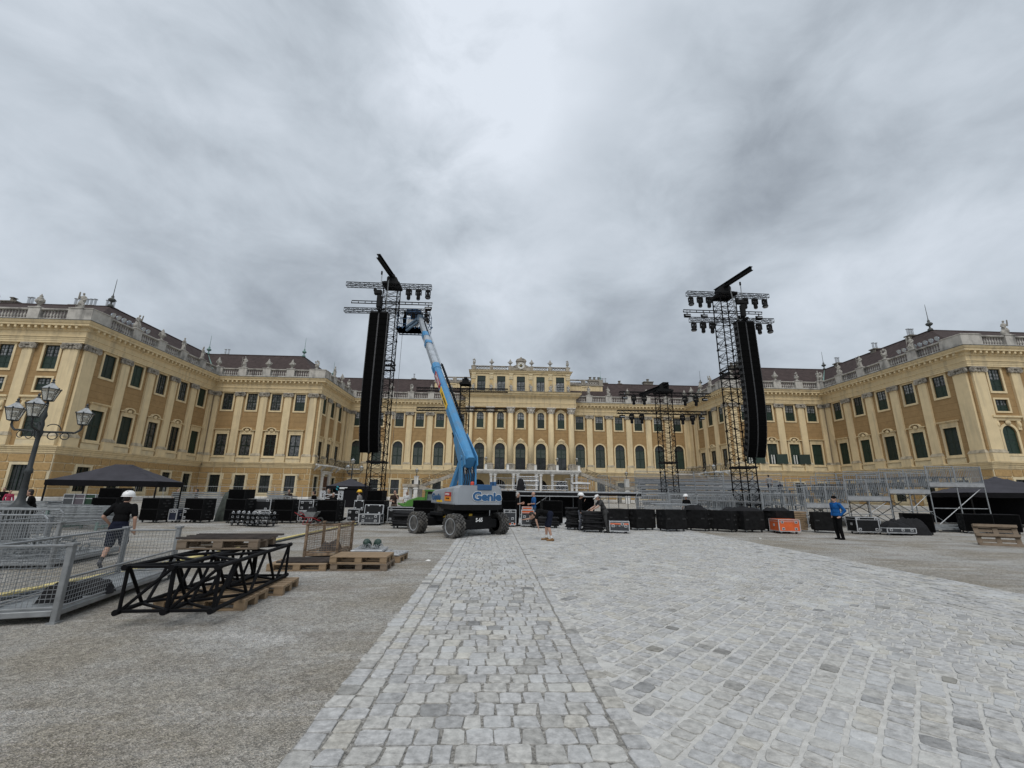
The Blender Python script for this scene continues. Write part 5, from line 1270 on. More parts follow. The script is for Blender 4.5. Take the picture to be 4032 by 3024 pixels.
for o_ in (Vector((0, 0, .14)), Vector((0, 0, -.14))): q = (J1 - J0).to_track_quat('Y', 'Z').to_matrix(); b.cbox((J0 + J1) / 2 + o_, (.16, (J1 - J0).length, .15), .03, q)
b.cbox(J0, (.4, .45, .5), .06, qb if False else None); b.build('jib_arm', mat('lift_blue_grey', (.13, .20, .28), rough=.5, var=.15), lift)
# ------------------------------------------------------------------ subwoofers
M_cab = mat('speaker_cabinet', (0.012, 0.012, 0.0125), rough=0.85, var=0.25, scale=6, bump=0.3, bscale=110, spec=0.12)
M_cup = mat('handle_cup', (0.004, 0.004, 0.004), rough=0.9)
M_cast = mat('castor_steel', (.30, .31, .32), rough=.5, metal=.5)
def castor_mesh():
    b = MB().bx(-.05, .05, -.05, .05, .098, .11); 
    for s in (-1, 1): b.bx(s * .026 - .004, s * .026 + .004, -.02, .045, .03, .1)
    return b.mesh('castor', M_cast), MB().lathe([(.045, -.02), (.05, 0), (.045, .02)], 10, (0, .012, .05), rotm(0, R(90))).mesh('castor_wheel', M_rub)
CAST, CASTW = castor_mesh()
def castors(t, w, d):
    for sx in (-1, 1):
        for sy in (-1, 1): c = put('castor', CAST, t, (sx * (w / 2 - .12), sy * (d / 2 - .12), 0), rz=sx + sy * .7); put('castor_wheel', CASTW, c)
CUP = MB().cbox((0, 0, 0), (.16, .02, .12), .008).mesh('handle_cup', M_cup); HBAR = MB().cbox((0, -.012, 0), (.17, .014, .02), .005).mesh('handle_bar', mat('grip_grey', (.045, .045, .047), rough=.5))
def cup(t, x, y, z, rz): c = put('handle', CUP, t, (x, y, z), rz); put('grip', HBAR, c)
SUBM = {}
def sub(label, x, y, rz, z=0, w=1.12, d=.78, h=.60, dolly=True, cups=True, face='grille', group='black subwoofers'):
    t = thing('subwoofer', label, 'speaker', (x, y, z), rz, group); z0 = .14 if dolly else 0
    key = (w, d, h, dolly)
    if key not in SUBM:
        SUBM[key] = (MB().cbox((0, 0, z0 + h / 2), (w, d, h), .012).mesh('cabinet', M_cab), MB().cbox((0, -d / 2 - .004, z0 + h / 2), (w - .07, .02, h - .06), .008).mesh('grille', M_grille), MB().bx(-w / 2 + .02, w / 2 - .02, -d / 2 + .02, d / 2 - .02, .11, .14).mesh('dolly_board', M_blk),
            MB().lathe([(.20, 0), (.215, .012), (.21, .016)], 20, (-w / 4, -d / 2 - .012, z0 + h / 2), rotm(R(90))).lathe([(.20, 0), (.215, .012), (.21, .016)], 20, (w / 4, -d / 2 - .012, z0 + h / 2), rotm(R(90))))
    c, g, dl, _ = SUBM[key]
    put('cabinet', c, t)
    if face == 'grille': put('grille', g, t)
    else:
        for s in (-1, 1): cup(t, s * w * .36, -d / 2 - .002, z0 + h * .52, 0)
    if cups:
        for s in (-1, 1):
            for dx, dz in ((0, .26), (-.15, 0), (.15, 0), (0, -.26)): cup(t, s * (w / 2 + .002), dx * d, z0 + h * (.5 + dz), R(90))
    if dolly: put('dolly_board', dl, t); castors(t, w, d)
    return t
STK = [(-19.0, 23.3, R(4), 'stack behind the walker in the white helmet'), (-16.95, 23.7, R(-16), 'stack below the right leg of the left gazebo'), (-15.0, 23.95, R(-14), 'stack left of the green tarpaulin'), (-13.0, 24.0, R(-10), 'stack right of the green tarpaulin'), (-10.75, 24.35, R(-12), 'stack left of the red wheelbarrow'), (-8.5, 24.25, R(-8), 'stack right of the red wheelbarrow'), (-6.2, 24.55, R(-6), 'stack behind the open grey flight case')]
for x, y, rz, pl in STK:
    sub('lower black subwoofer in the double ' + pl, x, y, rz, h=.52); sub('upper black subwoofer in the double ' + pl, x, y, rz, z=.665, h=.52, dolly=False)
sub('flat black speaker on top of the stack behind the walker in the white helmet', -18.95, 23.5, R(4), z=1.19, w=1.05, h=.46, dolly=False, cups=False)
sub('black speaker topping the stack right of the green tarpaulin', -13.25, 24.4, R(-10), z=1.19, w=.95, h=.48, dolly=False, cups=False)
sub('small black speaker topping the stack behind the open grey flight case', -6.25, 24.7, R(-6), z=1.19, w=.86, d=.7, h=.52, dolly=False, cups=False)
sub('lower black speaker of the stack right behind the boom lift', .86, 24.4, R(2), h=1.12, cups=False); sub('upper black speaker of the stack right behind the boom lift', .80, 24.4, R(2), z=1.27, w=.9, h=.5, dolly=False, cups=False)
sub('lower black speaker behind the bending man', 3.25, 24.8, R(3), h=.57, cups=False); sub('upper black speaker behind the bending man', 3.25, 24.8, R(3), z=.72, h=.57, dolly=False, cups=False)
sub('lower black speaker behind the left wheels of the boom lift', -3.55, 24.3, R(-4), h=.70, cups=False); sub('upper black speaker half hidden by the left wheels of the boom lift', -3.55, 24.3, R(-4), z=.845, w=1.18, h=.38, dolly=False, cups=False)
for x, y, rz, d, h, f, lb in ((6.0, 22.0, R(12), .8, .84, 'back', 'black subwoofer behind the man in the white cap'), (7.28, 21.9, R(20), .75, .84, 'back', 'black subwoofer right of the orange striped flight case'), (8.55, 21.35, R(12), .8, .85, 'back', 'black subwoofer left of the gap below the white helmet man'),
        (10.1, 22.0, R(-44), .75, .85, 'back', 'black subwoofer with dark cloth bundle on its top'), (11.2, 21.6, R(-52), .7, .83, 'back', 'narrow black subwoofer below the right truss tower, left one'), (12.35, 21.45, R(10), .85, .84, 'back', 'broad black subwoofer left of the orange flight case'),
        (14.05, 21.7, R(14), .8, .86, 'back', 'black subwoofer behind the orange flight case'), (16.15, 21.4, R(-24), .75, .82, 'back', 'black subwoofer right behind the man in the blue jacket'), (20.55, 21.2, R(-35), .8, .82, 'grille', 'black subwoofer beside the dark tarpaulin at the grandstand'),
        (24.3, 21.9, R(-30), .8, .8, 'grille', 'black subwoofer before the right gazebo, left of two'), (25.7, 21.9, R(-32), .8, .8, 'grille', 'black subwoofer before the right gazebo, right of two')):
    sub(lb, x, y, rz, d=d, h=h, face=f, group='black subwoofers in the right row')

# ------------------------------------------------------------------ flight cases
M_lam = mat('case_laminate', (0.008, 0.0085, 0.0095), rough=0.6, var=0.2, scale=5, spec=.25); M_lamg = mat('case_grey', (0.035, 0.038, 0.043), rough=0.55, var=0.2, scale=5)
M_lamo = mat('case_orange', (0.62, 0.115, 0.025), rough=0.5, var=0.10, scale=4); M_case_alu = mat('case_edge', (.58, .59, .60), rough=.4, metal=.45, var=.12, scale=9)
def edge(b, w, d, z0, z1, r=.018):
    for sx in (-1, 1):
        for sy in (-1, 1): b.bx(sx * w / 2 - r, sx * w / 2 + r, sy * d / 2 - r, sy * d / 2 + r, z0, z1)
    for z in (z0, z1):
        for s in (-1, 1): b.bx(-w / 2, w / 2, s * d / 2 - r * .9, s * d / 2 + r * .9, z - r * .9, z + r * .9); b.bx(s * w / 2 - r * .9, s * w / 2 + r * .9, -d / 2, d / 2, z - r * .9, z + r * .9)
LATCH = MB().cbox((0, 0, 0), (.13, .02, .11), .006).mesh('latch', M_case_alu); LATK = MB().cbox((0, -.012, 0), (.07, .012, .05), .004).mesh('latch_key', M_blk)
def latch(t, x, y, z, rz=0, s=1): c = put('latch', LATCH, t, (x, y, z), rz, scale=s); put('latch_key', LATK, c)
def case(label, x, y, rz, w, d, h, m=None, z=0, open_=False, stripe=None, lat=((-.3, .72), (.3, .72), (-.3, .25), (.3, .25)), feet=True, group='flight cases', deco=False):
    m = m or M_lam; t = thing('flight_case', label, 'flight case', (x, y, z), rz, group); z0 = .11 if feet else 0.0; hh = h - z0
    body_top = z0 + hh if not open_ else z0 + hh * .98
    put('body', MB().bx(-w / 2, w / 2, -d / 2, d / 2, z0, body_top - .02).mesh('body', m), t)
    e = MB(); edge(e, w, d, z0 + .01, body_top - .015)
    if not open_: e.bx(-w / 2 - .004, w / 2 + .004, -d / 2 - .006, d / 2 + .006, z0 + hh * .80, z0 + hh * .83)
    e.build('edge_trim', M_case_alu, t)
    if not open_: put('lid', MB().bx(-w / 2 + .01, w / 2 - .01, -d / 2 + .01, d / 2 - .01, body_top - .02, body_top + .004).mesh('lid', m), t)
    else:
        ld = put('lid', MB().bx(-w / 2 + .05, w / 2 - .05, .0, .10, 0, .43).mesh('lid', M_lam), t, (0, d / 2 - .02, body_top), rot=(R(-6), 0, 0)); e = MB()
        for s in (-1, 1): e.bx(s * (w / 2 - .05) - .014, s * (w / 2 - .05) + .014, -.012, .11, 0, .43)
        e.bx(-w / 2 + .05, w / 2 - .05, -.012, .11, .416, .444); e.build('edge_trim', M_case_alu, ld)
        for s in (-.28, .28): put('latch', LATCH, ld, (s * w, -.012, .40), 0, scale=.7); put('latch', LATCH, ld, (s * w, -.012, .03), 0, scale=.7)
    if stripe: put('stripe', MB().bx(-w / 2 - .003, w / 2 + .003, -d / 2 - .004, d / 2 + .004, z0 + hh * stripe[0], z0 + hh * stripe[1]).mesh('stripe', M_lamo), t)
    for fx, fz in lat:
        latch(t, fx * w, -d / 2 - .008, z0 + hh * fz)
    for s in (-1, 1): latch(t, s * (w / 2 + .008), 0, z0 + hh * .5, R(90))
    if deco: put('maker_mark', MB().bx(-.13, .13, -d / 2 - .005, -d / 2, z0 + hh * .52, z0 + hh * .53).torus((-.15, -d / 2 - .003, z0 + hh * .525), .022, .005, rotm(R(90)), 10, 4).torus((.15, -d / 2 - .003, z0 + hh * .525), .022, .005, rotm(R(90)), 10, 4).torus((0, -d / 2 - .003, z0 + hh * .525), .028, .006, rotm(R(90)), 10, 4).mesh('maker_mark', M_case_alu), t)
    if feet: castors(t, w, d)
    return t
case('grey flight case standing open with raised lid on the gravel', -6.1, 23.35, R(-3), 1.04, .62, .56, M_lamg, open_=True, deco=True)
case('tall grey flight case with red base stripe beside the boom lift', .90, 23.05, R(3), .57, .6, .85, M_lamg, stripe=(.02, .12), lat=((0, .86), (-.22, .42), (.22, .42), (-.2, .1), (.2, .1)))
case('flight case with orange top band left of the bending man', 1.82, 23.15, R(-3), .62, .6, .84, M_lamg, stripe=(.78, .99), lat=((-.25, .55), (.25, .55), (0, .3)))
case('small orange topped box lying on the case left of the bending man', 1.8, 23.2, R(-3), .50, .45, .14, M_lamo, z=.85, feet=False, lat=())
case('flat grey flight case with orange stripe on the paving by the cloth pile', 5.62, 19.95, R(-12), .82, .55, .53, M_lamg, stripe=(.66, .80), lat=((-.33, .52), (.33, .52), (.15, .72)), deco=True)
case('bright orange flight case standing on the gravel at right', 13.72, 20.85, R(-4), .95, .8, .64, M_lamo, lat=((-.33, .78), (.33, .78), (-.3, .22), (.3, .22)), deco=False)
case('black flight case with silver edges right of the blue jacket man', 17.6, 20.95, R(-6), .98, .7, .78, M_lam, lat=((-.4, .88), (.4, .88), (-.38, .18), (.38, .18)))
case('second black flight case behind the silver edged one', 18.45, 21.6, R(-6), .7, .6, .72, M_lam)
case('low silver edged tray case heaped with cables before the grandstand', 18.75, 20.5, R(-4), 1.28, .72, .34, M_lamg, lat=((-.36, .6), (.05, .6), (.36, .6)))
case('small blue fronted flight case between two left speaker stacks', -15.95, 23.75, R(-8), .42, .5, .66, mat('case_navy', (.012, .016, .035), rough=.5), lat=((-.22, .78), (.2, .78)))
case('black flight case next to the navy one between left speaker stacks', -15.35, 23.9, R(-8), .45, .5, .7, M_lam)
case('upper black flight case with white label above the clamp racks', -12.05, 24.6, R(-6), 1.0, .7, .58, M_lam, z=.62, feet=False, lat=((.3, .86), (.25, .12)))
case('lower black flight case behind the clamp racks', -12.05, 24.6, R(-6), 1.0, .7, .61, M_lam)
case('upper black flight case right of the stack by the red wheelbarrow', -9.75, 24.6, R(-4), .75, .7, .58, M_lam, z=.62, feet=False); case('lower black flight case behind the red wheelbarrow', -9.75, 24.6, R(-4), .75, .7, .61, M_lam)
case('left black flight case with open lid beside the yellow helmet man', -8.05 + .75, 24.7, R(-6), .62, .65, .75, M_lam, open_=True); case('right black flight case with open lid beside the yellow helmet man', -6.88, 24.75, R(-6), .5, .65, .72, M_lam, open_=True)
case('long low flight case with silver rim behind the black cloth rolls', -4.75, 24.4, R(-3), 1.35, .8, .88, M_lam, lat=((-.38, .8), (-.4, .2)))
case('grey flight case left end under the left gazebo', -23.0, 25.2, 0, .9, .6, .95, M_lamg); 
M_pgreen = mat('green_panel', (.012, .045, .022), rough=.6); M_pgrey = mat('grey_panel', (.055, .06, .065), rough=.6); M_pmau = mat('mauve_panel', (.10, .085, .10), rough=.6)
for i, (x, m_, lb) in enumerate(((-22.3, M_pgrey, 'grey panel case under the left gazebo'), (-21.75, M_pmau, 'mauve panel case under the left gazebo'), (-21.2, M_pgreen, 'green panel case under the left gazebo'), (-20.6, mat('dark_green_panel', (.008, .02, .012), rough=.6), 'dark green panel case under the left gazebo, rightmost'))):
    case(lb, x, 25.0, R(-5), .56, .5, 1.32, m_, lat=())

# ------------------------------------------------------------------ pallets, plank by plank
M_pal = mat('pallet_wood', (0.30, 0.21, 0.125), rough=0.85, var=0.22, scale=3, dirt=((.17, .125, .085), .6, 3, 1), bump=.3, bscale=30)
M_pald = mat('old_pallet_wood', (0.22, 0.165, 0.115), rough=0.9, var=0.25, scale=3, dirt=((.11, .095, .08), .6, 3, 1), bump=.3, bscale=30)
PB = {}
for m_ in (M_pal, M_pald):
    PB[m_] = (MB().cbox((0, 0, 0), (1.2, .135, .022), .003).mesh('board', m_), MB().cbox((0, 0, 0), (1.2, .10, .022), .003).mesh('board', m_), MB().cbox((0, 0, 0), (.145, .8, .022), .003).mesh('cross_board', m_), MB().cbox((0, 0, 0), (.145, .11, .078), .006).mesh('block', m_))
def pallet(label, x, y, z=0, rz=0, m_=None, rot=None, group='wooden pallets'):
    m_ = m_ or M_pal; t = thing('pallet', label, 'pallet', (x, y, z), rz, group); A, B, Cx, K = PB[m_]
    if rot: t.rotation_euler = rot
    for k, (yy, bb) in enumerate(((-.33, A), (-.175, B), (0, A), (.175, B), (.33, A))): put('board', bb, t, (0, yy, .133), random.uniform(-.006, .006))
    for xx in (-.527, 0, .527):
        put('cross_board', Cx, t, (xx, 0, .111))
        for yy in (-.345, 0, .345): put('block', K, t, (xx, yy, .061))
    for yy in (-.345, 0, .345): put('board', B, t, (0, yy, .011))
    return t
pallet('upper wooden pallet of the short stack beside the rusty cage', -2.85, 10.5, .144, R(1)); pallet('lower grey weathered pallet of the short stack beside the rusty cage', -2.82, 10.5, 0, R(0), M_pald)
pallet('wooden pallet with steel rails on the gravel left of the short stack', -4.12, 10.42, 0, R(4)); pallet('wooden pallet under the aluminium decks behind the short stack', -2.75, 11.65, 0, R(-3))
pallet('old wooden pallet lying across the black trusses', -4.40, 7.95, .72, R(6), M_pald); pallet('wooden pallet carrying the near end of the black trusses', -4.08, 7.22, 0, R(4)); pallet('wooden pallet carrying the far end of the black trusses', -3.98, 8.12, 0, R(6))
pallet('wooden pallet leaning upright on its edge at the right', 18.75, 16.2, .38, 0, M_pald, rot=(R(-107), 0, R(-30)))
M_rail = mat('rusty_channel', (.05, .04, .035), rough=.7, var=.3, scale=5)
def rails(label, x, y, z, rz, L, n, dy=.26):
    for i in range(n):
        b = MB().prism([(-.05, 0), (-.05, .03), (-.035, .03), (-.03, .008), (.03, .008), (.035, .03), (.05, .03), (.05, 0)], -L / 2, L / 2, 'x')
        tag(b.build('steel_channel', M_rail, None, (x - math.sin(rz) * (i - (n - 1) / 2) * dy, y + math.cos(rz) * (i - (n - 1) / 2) * dy, z), rz), label % ORD[i], 'steel channel', 'steel channels on pallets')
rails('%s dark steel channel from the front on the pallet above the trusses', -4.38, 8.0, .869, R(6), 1.4, 3, .3)
rails('%s dark steel channel from the front on the pallet left of the stack', -4.0, 10.5, .149, R(4), 1.2, 3, .27)

# ------------------------------------------------------------------ foreground black box trusses
def big_truss(label, x, y, z, rz, w=.53, h=.50, L=2.45):
    t = thing('box_truss', label, 'truss', (x, y, z), rz, 'black box trusses on pallets'); r, rb = .028, .021
    c = [(-w / 2, r + .01), (w / 2, r + .01), (w / 2, h), (-w / 2, h)]
    ch = MB().tube((0, 0, 0), (0, L, 0), r, 8).mesh('chord', M_blkm); nd = MB().tube((0, -.05, 0), (0, .06, 0), .036, 8).mesh('coupler', M_blkm)
    for x_, z_ in c: k = put('chord', ch, t, (x_, 0, z_)); put('coupler', nd, k); put('coupler', nd, k, (0, L - .02, 0))
    n = 5
    def br(p, q): put('brace', MB().tube(p, q, rb, 6).mesh('brace', M_blkm), t)
    for j in range(4):
        p, q = c[j], c[(j + 1) % 4]
        br((p[0], .03, p[1]), (q[0], .03, q[1])); br((p[0], L - .03, p[1]), (q[0], L - .03, q[1]))
        for i in range(n):
            a, e = (p, q) if (i + j) % 2 else (q, p); br((a[0], L * i / n + .05, a[1]), (e[0], L * (i + 1) / n - .05, e[1]))
    br((c[0][0], .04, c[0][1]), (c[2][0], .04, c[2][1]))
    return t
big_truss('left black box truss resting on pallets in the foreground', -4.27, 6.05, .146, R(5), h=.55); big_truss('right black box truss resting on pallets in the foreground', -3.72, 6.08, .146, R(4.5), h=.55)

# ------------------------------------------------------------------ mesh crates
M_mesh = mat('zinc_mesh', (.28, .29, .295), rough=.5, metal=.4, var=.15, scale=5)
M_rust = MATS['ochre_rustication']; M_rusty = mat('rusty_wire', (.20, .135, .085), rough=.85, var=.4, scale=7, dirt=((.36, .29, .21), .6, 5, 1))
def mesh_panel(L, h, s, r=.0032, frame=.016, m=None):
    b = MB(); nx, nz = int(L / s), int(h / s)
    for i in range(1, nx): x = L * i / nx; b.tube((x, 0, 0), (x, 0, h), r, 3, cap=False)
    for i in range(1, nz): z = h * i / nz; b.tube((0, .004, z), (L, .004, z), r, 3, cap=False)
    for p, q in (((0, 0, 0), (L, 0, 0)), ((0, 0, h), (L, 0, h)), ((0, 0, 0), (0, 0, h)), ((L, 0, 0), (L, 0, h))): b.tube(p, q, frame, 6)
    return b
def crate(label, P, z0, hs, s, m, post=.035, cat='mesh crate', feet=True, r=.0032):
    """P: 4 plan corners in order; hs: panel height for each side (P0P1, P1P2, ...), 0 = none"""
    o = Vector((P[0][0], P[0][1], 0)); t = thing('mesh_crate', label, cat, o); top = max(hs) + z0
    for p in P:
        b = MB().cbox((0, 0, (top + .05) / 2), (post * 2, post * 2, top + .05), .008); b.bx(-post * 1.5, post * 1.5, -post * 1.5, post * 1.5, top + .03, top + .06); b.bx(-post * 1.6, post * 1.6, -post * 1.6, post * 1.6, 0, .02); b.build('post', m, t, (p[0] - o.x, p[1] - o.y, 0))
    for i in range(4):
        a, c = Vector(P[i]), Vector(P[(i + 1) % 4]); d = c - a; L = d.length - post * 2; ang = math.atan2(d.y, d.x); st = a + d.normalized() * post
        if hs[i]: mesh_panel(L, hs[i], s, r).build('mesh_panel', m, t, (st.x - o.x, st.y - o.y, z0 + .03), ang)
        MB().cbox((L / 2, 0, z0 - .03), (L, .05, .07), .008).build('base_rail', m, t, (st.x - o.x, st.y - o.y, 0), ang)
    b = MB(); b.add([(p[0] - o.x, p[1] - o.y, z0 - .04) for p in P] + [(p[0] - o.x, p[1] - o.y, z0 - .01) for p in P], [(0, 1, 2, 3), (4, 5, 6, 7)] + [(i, (i + 1) % 4, 4 + (i + 1) % 4, 4 + i) for i in range(4)]); b.build('floor', M_galvd, t)
    return t
crate('long zinc mesh crate at the left edge in the foreground', [(-5.43, 6.24), (-6.03, 9.12), (-6.85, 8.92), (-6.24, 6.02)], .15, [.34, .70, .74, .74], .052, M_mesh)
crate('second zinc mesh crate further back at the left edge', [(-9.15, 10.1), (-9.55, 12.4), (-11.2, 12.1), (-10.8, 9.8)], .14, [.74, .74, .74, .74], .06, M_mesh)
crate('rusty wire cage standing behind the pallets', [(-4.68, 11.85), (-3.93, 12.02), (-3.88, 13.0), (-4.62, 12.85)], .12, [.64, .66, .6, .64], .055, M_rusty, .028, 'wire cage', r=.0042)
M_bag = mat('black_fabric', (.010, .010, .0115), rough=.8, spec=.3, var=.3, scale=6, bump=.5, bscale=30)
def lump(name, label, cat, x, y, z, rz, w, d, h, m_, seed, rough=.22, n=(14, 10), kind=None, group=None):
    """a soft heap: rounded block with random folds"""
    rg_ = random.Random(seed); b = MB(); nx, ny = n; ph = [rg_.uniform(0, 6.28) for _ in range(8)]
    def P(u, v): 
        x_, y_ = (u - .5) * w, (v - .5) * d; e_ = (1 - abs(2 * u - 1) ** 5) * (1 - abs(2 * v - 1) ** 5)
        f = 1 + rough * (math.sin(u * 9 + ph[0] + 3 * math.sin(v * 5 + ph[1])) * .5 + math.sin(v * 11 + ph[2] + 2 * math.sin(u * 7 + ph[3])) * .5 + rg_.uniform(-.35, .35))
        return (x_ * (1 + .12 * math.sin(v * 7 + ph[4])), y_ * (1 + .12 * math.sin(u * 8 + ph[5])), h * e_ * max(.25, f * .85))
    vs = [P(i / nx, j / ny) for j in range(ny + 1) for i in range(nx + 1)]; fs = [(j * (nx + 1) + i, j * (nx + 1) + i + 1, (j + 1) * (nx + 1) + i + 1, (j + 1) * (nx + 1) + i) for j in range(ny) for i in range(nx)]
    b.add(vs, fs); k = len(b.v)
    o = b.build(name, m_, None, (x, y, z), rz, smooth=True); return tag(o, label, cat, group, kind)
def bag(label, x, y, rz, w, d, h, z, seed): return lump('tool_bag', label, 'bag', x, y, z, rz, w, d, h, M_bag, seed, .12)
bag('black tool bag inside the near mesh crate, front one', -5.88, 6.75, .3, .42, .32, .26, .145, 1); bag('black tool bag inside the near mesh crate, rear one', -5.85, 7.25, .1, .5, .3, .22, .145, 2)
b = MB(); rg_ = random.Random(31)
for k in range(70):
    x_, y_, z_ = rg_.uniform(-.6, .6), rg_.uniform(-.75, .75), rg_.uniform(.05, .38); a_ = rg_.uniform(0, 3.14); l_ = rg_.uniform(.1, .3)
    if k % 3: b.tube((x_ - l_ * math.cos(a_), y_ - l_ * math.sin(a_), z_), (x_ + l_ * math.cos(a_), y_ + l_ * math.sin(a_), z_ * rg_.uniform(.6, 1.1)), .024, 6)
    else: b.torus((x_, y_, z_), .1, .02, rotm(rg_.uniform(-1, 1), rg_.uniform(-1, 1), 0), 10, 4)
tag(b.build('clamp_heap', M_galvd, None, (-10.2, 11.0, .13), .2), 'heap of grey clamps and short tubes in the far mesh crate', 'clamps', kind='stuff')
lump('rusty_chain_heap', 'heap of rusty chain lying in the wire cage', 'chain', -4.25, 12.5, .115, .2, .5, .7, .22, M_rail, 6, .5)
# aluminium decks with hoists
for i, (x, y, z, rz, lb) in enumerate(((-2.92, 11.75, .146, R(4), 'lower aluminium deck on the pallet with chain hoists'), (-3.02, 11.7, .216, R(2), 'upper aluminium deck on the pallet with chain hoists'), (-2.35, 11.62, .146, R(-8), 'perforated aluminium deck slanting at the right of the hoists'))):
    w_, d_ = (.75, .8) if i < 2 else (.4, .75); t = thing('aluminium_deck', lb, 'deck panel', (x, y, z), rz); MB().cbox((0, 0, .03), (w_, d_, .05), .008).build('panel', M_alu, t); b = MB()
    for s in (-1, 1): b.cbox((s * (w_ / 2 - .06), -d_ / 2 - .005, .03), (.1, .03, .04), .006)
    b.build('end_clip', M_alu, t)
    if i == 2:
        for k in range(12): put('hole', MB().lathe([(.02, .0562), (.02, .0566)], 8).mesh('hole', M_blk), t, (-.12 + .08 * (k % 4), -.28 + .2 * (k // 4), 0))  # flat black discs paint the dark of the perforations
M_hg = mat('hoist_green', (.035, .07, .055), rough=.5, var=.2)
for i, x in enumerate((-3.12, -2.86)):
    t = thing('chain_hoist', ('left', 'right')[i] + ' green chain hoist lying on the aluminium decks', 'chain hoist', (x, 11.75, .273), R(20 * i)); MB().lathe([(.06, -.16), (.09, -.14), (.095, .05), (.07, .12), (.03, .16)], 12, (0, 0, .12), rotm(R(70))).build('motor', M_hg, t); b = MB()
    for k in range(5): b.torus((-.1 + .04 * k, -.12, .04 + .01 * (k % 2)), .07, .012, rotm(R(20 * k), R(15 * k)), 10, 4)
    b.build('chain', M_galvd, t)
# yellow hose line and flat cable along the left
hp = [(-7.45, 6.0), (-7.40, 7.5), (-7.33, 8.4), (-7.22, 9.6), (-7.1, 12.5), (-7.07, 15.4), (-7.05, 18), (-6.95, 21), (-6.82, 23.2)]
for dx, m_, lb, r_ in ((0, mat('yellow_hose', (.72, .60, .25), rough=.6), 'pale yellow hose running straight over the left gravel', .05), (.12, mat('dark_cable', (.05, .06, .07), rough=.7), 'dark cable running beside the yellow hose', .03)):
    b = MB(); b.path([(p[0] + dx + .02 * math.sin(p[1] * 2), p[1], r_ * .9) for p in hp], r_, 6); tag(b.build('hose', m_), lb, 'hose')

# ------------------------------------------------------------------ clamp racks, wheelbarrow, cloth heaps
def rack(label, x, y, rz, w=1.25, d=.7, tiers=(.12, .32, .52)):
    t = thing('clamp_rack', label, 'rack', (x, y, 0), rz)
    for z in tiers:
        s = MB().bx(-w / 2, w / 2, -d / 2, d / 2, z, z + .025).build('shelf', M_blk, t); b = MB()
        for k in range(5): xx = -w / 2 + w * (k + .5) / 5; b.torus((xx, -d / 2 + .1, z + .085), .045, .016, rotm(R(90), 0, k * .5), 9, 4); b.cbox((xx + .04, -d / 2 + .12, z + .06), (.03, .04, .07), .005); b.torus((xx, d / 2 - .15, z + .085), .045, .016, rotm(R(90), 0, k), 9, 4)
        b.build('clamps', M_alu, s)
    b = MB()
    for sx in (-1, 1):
        for sy in (-1, 1): b.bx(sx * (w / 2 - .03) - .015, sx * (w / 2 - .03) + .015, sy * (d / 2 - .03) - .015, sy * (d / 2 - .03) + .015, .1, tiers[-1] + .02)
    b.build('frame', M_blk, t); castors(t, w, d)
rack('left wheeled rack of silver clamps before the speaker stacks', -11.75, 22.3, R(-5)); rack('right wheeled rack of silver clamps before the speaker stacks', -10.75, 21.75, R(-12))
t = thing('wheelbarrow', 'red framed wheelbarrow with zinc tray between speaker stacks', 'wheelbarrow', (-9.1, 23.35, 0), R(-5)); M_wr = mat('barrow_red', (.28, .012, .014), rough=.5)
b = MB(); vs = [(-.3, -.28, .62), (.34, -.28, .62), (.34, .28, .62), (-.3, .28, .62), (-.2, -.18, .36), (.2, -.18, .36), (.2, .18, .36), (-.2, .18, .36)]; b.add(vs, [(4, 5, 6, 7), (0, 1, 5, 4), (1, 2, 6, 5), (2, 3, 7, 6), (3, 0, 4, 7)]); b.build('tray', M_galv, t)
b = MB()
for s in (-1, 1): b.path([(-.75, s * .25, .58), (-.3, s * .22, .34), (.2, s * .18, .32), (.48, s * .06, .18)], .016, 6); b.path([(-.2, s * .2, .34), (-.28, s * .24, .02), (-.12, s * .24, .02), (.02, s * .2, .34)], .014, 6)
b.build('frame', M_wr, t); MB().torus((.48, 0, .18), .14, .045, rotm(R(90)), 18, 6).build('wheel', M_rub, t)
lump('cable_heap', 'dark cable heap lying in the wheelbarrow tray', 'cable', -9.08, 23.35, .5, 0, .5, .42, .3, M_bag, 9, .4)
def cloth_stack(label, x, y, rz, w, d, layers, seed, h=.09, dolly=True):
    t = thing('cloth_stack', label, 'folded cloth', (x, y, 0), rz); rg_ = random.Random(seed); z = .16 if dolly else 0
    if dolly: MB().cbox((0, 0, .135), (w, d, .04), .01).build('dolly_board', M_blk, t); castors(t, w, d)
    for k in range(layers):
        b = MB(); ww, dd = w * rg_.uniform(.85, 1.08), d * rg_.uniform(.85, 1.1); n = 9; hh = h * rg_.uniform(.8, 1.25); ph = rg_.uniform(0, 6)
        vs = []
        for j in range(2 * n):
            a = 2 * math.pi * j / (2 * n); cx_, cy_ = math.cos(a), math.sin(a); s_ = 1 / max(abs(cx_), abs(cy_)) ** .8; q = 1 + .05 * math.sin(3 * a + ph) + rg_.uniform(-.04, .04)
            for zz, f in ((0, .97), (.5, 1.03), (1, .94)): vs.append((cx_ * s_ * ww / 2 * f * q, cy_ * s_ * dd / 2 * f * q, z + hh * (zz + .12 * math.sin(2 * a + ph))))
        m3 = 2 * n; fs = []
        for j in range(m3):
            e_ = (j + 1) % m3; fs += [(j * 3, e_ * 3, e_ * 3 + 1, j * 3 + 1), (j * 3 + 1, e_ * 3 + 1, e_ * 3 + 2, j * 3 + 2)]
        fs += [tuple(j * 3 + 2 for j in range(m3)), tuple(j * 3 for j in range(m3 - 1, -1, -1))]
        b.add(vs, fs); b.build('cloth_layer', M_bag, t, smooth=False); z += hh * .92
    return t
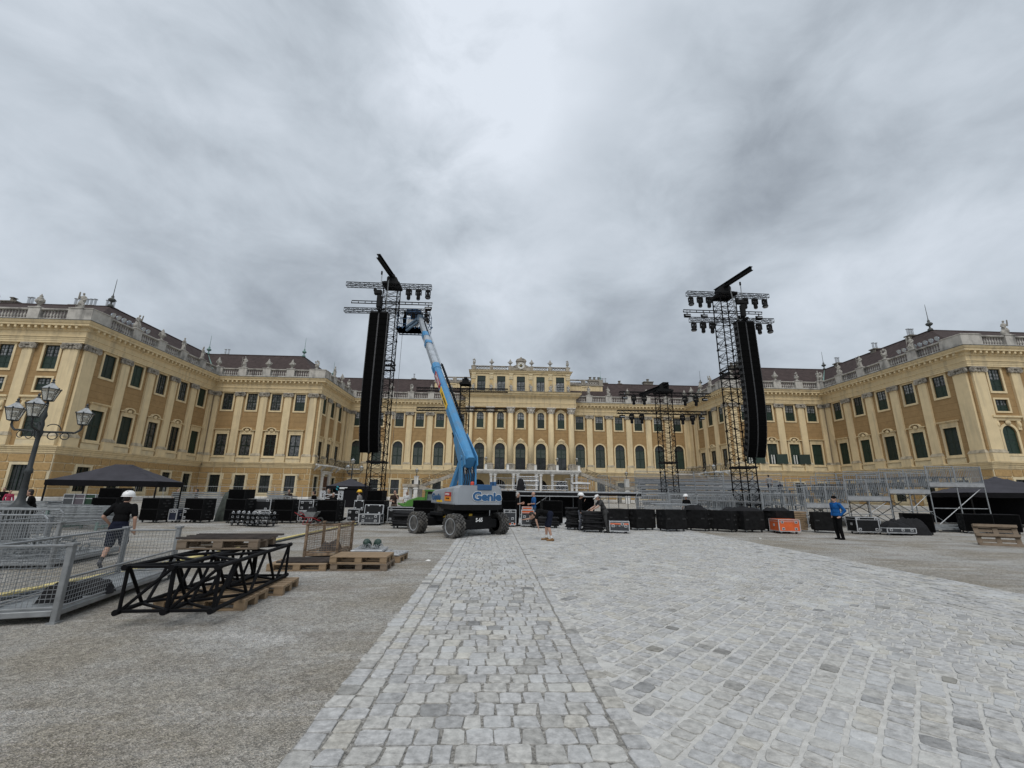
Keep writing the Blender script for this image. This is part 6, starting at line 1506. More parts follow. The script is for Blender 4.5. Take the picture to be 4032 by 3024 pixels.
cloth_stack('black folded cloth stack under the hands of the white cap man', 4.55, 20.4, R(-8), .95, .75, 9, 3); cloth_stack('tall black cloth stack left of the helmet man in camouflage trousers', 3.85, 21.6, R(4), .6, .7, 10, 4)
cloth_stack('black rolled cloth heap left of the boom lift wheels', -4.05, 21.6, R(-6), 1.15, .8, 6, 5, .10); cloth_stack('low black cloth trolley behind the bending man', 2.65, 22.6, R(2), 1.3, .7, 4, 6, .10)
lump('tarpaulin', 'black crumpled tarpaulin beside the tray case at the grandstand', 'tarpaulin', 19.75, 21.0, 0, R(-20), 1.5, 1.0, .75, M_bag, 12, .2, (22, 16)); lump('cable_heap', 'black cable coils heaped on the low tray case', 'cable', 18.75, 20.5, .33, 0, 1.05, .6, .26, M_bag, 13, .35, (20, 14))
lump('black_cloth', 'dark cloth bundle lying on the subwoofer under the white helmet', 'cloth', 10.0, 21.9, .97, R(-30), 1.0, .5, .22, M_bag, 14, .4, (20, 12)); lump('black_cloth', 'long dark cloth draped over the subwoofers below the right tower', 'cloth', 12.1, 21.7, .96, R(2), 1.9, .6, .17, M_bag, 15, .6); lump('black_cloth', 'dark cloth draped over the subwoofer behind the orange case', 'cloth', 14.0, 21.8, .98, R(10), 1.3, .6, .16, M_bag, 16, .6)
M_tarp = mat('green_tarp', (.052, .062, .05), rough=.7, var=.3, scale=4, bump=.6, bscale=6); lump('tarpaulin', 'crumpled green tarpaulin cover between left speaker stacks', 'tarpaulin', -14.3, 25.4, 0, R(-6), 1.15, 1.0, 1.62, M_tarp, 17, .16)
# ------------------------------------------------------------------ stacked scaffold frames
M_gfr = mat('green_rack', (.16, .25, .22), rough=.6)
def frames(label, x, y, rz, L, d, h, n, stand=True, m_=None):
    t = thing('frame_stack', label, 'scaffold frames', (x, y, 0), rz, 'stacked scaffold frames'); z = .22 if stand else .02; dz = (h - z) / n
    for k in range(n):
        b = MB(); off = .02 * math.sin(k * 1.7)
        for s in (-1, 1): b.bx(-L / 2 + off, L / 2 + off, s * d / 2 - .03, s * d / 2 + .03, 0, dz * .62)
        for i in range(6): xx = -L / 2 + L * i / 5 + off; b.bx(xx - .022, xx + .022, -d / 2, d / 2, dz * .1, dz * .5)
        b.build('frame', m_ or (M_galv if k % 2 else M_galvd), t, (0, 0, z + k * dz))
    if stand:
        for sx in (-.45, .45):
            b = MB(); b.bx(sx * L - .04, sx * L + .04, -d / 2 - .1, d / 2 + .1, .10, .18)
            for s in (-1, 1): b.bx(sx * L - .035, sx * L + .035, s * (d / 2 + .08) - .035, s * (d / 2 + .08) + .035, 0, h * .8)
            b.build('rack_post', M_gfr, t)
frames('galvanised scaffold frames stacked on a green rack left of the walker', -17.25, 20.1, R(2), 2.5, .8, .93, 10); frames('low green rack of scaffold tubes behind the walking man', -16.35, 19.3, R(-3), 1.6, .7, .42, 4)
frames('wide stack of grey scaffold frames at the far left edge', -21.6, 21.8, R(3), 2.6, .9, 1.05, 11, False); frames('grey scaffold frames stacked left behind the seated man', -18.9, 20.9, R(0), 1.5, .9, .95, 9, False)
frames('far scaffold frame stack left of the green tarpaulin', -19.9, 30.4, R(2), 1.6, .8, 1.5, 12, False); frames('far scaffold frame stack right beside the other below the palace', -18.2, 30.2, R(-3), 1.6, .8, 1.52, 12, False)
frames('short far frame stack behind the left clamp rack', -13.2, 29, R(0), 1.4, .8, 1.35, 10, False); frames('tall block of zinc panels behind the left flight cases', -12.6, 27, R(5), .9, .7, 1.62, 16, False)
# crowd barriers at the left edge
def barrier(label, x, y, rz, L=2.2, h=1.05, m_=None, n=17, group='steel crowd barriers'):
    t = thing('crowd_barrier', label, 'barrier', (x, y, 0), rz, group); b = MB()
    b.path([(-L / 2, 0, .16), (-L / 2, 0, h - .1), (-L / 2 + .1, 0, h), (L / 2 - .1, 0, h), (L / 2, 0, h - .1), (L / 2, 0, .16), (-L / 2, 0, .16)], .021, 6); b.build('frame', m_ or M_galv, t); b = MB()
    for i in range(1, n): xx = -L / 2 + L * i / n; b.tube((xx, 0, .16), (xx, 0, h), .008, 4, cap=False)
    b.build('bars', m_ or M_galv, t); b = MB()
    for s in (-1, 1): b.tube((s * L * .35, -.3, .01), (s * L * .35, .3, .01), .018, 5); b.tube((s * L * .35, 0, .01), (s * L * .35, 0, .18), .018, 5)
    b.build('feet', m_ or M_galv, t)
barrier('steel crowd barrier in front of the scaffold frames, nearer one', -12.9, 12.9, R(8)); barrier('steel crowd barrier at the left edge before the lamp post', -13.9, 13.6, R(-4)); barrier('steel crowd barrier cut by the left edge beside the mesh crates', -11.9, 11.6, R(5), 2.0, .98)

# ------------------------------------------------------------------ gazebos
M_tent = mat('tent_fabric', (0.042, 0.040, 0.048), rough=0.8, var=0.15, scale=1.5, spec=.3, bump=.15, bscale=4); M_val = mat('tent_valance', (0.008, 0.0075, 0.009), rough=0.85, var=.15, scale=2, spec=.15)  # canopy paler than the valance: roof sheen put into the colour
def gazebo(label, x, y, rz, w, d, eave, peak, ridge, walls=()):
    t = thing('gazebo', label, 'gazebo', (x, y, 0), rz); n = 14; b = MB(); hw, hd = w / 2, d / 2
    def Z(px_, py_):                                    # tent height: sagging hip roof
        fx = max(0, (abs(px_) - ridge / 2) / (hw - ridge / 2)); fy = abs(py_) / hd; f = max(fx, fy); return eave + (peak - eave) * ((1 - f) * .82 + (1 - f) ** 2 * .18)
    xs_ = sorted({-hw + w * i / (2 * n) for i in range(2 * n + 1)} | {-ridge / 2, ridge / 2}); ys_ = [-hd + d * i / n for i in range(n + 1)]
    vs = [(a, c, Z(a, c)) for c in ys_ for a in xs_]; m_ = len(xs_); b.add(vs, [(j * m_ + i, j * m_ + i + 1, (j + 1) * m_ + i + 1, (j + 1) * m_ + i) for j in range(n) for i in range(m_ - 1)]); b.build('canopy', M_tent, t)
    b = MB()
    for (p, q) in (((-hw, -hd), (hw, -hd)), ((hw, -hd), (hw, hd)), ((hw, hd), (-hw, hd)), ((-hw, hd), (-hw, -hd))):
        k = 16; vs = []
        for i in range(k + 1):
            f = i / k; sag = .05 * math.sin(math.pi * f) + .02 * math.sin(f * 9); vs += [(p[0] + (q[0] - p[0]) * f, p[1] + (q[1] - p[1]) * f, eave + .01), (p[0] + (q[0] - p[0]) * f, p[1] + (q[1] - p[1]) * f, eave - .26 - sag)]
        b.add(vs, [(2 * i, 2 * i + 2, 2 * i + 3, 2 * i + 1) for i in range(k)])
    b.build('valance', M_val, t)
    for sx in (-1, 1):
        for sy in (-1, 1): MB().bx(-.03, .03, -.03, .03, 0, eave).build('leg', M_blk, t, (sx * (hw - .06), sy * (hd - .06), 0))
    for a in walls:
        if a == 'back': MB().bx(-hw + .05, hw - .05, hd - .1, hd - .08, .02, eave - .2).build('side_wall', M_val, t)
        if a == 'right': MB().bx(hw - .1, hw - .08, -hd, hd, .02, eave - .2).build('side_wall', M_val, t)
        if a == 'front': MB().bx(-hw * .55, hw - .05, -hd + .08, -hd + .1, .02, eave - .2).build('side_wall', M_val, t)
        if a == 'fright': MB().bx(-hw * .0, hw - .05, -hd + .08, -hd + .1, .02, eave - .2).build('side_wall', M_val, t)
    return t
gazebo('wide dark gazebo tent at the left before the palace wing', -21.7, 27.0, R(12), 5.2, 3.2, 2.04, 3.0, .9)
g_ = gazebo('small black gazebo with logo below the left side balcony', -15.5, 49.5, R(10), 4.2, 4.0, 2.15, 3.0, .05, ('front', 'right', 'back'))
M_teal = mat('logo_teal', (.05, .45, .55), rough=.5); lg = MB().torus((-1.0, -2.03, 2.02), .09, .03, rotm(R(90)), 12, 4, -1.2, 2.6).torus((-.98, -2.03, 1.86), .09, .03, rotm(R(90)), 12, 4, 2.0, 5.6).build('logo', M_teal, g_); MB().bx(-.78, .0, -2.04, -2.03, 1.955, 2.03).bx(-.78, -.27, -2.04, -2.03, 1.86, 1.935).build('logo_lettering', M_txtw, g_)
gazebo('dark grey gazebo tent at the right edge behind the grandstand', 33.4, 28.2, R(-22), 5.6, 5.2, 2.06, 3.15, .05, ('back', 'fright'))

# ------------------------------------------------------------------ street lamps
M_lpole = mat('lamp_iron', (.035, .04, .042), rough=.6, var=.25, scale=4); M_lglass = mat('lantern_glass', (.80, .77, .68), rough=.25, var=.1, spec=.4); MATS['lantern_glass'].node_tree.nodes['Principled BSDF'].inputs['Transmission Weight'].default_value = .8; M_lwhite = mat('lantern_lamp', (.80, .79, .74), rough=.3, var=.03)
def lantern_parts():
    g = MB().lathe([(.155, 0), (.29, .46)], 6).mesh('glass', M_lglass); f = MB()
    for k in range(6):
        a, c = k * math.pi / 3, (k + 1) * math.pi / 3; P = lambda r, z, q: (r * math.cos(q), r * math.sin(q), z)
        f.tube(P(.162, 0, a), P(.30, .47, a), .014, 5); f.tube(P(.162, 0, a), P(.162, 0, c), .016, 5); f.tube(P(.31, .47, a), P(.31, .47, c), .018, 5); f.tube(P(.31, .47, a), P(.06, .68, a), .012, 5)
    f.lathe([(.12, -.03), (.16, .0)], 6); f.tube((0, 0, -.14), (0, 0, -.02), .035, 6); f.lathe([(.05, .72), (.07, .76), (.03, .80), (.05, .86), (.01, .93)], 8)
    for k in range(6): a = k * math.pi / 3; f.ell((.31 * math.cos(a), .31 * math.sin(a), .50), (.025, .025, .04), 6, 4)
    r = MB().lathe([(.31, .48), (.16, .62), (.08, .70), (.06, .73)], 6).mesh('roof', mat('lantern_roof', (.42, .43, .43), rough=.4, metal=.3, var=.25, scale=4))
    return g, f.mesh('cage', M_lpole), r
LG, LF, LRf = lantern_parts()
def lantern(t, p, s=1.0):
    l = empty('lantern', p, 0, t); l.scale = (s,) * 3; put('glass', LG, l); put('cage', LF, l); put('roof', LRf, l); put('lamp', MB().cbox((0, 0, .24), (.12, .12, .2), .02).mesh('lamp', M_lwhite), l); return l
def street_lamp(label, x, y, H_, rz=0, arms=(0, 120, 240), arml=1.05, ls=.82):
    t = thing('street_lamp', label, 'street lamp', (x, y, 0), rz); k = H_ / 5.25; h1 = H_ - 1.95 * k
    MB().lathe([(.42, 0), (.42, .18), (.34, .22), (.32, .85), (.38, .90), (.38, 1.0), (.24, 1.06), (.15, 1.15), (.105, 1.3), (.078, 2.05), (.105, 2.1), (.105, 2.2), (.07, 2.26), (.062, h1 - .1), (.08, h1), (.10, h1 + .1), (.07, h1 + .2), (.08, h1 + .35), (.05, h1 + .5), (.09, h1 + .66), (.05, h1 + .8), (.04, H_ - .84)], 12).build('post', M_lpole, t, smooth=True)
    lantern(t, (0, 0, H_ - .78), ls)
    for a in arms:
        a = R(a); d = Vector((math.cos(a), math.sin(a), 0)); z = h1 + .12; pts = []
        for i in range(11):
            f = i / 10; pts.append(d * (arml * math.sin(f * math.pi / 2) ** .8) + Vector((0, 0, z + .06 * math.sin(f * 3.1) + (.26 * max(0, f - .6) / .4) ** 1 * (f > .6))))
        b = MB(); b.path(pts, .033, 6); side = d
        for c_, R_, zz in ((.32, .12, z - .10), (.62, .11, z - .08)): 
            M_ = rotm(R(90), 0, a); b.torus(d * (arml * c_) + Vector((0, 0, zz)), R_, .015, M_, 14, 4)
        b.torus(d * (arml * .30) + Vector((0, 0, z + .1)), .19, .016, rotm(R(90), 0, a), 12, 4, .1, 2.6); b.build('arm', M_lpole, t); p = pts[-1]; lantern(t, (p.x, p.y, p.z + .11), ls)
    return t
street_lamp('old iron four lantern street lamp at the left edge in the foreground', -14.98, 15.0, 5.25, 0, (58, 178, 302), 1.0)
street_lamp('iron four lantern street lamp behind the small logo gazebo', -16.25, 52, 5.5, R(20), (0, 120, 240), 1.0); street_lamp('iron four lantern street lamp above the grandstand at right', 26.45, 52, 5.5, R(15), (0, 120, 240), 1.0)
def post_lantern(label, x, y, z, s=1.1):
    t = thing('post_lantern', label, 'lantern', (x, y, z), 0, 'lanterns of the central stair'); b = MB().lathe([(.16, 0), (.16, .08), (.06, .14), (.09, .3), (.05, .42), (.05, .55)], 8); b.build('stem', M_lpole, t); lantern(t, (0, 0, .62), s)
for x, y, z, lb in ((XP - 20.3, 85.75, 4.62, 'lantern on the left newel of the palace stair'), (XP + 20.3, 85.75, 4.62, 'lantern on the right newel of the palace stair'), (XP - 7.2, 88.8, 7.30, 'lantern on the terrace left of the middle arches'), (XP + 7.2, 88.8, 7.30, 'lantern on the terrace right of the middle arches'), (XP + 11.2, 88.8, 7.34, 'lantern on the right end of the terrace')): post_lantern(lb, x, y, z)
# ------------------------------------------------------------------ stage
def vrail(L, h=1.0, s=.12, r=.012, R_=.022):             # railing panel of upright bars
    b = MB(); n = max(2, int(L / s))
    for z in (.08, h): b.tube((0, 0, z), (L, 0, z), R_, 6)
    for x in (0, L): b.tube((x, 0, 0), (x, 0, h), R_, 6)
    for i in range(1, n): b.tube((L * i / n, 0, .08), (L * i / n, 0, h), r, 4, cap=False)
    return b
def hrail(L, h=1.0):                                    # railing panel of two tubes
    b = MB()
    for z in (h * .52, h): b.tube((0, 0, z), (L, 0, z), .024, 6)
    for x in (0, L): b.tube((x, 0, 0), (x, 0, h), .024, 6)
    return b
VR = {}
def rail(t, p, L, rz, h=1.0, kind='v', m_=None, s=.12):
    k = (round(L, 2), h, kind, s)
    if k not in VR: VR[k] = (vrail(L, h, s) if kind == 'v' else hrail(L, h)).mesh('railing', m_ or M_galv)
    return put('railing', VR[k], t, p, rz)
M_deck = mat('deck_ply', (.045, .042, .04), rough=.8, var=.3, scale=3); M_nearblack = mat('near_black_sheet', (.006, .006, .007), rough=.95, var=.3, scale=3)
SX0, SX1, SY0, SY1, SZ = -4.5, 10.4, 31.0, 39.0, 1.76
st = thing('stage', 'raised stage deck on scaffold legs behind the boom lift', 'stage', ((SX0 + SX1) / 2, SY0, 0)); so_ = Vector(st.location)
MB().bx(SX0, SX1, SY0, SY1, SZ - .06, SZ).build('deck', M_deck, st, -so_)
b = MB(); b.bx(SX0, SX1, SY0 - .05, SY0 - .01, SZ - .02, SZ + .07); b.build('front_edge', M_alu, st, -so_); MB().bx(SX0, SX1, SY0 - .03, SY0 + .02, SZ - .20, SZ - .03).build('fascia', M_blk, st, -so_); MB().tube((SX0, SY0 - .05, SZ - .27), (SX1, SY0 - .05, SZ - .27), .035, 6).build('ledger', M_alu, st, -so_)
post_m = MB().tube((0, 0, 0), (0, 0, SZ - .06), .028, 6).bx(-.09, .09, -.09, .09, 0, .02).mesh('leg', M_galv); dg = MB().tube((0, 0, .2), (2.0, 0, SZ - .25), .022, 5).mesh('brace', M_galv)
for i in range(8):
    x = SX0 + .2 + i * 2.07
    for y in (SY0 + .1, SY0 + 2.5, SY0 + 5): put('leg', post_m, st, (x - so_.x, y - so_.y, 0))
    if i % 2 and i < 7: put('brace', dg, st, (x - so_.x, .1, 0))
b = MB(); b.bx(SX0 + .5, SX1 - 2.6, SY0 + 3.2, SY0 + 3.25, 0, SZ - .1); b.build('masking_cloth', M_nearblack, st, -so_)  # near-black sheet behind the legs makes the space under the deck dark
for x, L, kind in ((-.2, 1.8, 'v'), (1.65, 1.8, 'v'), (5.6, 1.7, 'v'), (7.35, 1.6, 'v')): rail(st, (x - so_.x, 3.1, SZ), L, 0, 1.02, kind, s=.17)
for x0, x1, y, z in ((8.2, 8.95, 3.4, 3.1), (9.05, 11.0, 3.0, 2.98)):   # dense grey mesh screens at the right end
    b = vrail(x1 - x0, z - SZ, .05, .009); put('screen', b.mesh('screen', M_galvd), st, (x0 - so_.x, y, SZ))
# silver truss pieces on pallets on the stage
def small_truss(label, x, y, z, rz, L, w=.29):
    t = thing('truss_piece', label, 'truss', (x, y, z + w / 2 + .02), rz, 'silver truss pieces on the stage'); b = MB(); truss(b, (-L / 2, 0, 0), (L / 2, 0, 0), w, w, .025, .012, .28); b.build('truss_bar', M_alu, t)
pallet('pallet on the stage under the left silver trusses', 1.15, 33.2, SZ, 0); pallet('pallet on the stage under the middle silver trusses', 2.6, 33.2, SZ, 0); pallet('pallet on the stage under the curved silver trusses', 4.75, 33.0, SZ, 0); pallet('pallet on the stage next to the curved silver trusses', 3.9, 33.9, SZ, .1)
for i, (x, y, z, L, lb) in enumerate(((1.0, 33.0, .146, 1.7, 'lower left silver truss piece on the stage'), (2.75, 33.0, .146, 1.2, 'lower silver truss piece beside the black gear on stage'), (2.75, 33.0, .47, 1.3, 'middle silver truss piece beside the black gear on stage'), (2.6, 33.1, .80, 1.6, 'top silver truss piece beside the black gear on stage'), (4.6, 32.9, .146, 1.9, 'lower silver truss of the curved pile on stage'), (4.95, 32.95, .47, 1.1, 'upper silver truss of the curved pile on stage'), (6.5, 33.0, .30, 1.2, 'silver truss on black feet at the right of the stage'))):
    small_truss(lb, x, y, SZ + z, R(3 * (i % 3 - 1)), L)
lump('black_gear', 'black tangle of gear between the silver trusses on stage', 'gear', 2.05, 32.9, SZ, 0, .6, .5, 1.0, M_bag, 21, .3); t = MB().prism([(5.9, 0), (7.2, .02), (7.25, .1), (6.3, .16), (5.85, .08)], 32.8, 33.3).build('white_sheet', mat('white_sheet', (.8, .8, .79), rough=.6), None, (0, 0, SZ + .62)); tag(t, 'white folded sheet lying on the right stage truss', 'sheet')
# silver tower bases, white trusses and crates left of the tower
for x, y, lb in ((-9.2, 26.2, 'white truss frame standing behind the left speaker stacks'),):
    t = thing('white_ladder_truss', lb, 'truss', (x, y, 1.15)); b = MB(); M_wt = mat('white_truss', (.72, .73, .74), rough=.5)
    truss(b, (-.5, 0, 0), (-.5, 0, .5), .2, .2, .02, .012, .25, (0, 1, 0)); truss(b, (.5, 0, 0), (.5, 0, .5), .2, .2, .02, .012, .25, (0, 1, 0)); b.tube((-.5, 0, .3), (.5, 0, .3), .02, 5); b.tube((-.5, 0, .08), (.5, 0, .08), .02, 5); b.tube((-.4, 0, .1), (.1, 0, .3), .015, 5); b.build('frame', M_wt, t)
    case('black flight case carrying the white truss frame', x, y, 0, 1.3, .8, 1.14, M_lam, lat=())
t = thing('scissor_table', 'grey scaffold table below the white helmet man at the right', 'scaffold table', (10.1, 24.3, 0)); b = MB()
b.tube((-1.2, 0, 1.18), (1.1, 0, 1.18), .03, 6); b.tube((-1.2, .7, 1.18), (1.1, .7, 1.18), .03, 6); b.bx(-1.0, .9, .02, .7, 1.10, 1.13); b.build('top', M_galv, t)
for x0, x1 in ((-.75, -.35), (.75, .25), (-.3, -.3), (.9, .9)): MB().tube((x0, 0, 1.15), (x1, 0, .02), .028, 6).build('leg', M_galv, t)
t = MB().cbox((0, 0, .18), (.75, .5, .36), .03).build('generator_box', M_galv, None, (14.5, 35.0, 1.0)); tag(t, 'grey box at the foot of the shorter right tower', 'box')
t = thing('wood_stack', 'stack of wooden planks seen between two right subwoofers', 'planks', (15.35, 22.4, 0))
for k in range(9): MB().cbox((0, 0, .10 + .1 * k), (.75 + .05 * (k % 3), .6, .085), .006).build('plank', M_pal, t, (0, 0, 0), R(3 * (k % 2)))
# ------------------------------------------------------------------ grandstands
M_bench = mat('bench_dark', (.15, .155, .16), rough=.6, var=.2); M_deckg = mat('grey_deck', (.36, .37, .38), rough=.6, var=.12, scale=3, metal=.2)
gs = thing('grandstand', 'steel scaffold grandstand stepping up to the right at the far right', 'grandstand', (20, 25, 0)); go = Vector((20, 25, 0))
LV = [(15.35, 17.85, .82), (17.85, 20.35, 1.24), (20.35, 22.9, 1.66), (22.9, 25.4, 2.08), (25.4, 28.8, 2.5)]; YB1 = 34.0
pm = {}
def upright(t, x, y, h, o):
    k = round(h, 2)
    if k not in pm: pm[k] = MB().tube((0, 0, 0), (0, 0, h), .032, 6).bx(-.1, .1, -.1, .1, 0, .03).mesh('upright', M_galv)
    put('upright', pm[k], t, (x - o.x, y - o.y, 0))
for i, (x0, x1, z) in enumerate(LV):
    MB().bx(x0 + .02, x1 - .02, 25.02, YB1, z - .10, z - .06).build('deck', M_deckg, gs, -go); MB().bx(x0 + .02, x1 - .02, 24.94, 24.99, z - .16, z + .06).build('toe_board', M_deckg, gs, -go)
    n = 2 if i < 4 else 2
    for k in range(n):
        xa = x0 + (x1 - x0) * k / n; L = (x1 - x0) / n - .06; rail(gs, (xa + .03 - go.x, -.03, z), L, 0, 1.0, s=.105); rail(gs, (xa + .03 - go.x, YB1 - 25, z), L, 0, 1.0, 'h')
        rail(gs, (xa + .03 - go.x, 3.2, z), L, 0, 1.0, s=.14); rail(gs, (xa + .03 - go.x, 6.2, z), L, 0, 1.0, s=.14); upright(gs, xa, 25, z + 1.05, go); upright(gs, xa, 29.5, z, go); upright(gs, xa, YB1, z, go)
        for yy in (25.6, 27.2, 28.8, 30.4, 32.0): 
            if k < 3: rail(gs, (xa - go.x, yy - 25, z), 1.5, R(90), 1.0, 'h') if k == 0 and i in (1, 3) and yy < 27 else None
    # benches of the two rows on this deck, running away from the viewer
    for q in (.14, .38, .62, .86):
        xb = x0 + (x1 - x0) * q; MB().bx(xb - .11, xb + .11, 25.4, YB1 - .4, z + .42, z + .46).build('bench', M_bench, gs, -go); b = MB()
        for yy in range(9): b.bx(xb - .03, xb + .03, 25.6 + yy * .95, 25.68 + yy * .95, z - .06, z + .42)
        b.build('bench_legs', M_galvd, gs, -go)
    b = MB()
    for (p, q) in (((x0 + .05, 25.06, .1), (x1 - .05, 25.06, z - .15)), ((x1 - .05, 27.5, .1), (x0 + .05, 27.5, z - .15)), ((x0, 25.1, .2), (x0, 29.4, z - .1)), ((x1 - .1, 29.5, .1), (x0 + .1, 29.5, z - .12)), ((x0, 29.4, .2), (x0, 25.1, z - .1))): b.tube(p, q, .024, 5)
    b.tube((x0, 25.05, z - .2), (x1, 25.05, z - .2), .026, 5); b.tube((x0, 25.05, z * .45), (x1, 25.05, z * .45), .024, 5); b.build('bracing', M_galv, gs, -go)
upright(gs, 28.8, 25, 3.55, go); upright(gs, 28.8, 29.5, 3.4, go)
for k in range(5): rail(gs, (28.8 - go.x, .05 + k * 1.75, 2.5), 1.7, R(90), 1.0, s=.09)
for k in range(5): rail(gs, (15.35 - go.x, .05 + k * 1.75, .82), 1.7, R(90), 1.0, 'h')
b = MB()
for x in (21.5, 22.6, 23.8): b.bx(x, x + 1.0, 22.4, 23.4, .12, .2); b.bx(x + .1, x + .3, 22.5, 23.3, 0, .12)
b.bx(21.4, 25.2, 22.5, 22.6, .24, .34); b.bx(21.4, 25.2, 23.2, 23.3, .24, .34); b.build('base_beams', M_galvd, gs, -go)
g2 = thing('grandstand', 'steel grandstand rows facing the viewer behind the shorter tower', 'grandstand', (15, 33, 0)); go2 = Vector((15, 33, 0))
for k in range(6):
    y, z = 33.2 + 1.9 * k, .80 + .42 * k; xa = 11.3 + .5 * k; xb = 21.5 + 1.4 * k
    MB().bx(xa, xb, y, y + 1.85, z - .08, z - .03).build('deck', M_deckg, g2, -go2); MB().bx(xa, xb, y - .03, y, z - .14, z + .04).build('toe_board', M_deckg, g2, -go2)
    MB().bx(xa + .1, xb - .1, y + .5, y + .53, z + .12, z + .34).build('seat_riser', M_bench, g2, -go2); MB().bx(xa + .3, xb - .3, y + .9, y + 1.2, z + .42, z + .46).build('bench', M_deckg if k % 2 else M_bench, g2, -go2); n = 5; L = (xb - xa) / n
    for j in range(n + 1): upright(g2, xa + L * j, y, z, go2)
    for j in range(n):
        rail(g2, (xa + L * j - go2.x, y - go2.y, z), L - .05, 0, 1.0, 'v' if (j * 2 + k) % 5 == 0 else 'h')
    b = MB()
    for j in range(0, n, 2): b.tube((xa + L * j, y + .05, .1), (xa + L * (j + 1), y + .05, z - .1), .022, 5)
    b.build('bracing', M_galv, g2, -go2)
for k in range(7): rail(g2, (11.2 + 1.55 * k - go2.x, -1.2, .0), 1.5, 0, 1.82, s=.11)
for k in range(3): rail(g2, (22.0 + 1.6 * k - go2.x, .5, .0), 1.55, 0, 1.9, s=.10)
barrier('tall grey barrier panel left of the white helmet man behind subwoofers', 9.7, 27.0, R(2), 1.9, 1.75, n=18, group=None); barrier('tall grey barrier panel right of the white helmet man behind subwoofers', 13.4, 26.5, R(-2), 2.2, 1.72, n=20, group=None)
barrier('tall grey barrier panel below the right speaker tower', 11.6, 27.0, R(0), 1.7, 1.70, n=16, group=None)
# thin site fence line in front of the palace wings
M_fen = mat('fence_wire', (.33, .34, .34), rough=.6)
for i in range(14):
    x = -43 + 3.3 * i
    if x > 2: break
    t = thing('site_fence', 'light wire site fence panel before the palace, %s from left' % (ORD + ('eighth', 'ninth', 'tenth', 'eleventh', 'twelfth', 'thirteenth', 'fourteenth'))[i], 'fence', (x, 56 + .05 * (i % 3), 0), 0, 'site fence panels'); b = MB()
    for p, q in (((0, 0, .1), (3.2, 0, .1)), ((0, 0, 2), (3.2, 0, 2)), ((0, 0, 0), (0, 0, 2)), ((3.2, 0, 0), (3.2, 0, 2))): b.tube(p, q, .022, 5)
    b.build('frame', M_fen, t); b = MB()
    for k in range(1, 12): b.tube((3.2 * k / 12, 0, .1), (3.2 * k / 12, 0, 2), .004, 3, cap=False)
    b.build('wires', M_fen, t)
# ------------------------------------------------------------------ green tractor behind the lift
M_tg = mat('tractor_green', (.085, .24, .04), rough=.4, var=.1); M_tgl = mat('cab_glass', (.16, .20, .21), rough=.1, var=.4, spec=.6)
t = thing('tractor', 'small bright green tractor with glass cab behind the boom lift', 'tractor', (-4.0, 28.9, 0), R(14)); 
MB().prism([(-1.5, .62), (-.3, .62), (-.3, 1.32), (-.7, 1.35), (-1.35, 1.12), (-1.5, .95)], -.35, .35).build('bonnet', M_tg, t); MB().cbox((.25, 0, .72), (1.1, .9, .35), .04).build('chassis', M_blk, t)
cab = MB()
for sx, zz in ((-.28, 1.25), (.72, .95)):
    for sy in (-1, 1): cab.tube((sx, sy * .45, .75), (sx + (.08 if sx < 0 else -.05), sy * .42, 1.72), .04, 6)
cab.bx(-.3, .78, -.48, .48, 1.70, 1.80); cab.build('cab_frame', M_tg, t); MB().prism([(-.25, .85), (.7, .85), (.65, 1.7), (-.2, 1.7)], -.42, .42).build('cab_glass', M_tgl, t); MB().bx(-.24, .7, -.44, -.4, 1.55, 1.68).build('sun_strip', M_blk, t)
for x, r_, w_ in ((-1.05, .36, .22), (.45, .52, .30)):
    for s in (-1, 1): k = MB().lathe([(r_ * .6, -w_ / 2), (r_, -w_ / 2 + .03), (r_, w_ / 2 - .03), (r_ * .6, w_ / 2)], 18, (0, 0, 0), rotm(R(90))).build('wheel', M_rub, t, (x, s * .62, r_)); MB().lathe([(r_ * .6, -w_ / 2 + .02), (r_ * .3, -w_ / 4), (r_ * .3, w_ / 4), (r_ * .6, w_ / 2 - .02)], 14, (0, 0, 0), rotm(R(90))).build('rim', M_tg, k)
MB().cbox((-1.7, 0, .85), (.5, .9, .12), .03, rotm(0, R(25), 0)).cbox((-1.35, .3, .9), (.8, .08, .12), .02).build('front_loader', M_tg, t)
# ------------------------------------------------------------------ people: one continuous remeshed body each
SKIN = (.42, .25, .18)
def fabric(n, c, var=.18): return mat('fabric_' + n, c, rough=.9, var=var, scale=9, bump=.35, bscale=22, spec=.1)
M_skin = mat('skin', SKIN, rough=.6, var=.08, scale=6); M_hairG = mat('hair_grey', (.42, .41, .39), rough=.8); M_hairD = mat('hair_dark', (.02, .015, .012), rough=.7); M_helmW = mat('helmet_white', (.80, .80, .79), rough=.3, var=.03); M_helmY = mat('helmet_yellow', (.80, .48, .02), rough=.3, var=.03)
F_blk = fabric('black', (.006, .006, .0065)); F_navy = fabric('navy', (.012, .015, .028)); F_blue = fabric('blue', (.030, .115, .30)); F_jack = fabric('jacket_blue', (.014, .10, .31)); F_grey = fabric('grey', (.055, .055, .055)); F_lgrey = fabric('light_grey', (.30, .29, .28)); F_brown = fabric('brown', (.045, .03, .025)); F_pink = fabric('pink', (.42, .06, .11)); F_white = fabric('white', (.72, .72, .71)); F_tan = fabric('tan', (.24, .14, .065)); F_khaki = fabric('khaki', (.16, .12, .09))
F_camo = mat('fabric_camo', (.20, .21, .24), rough=.9, c2=(.02, .022, .03), scale=16, spec=.2)
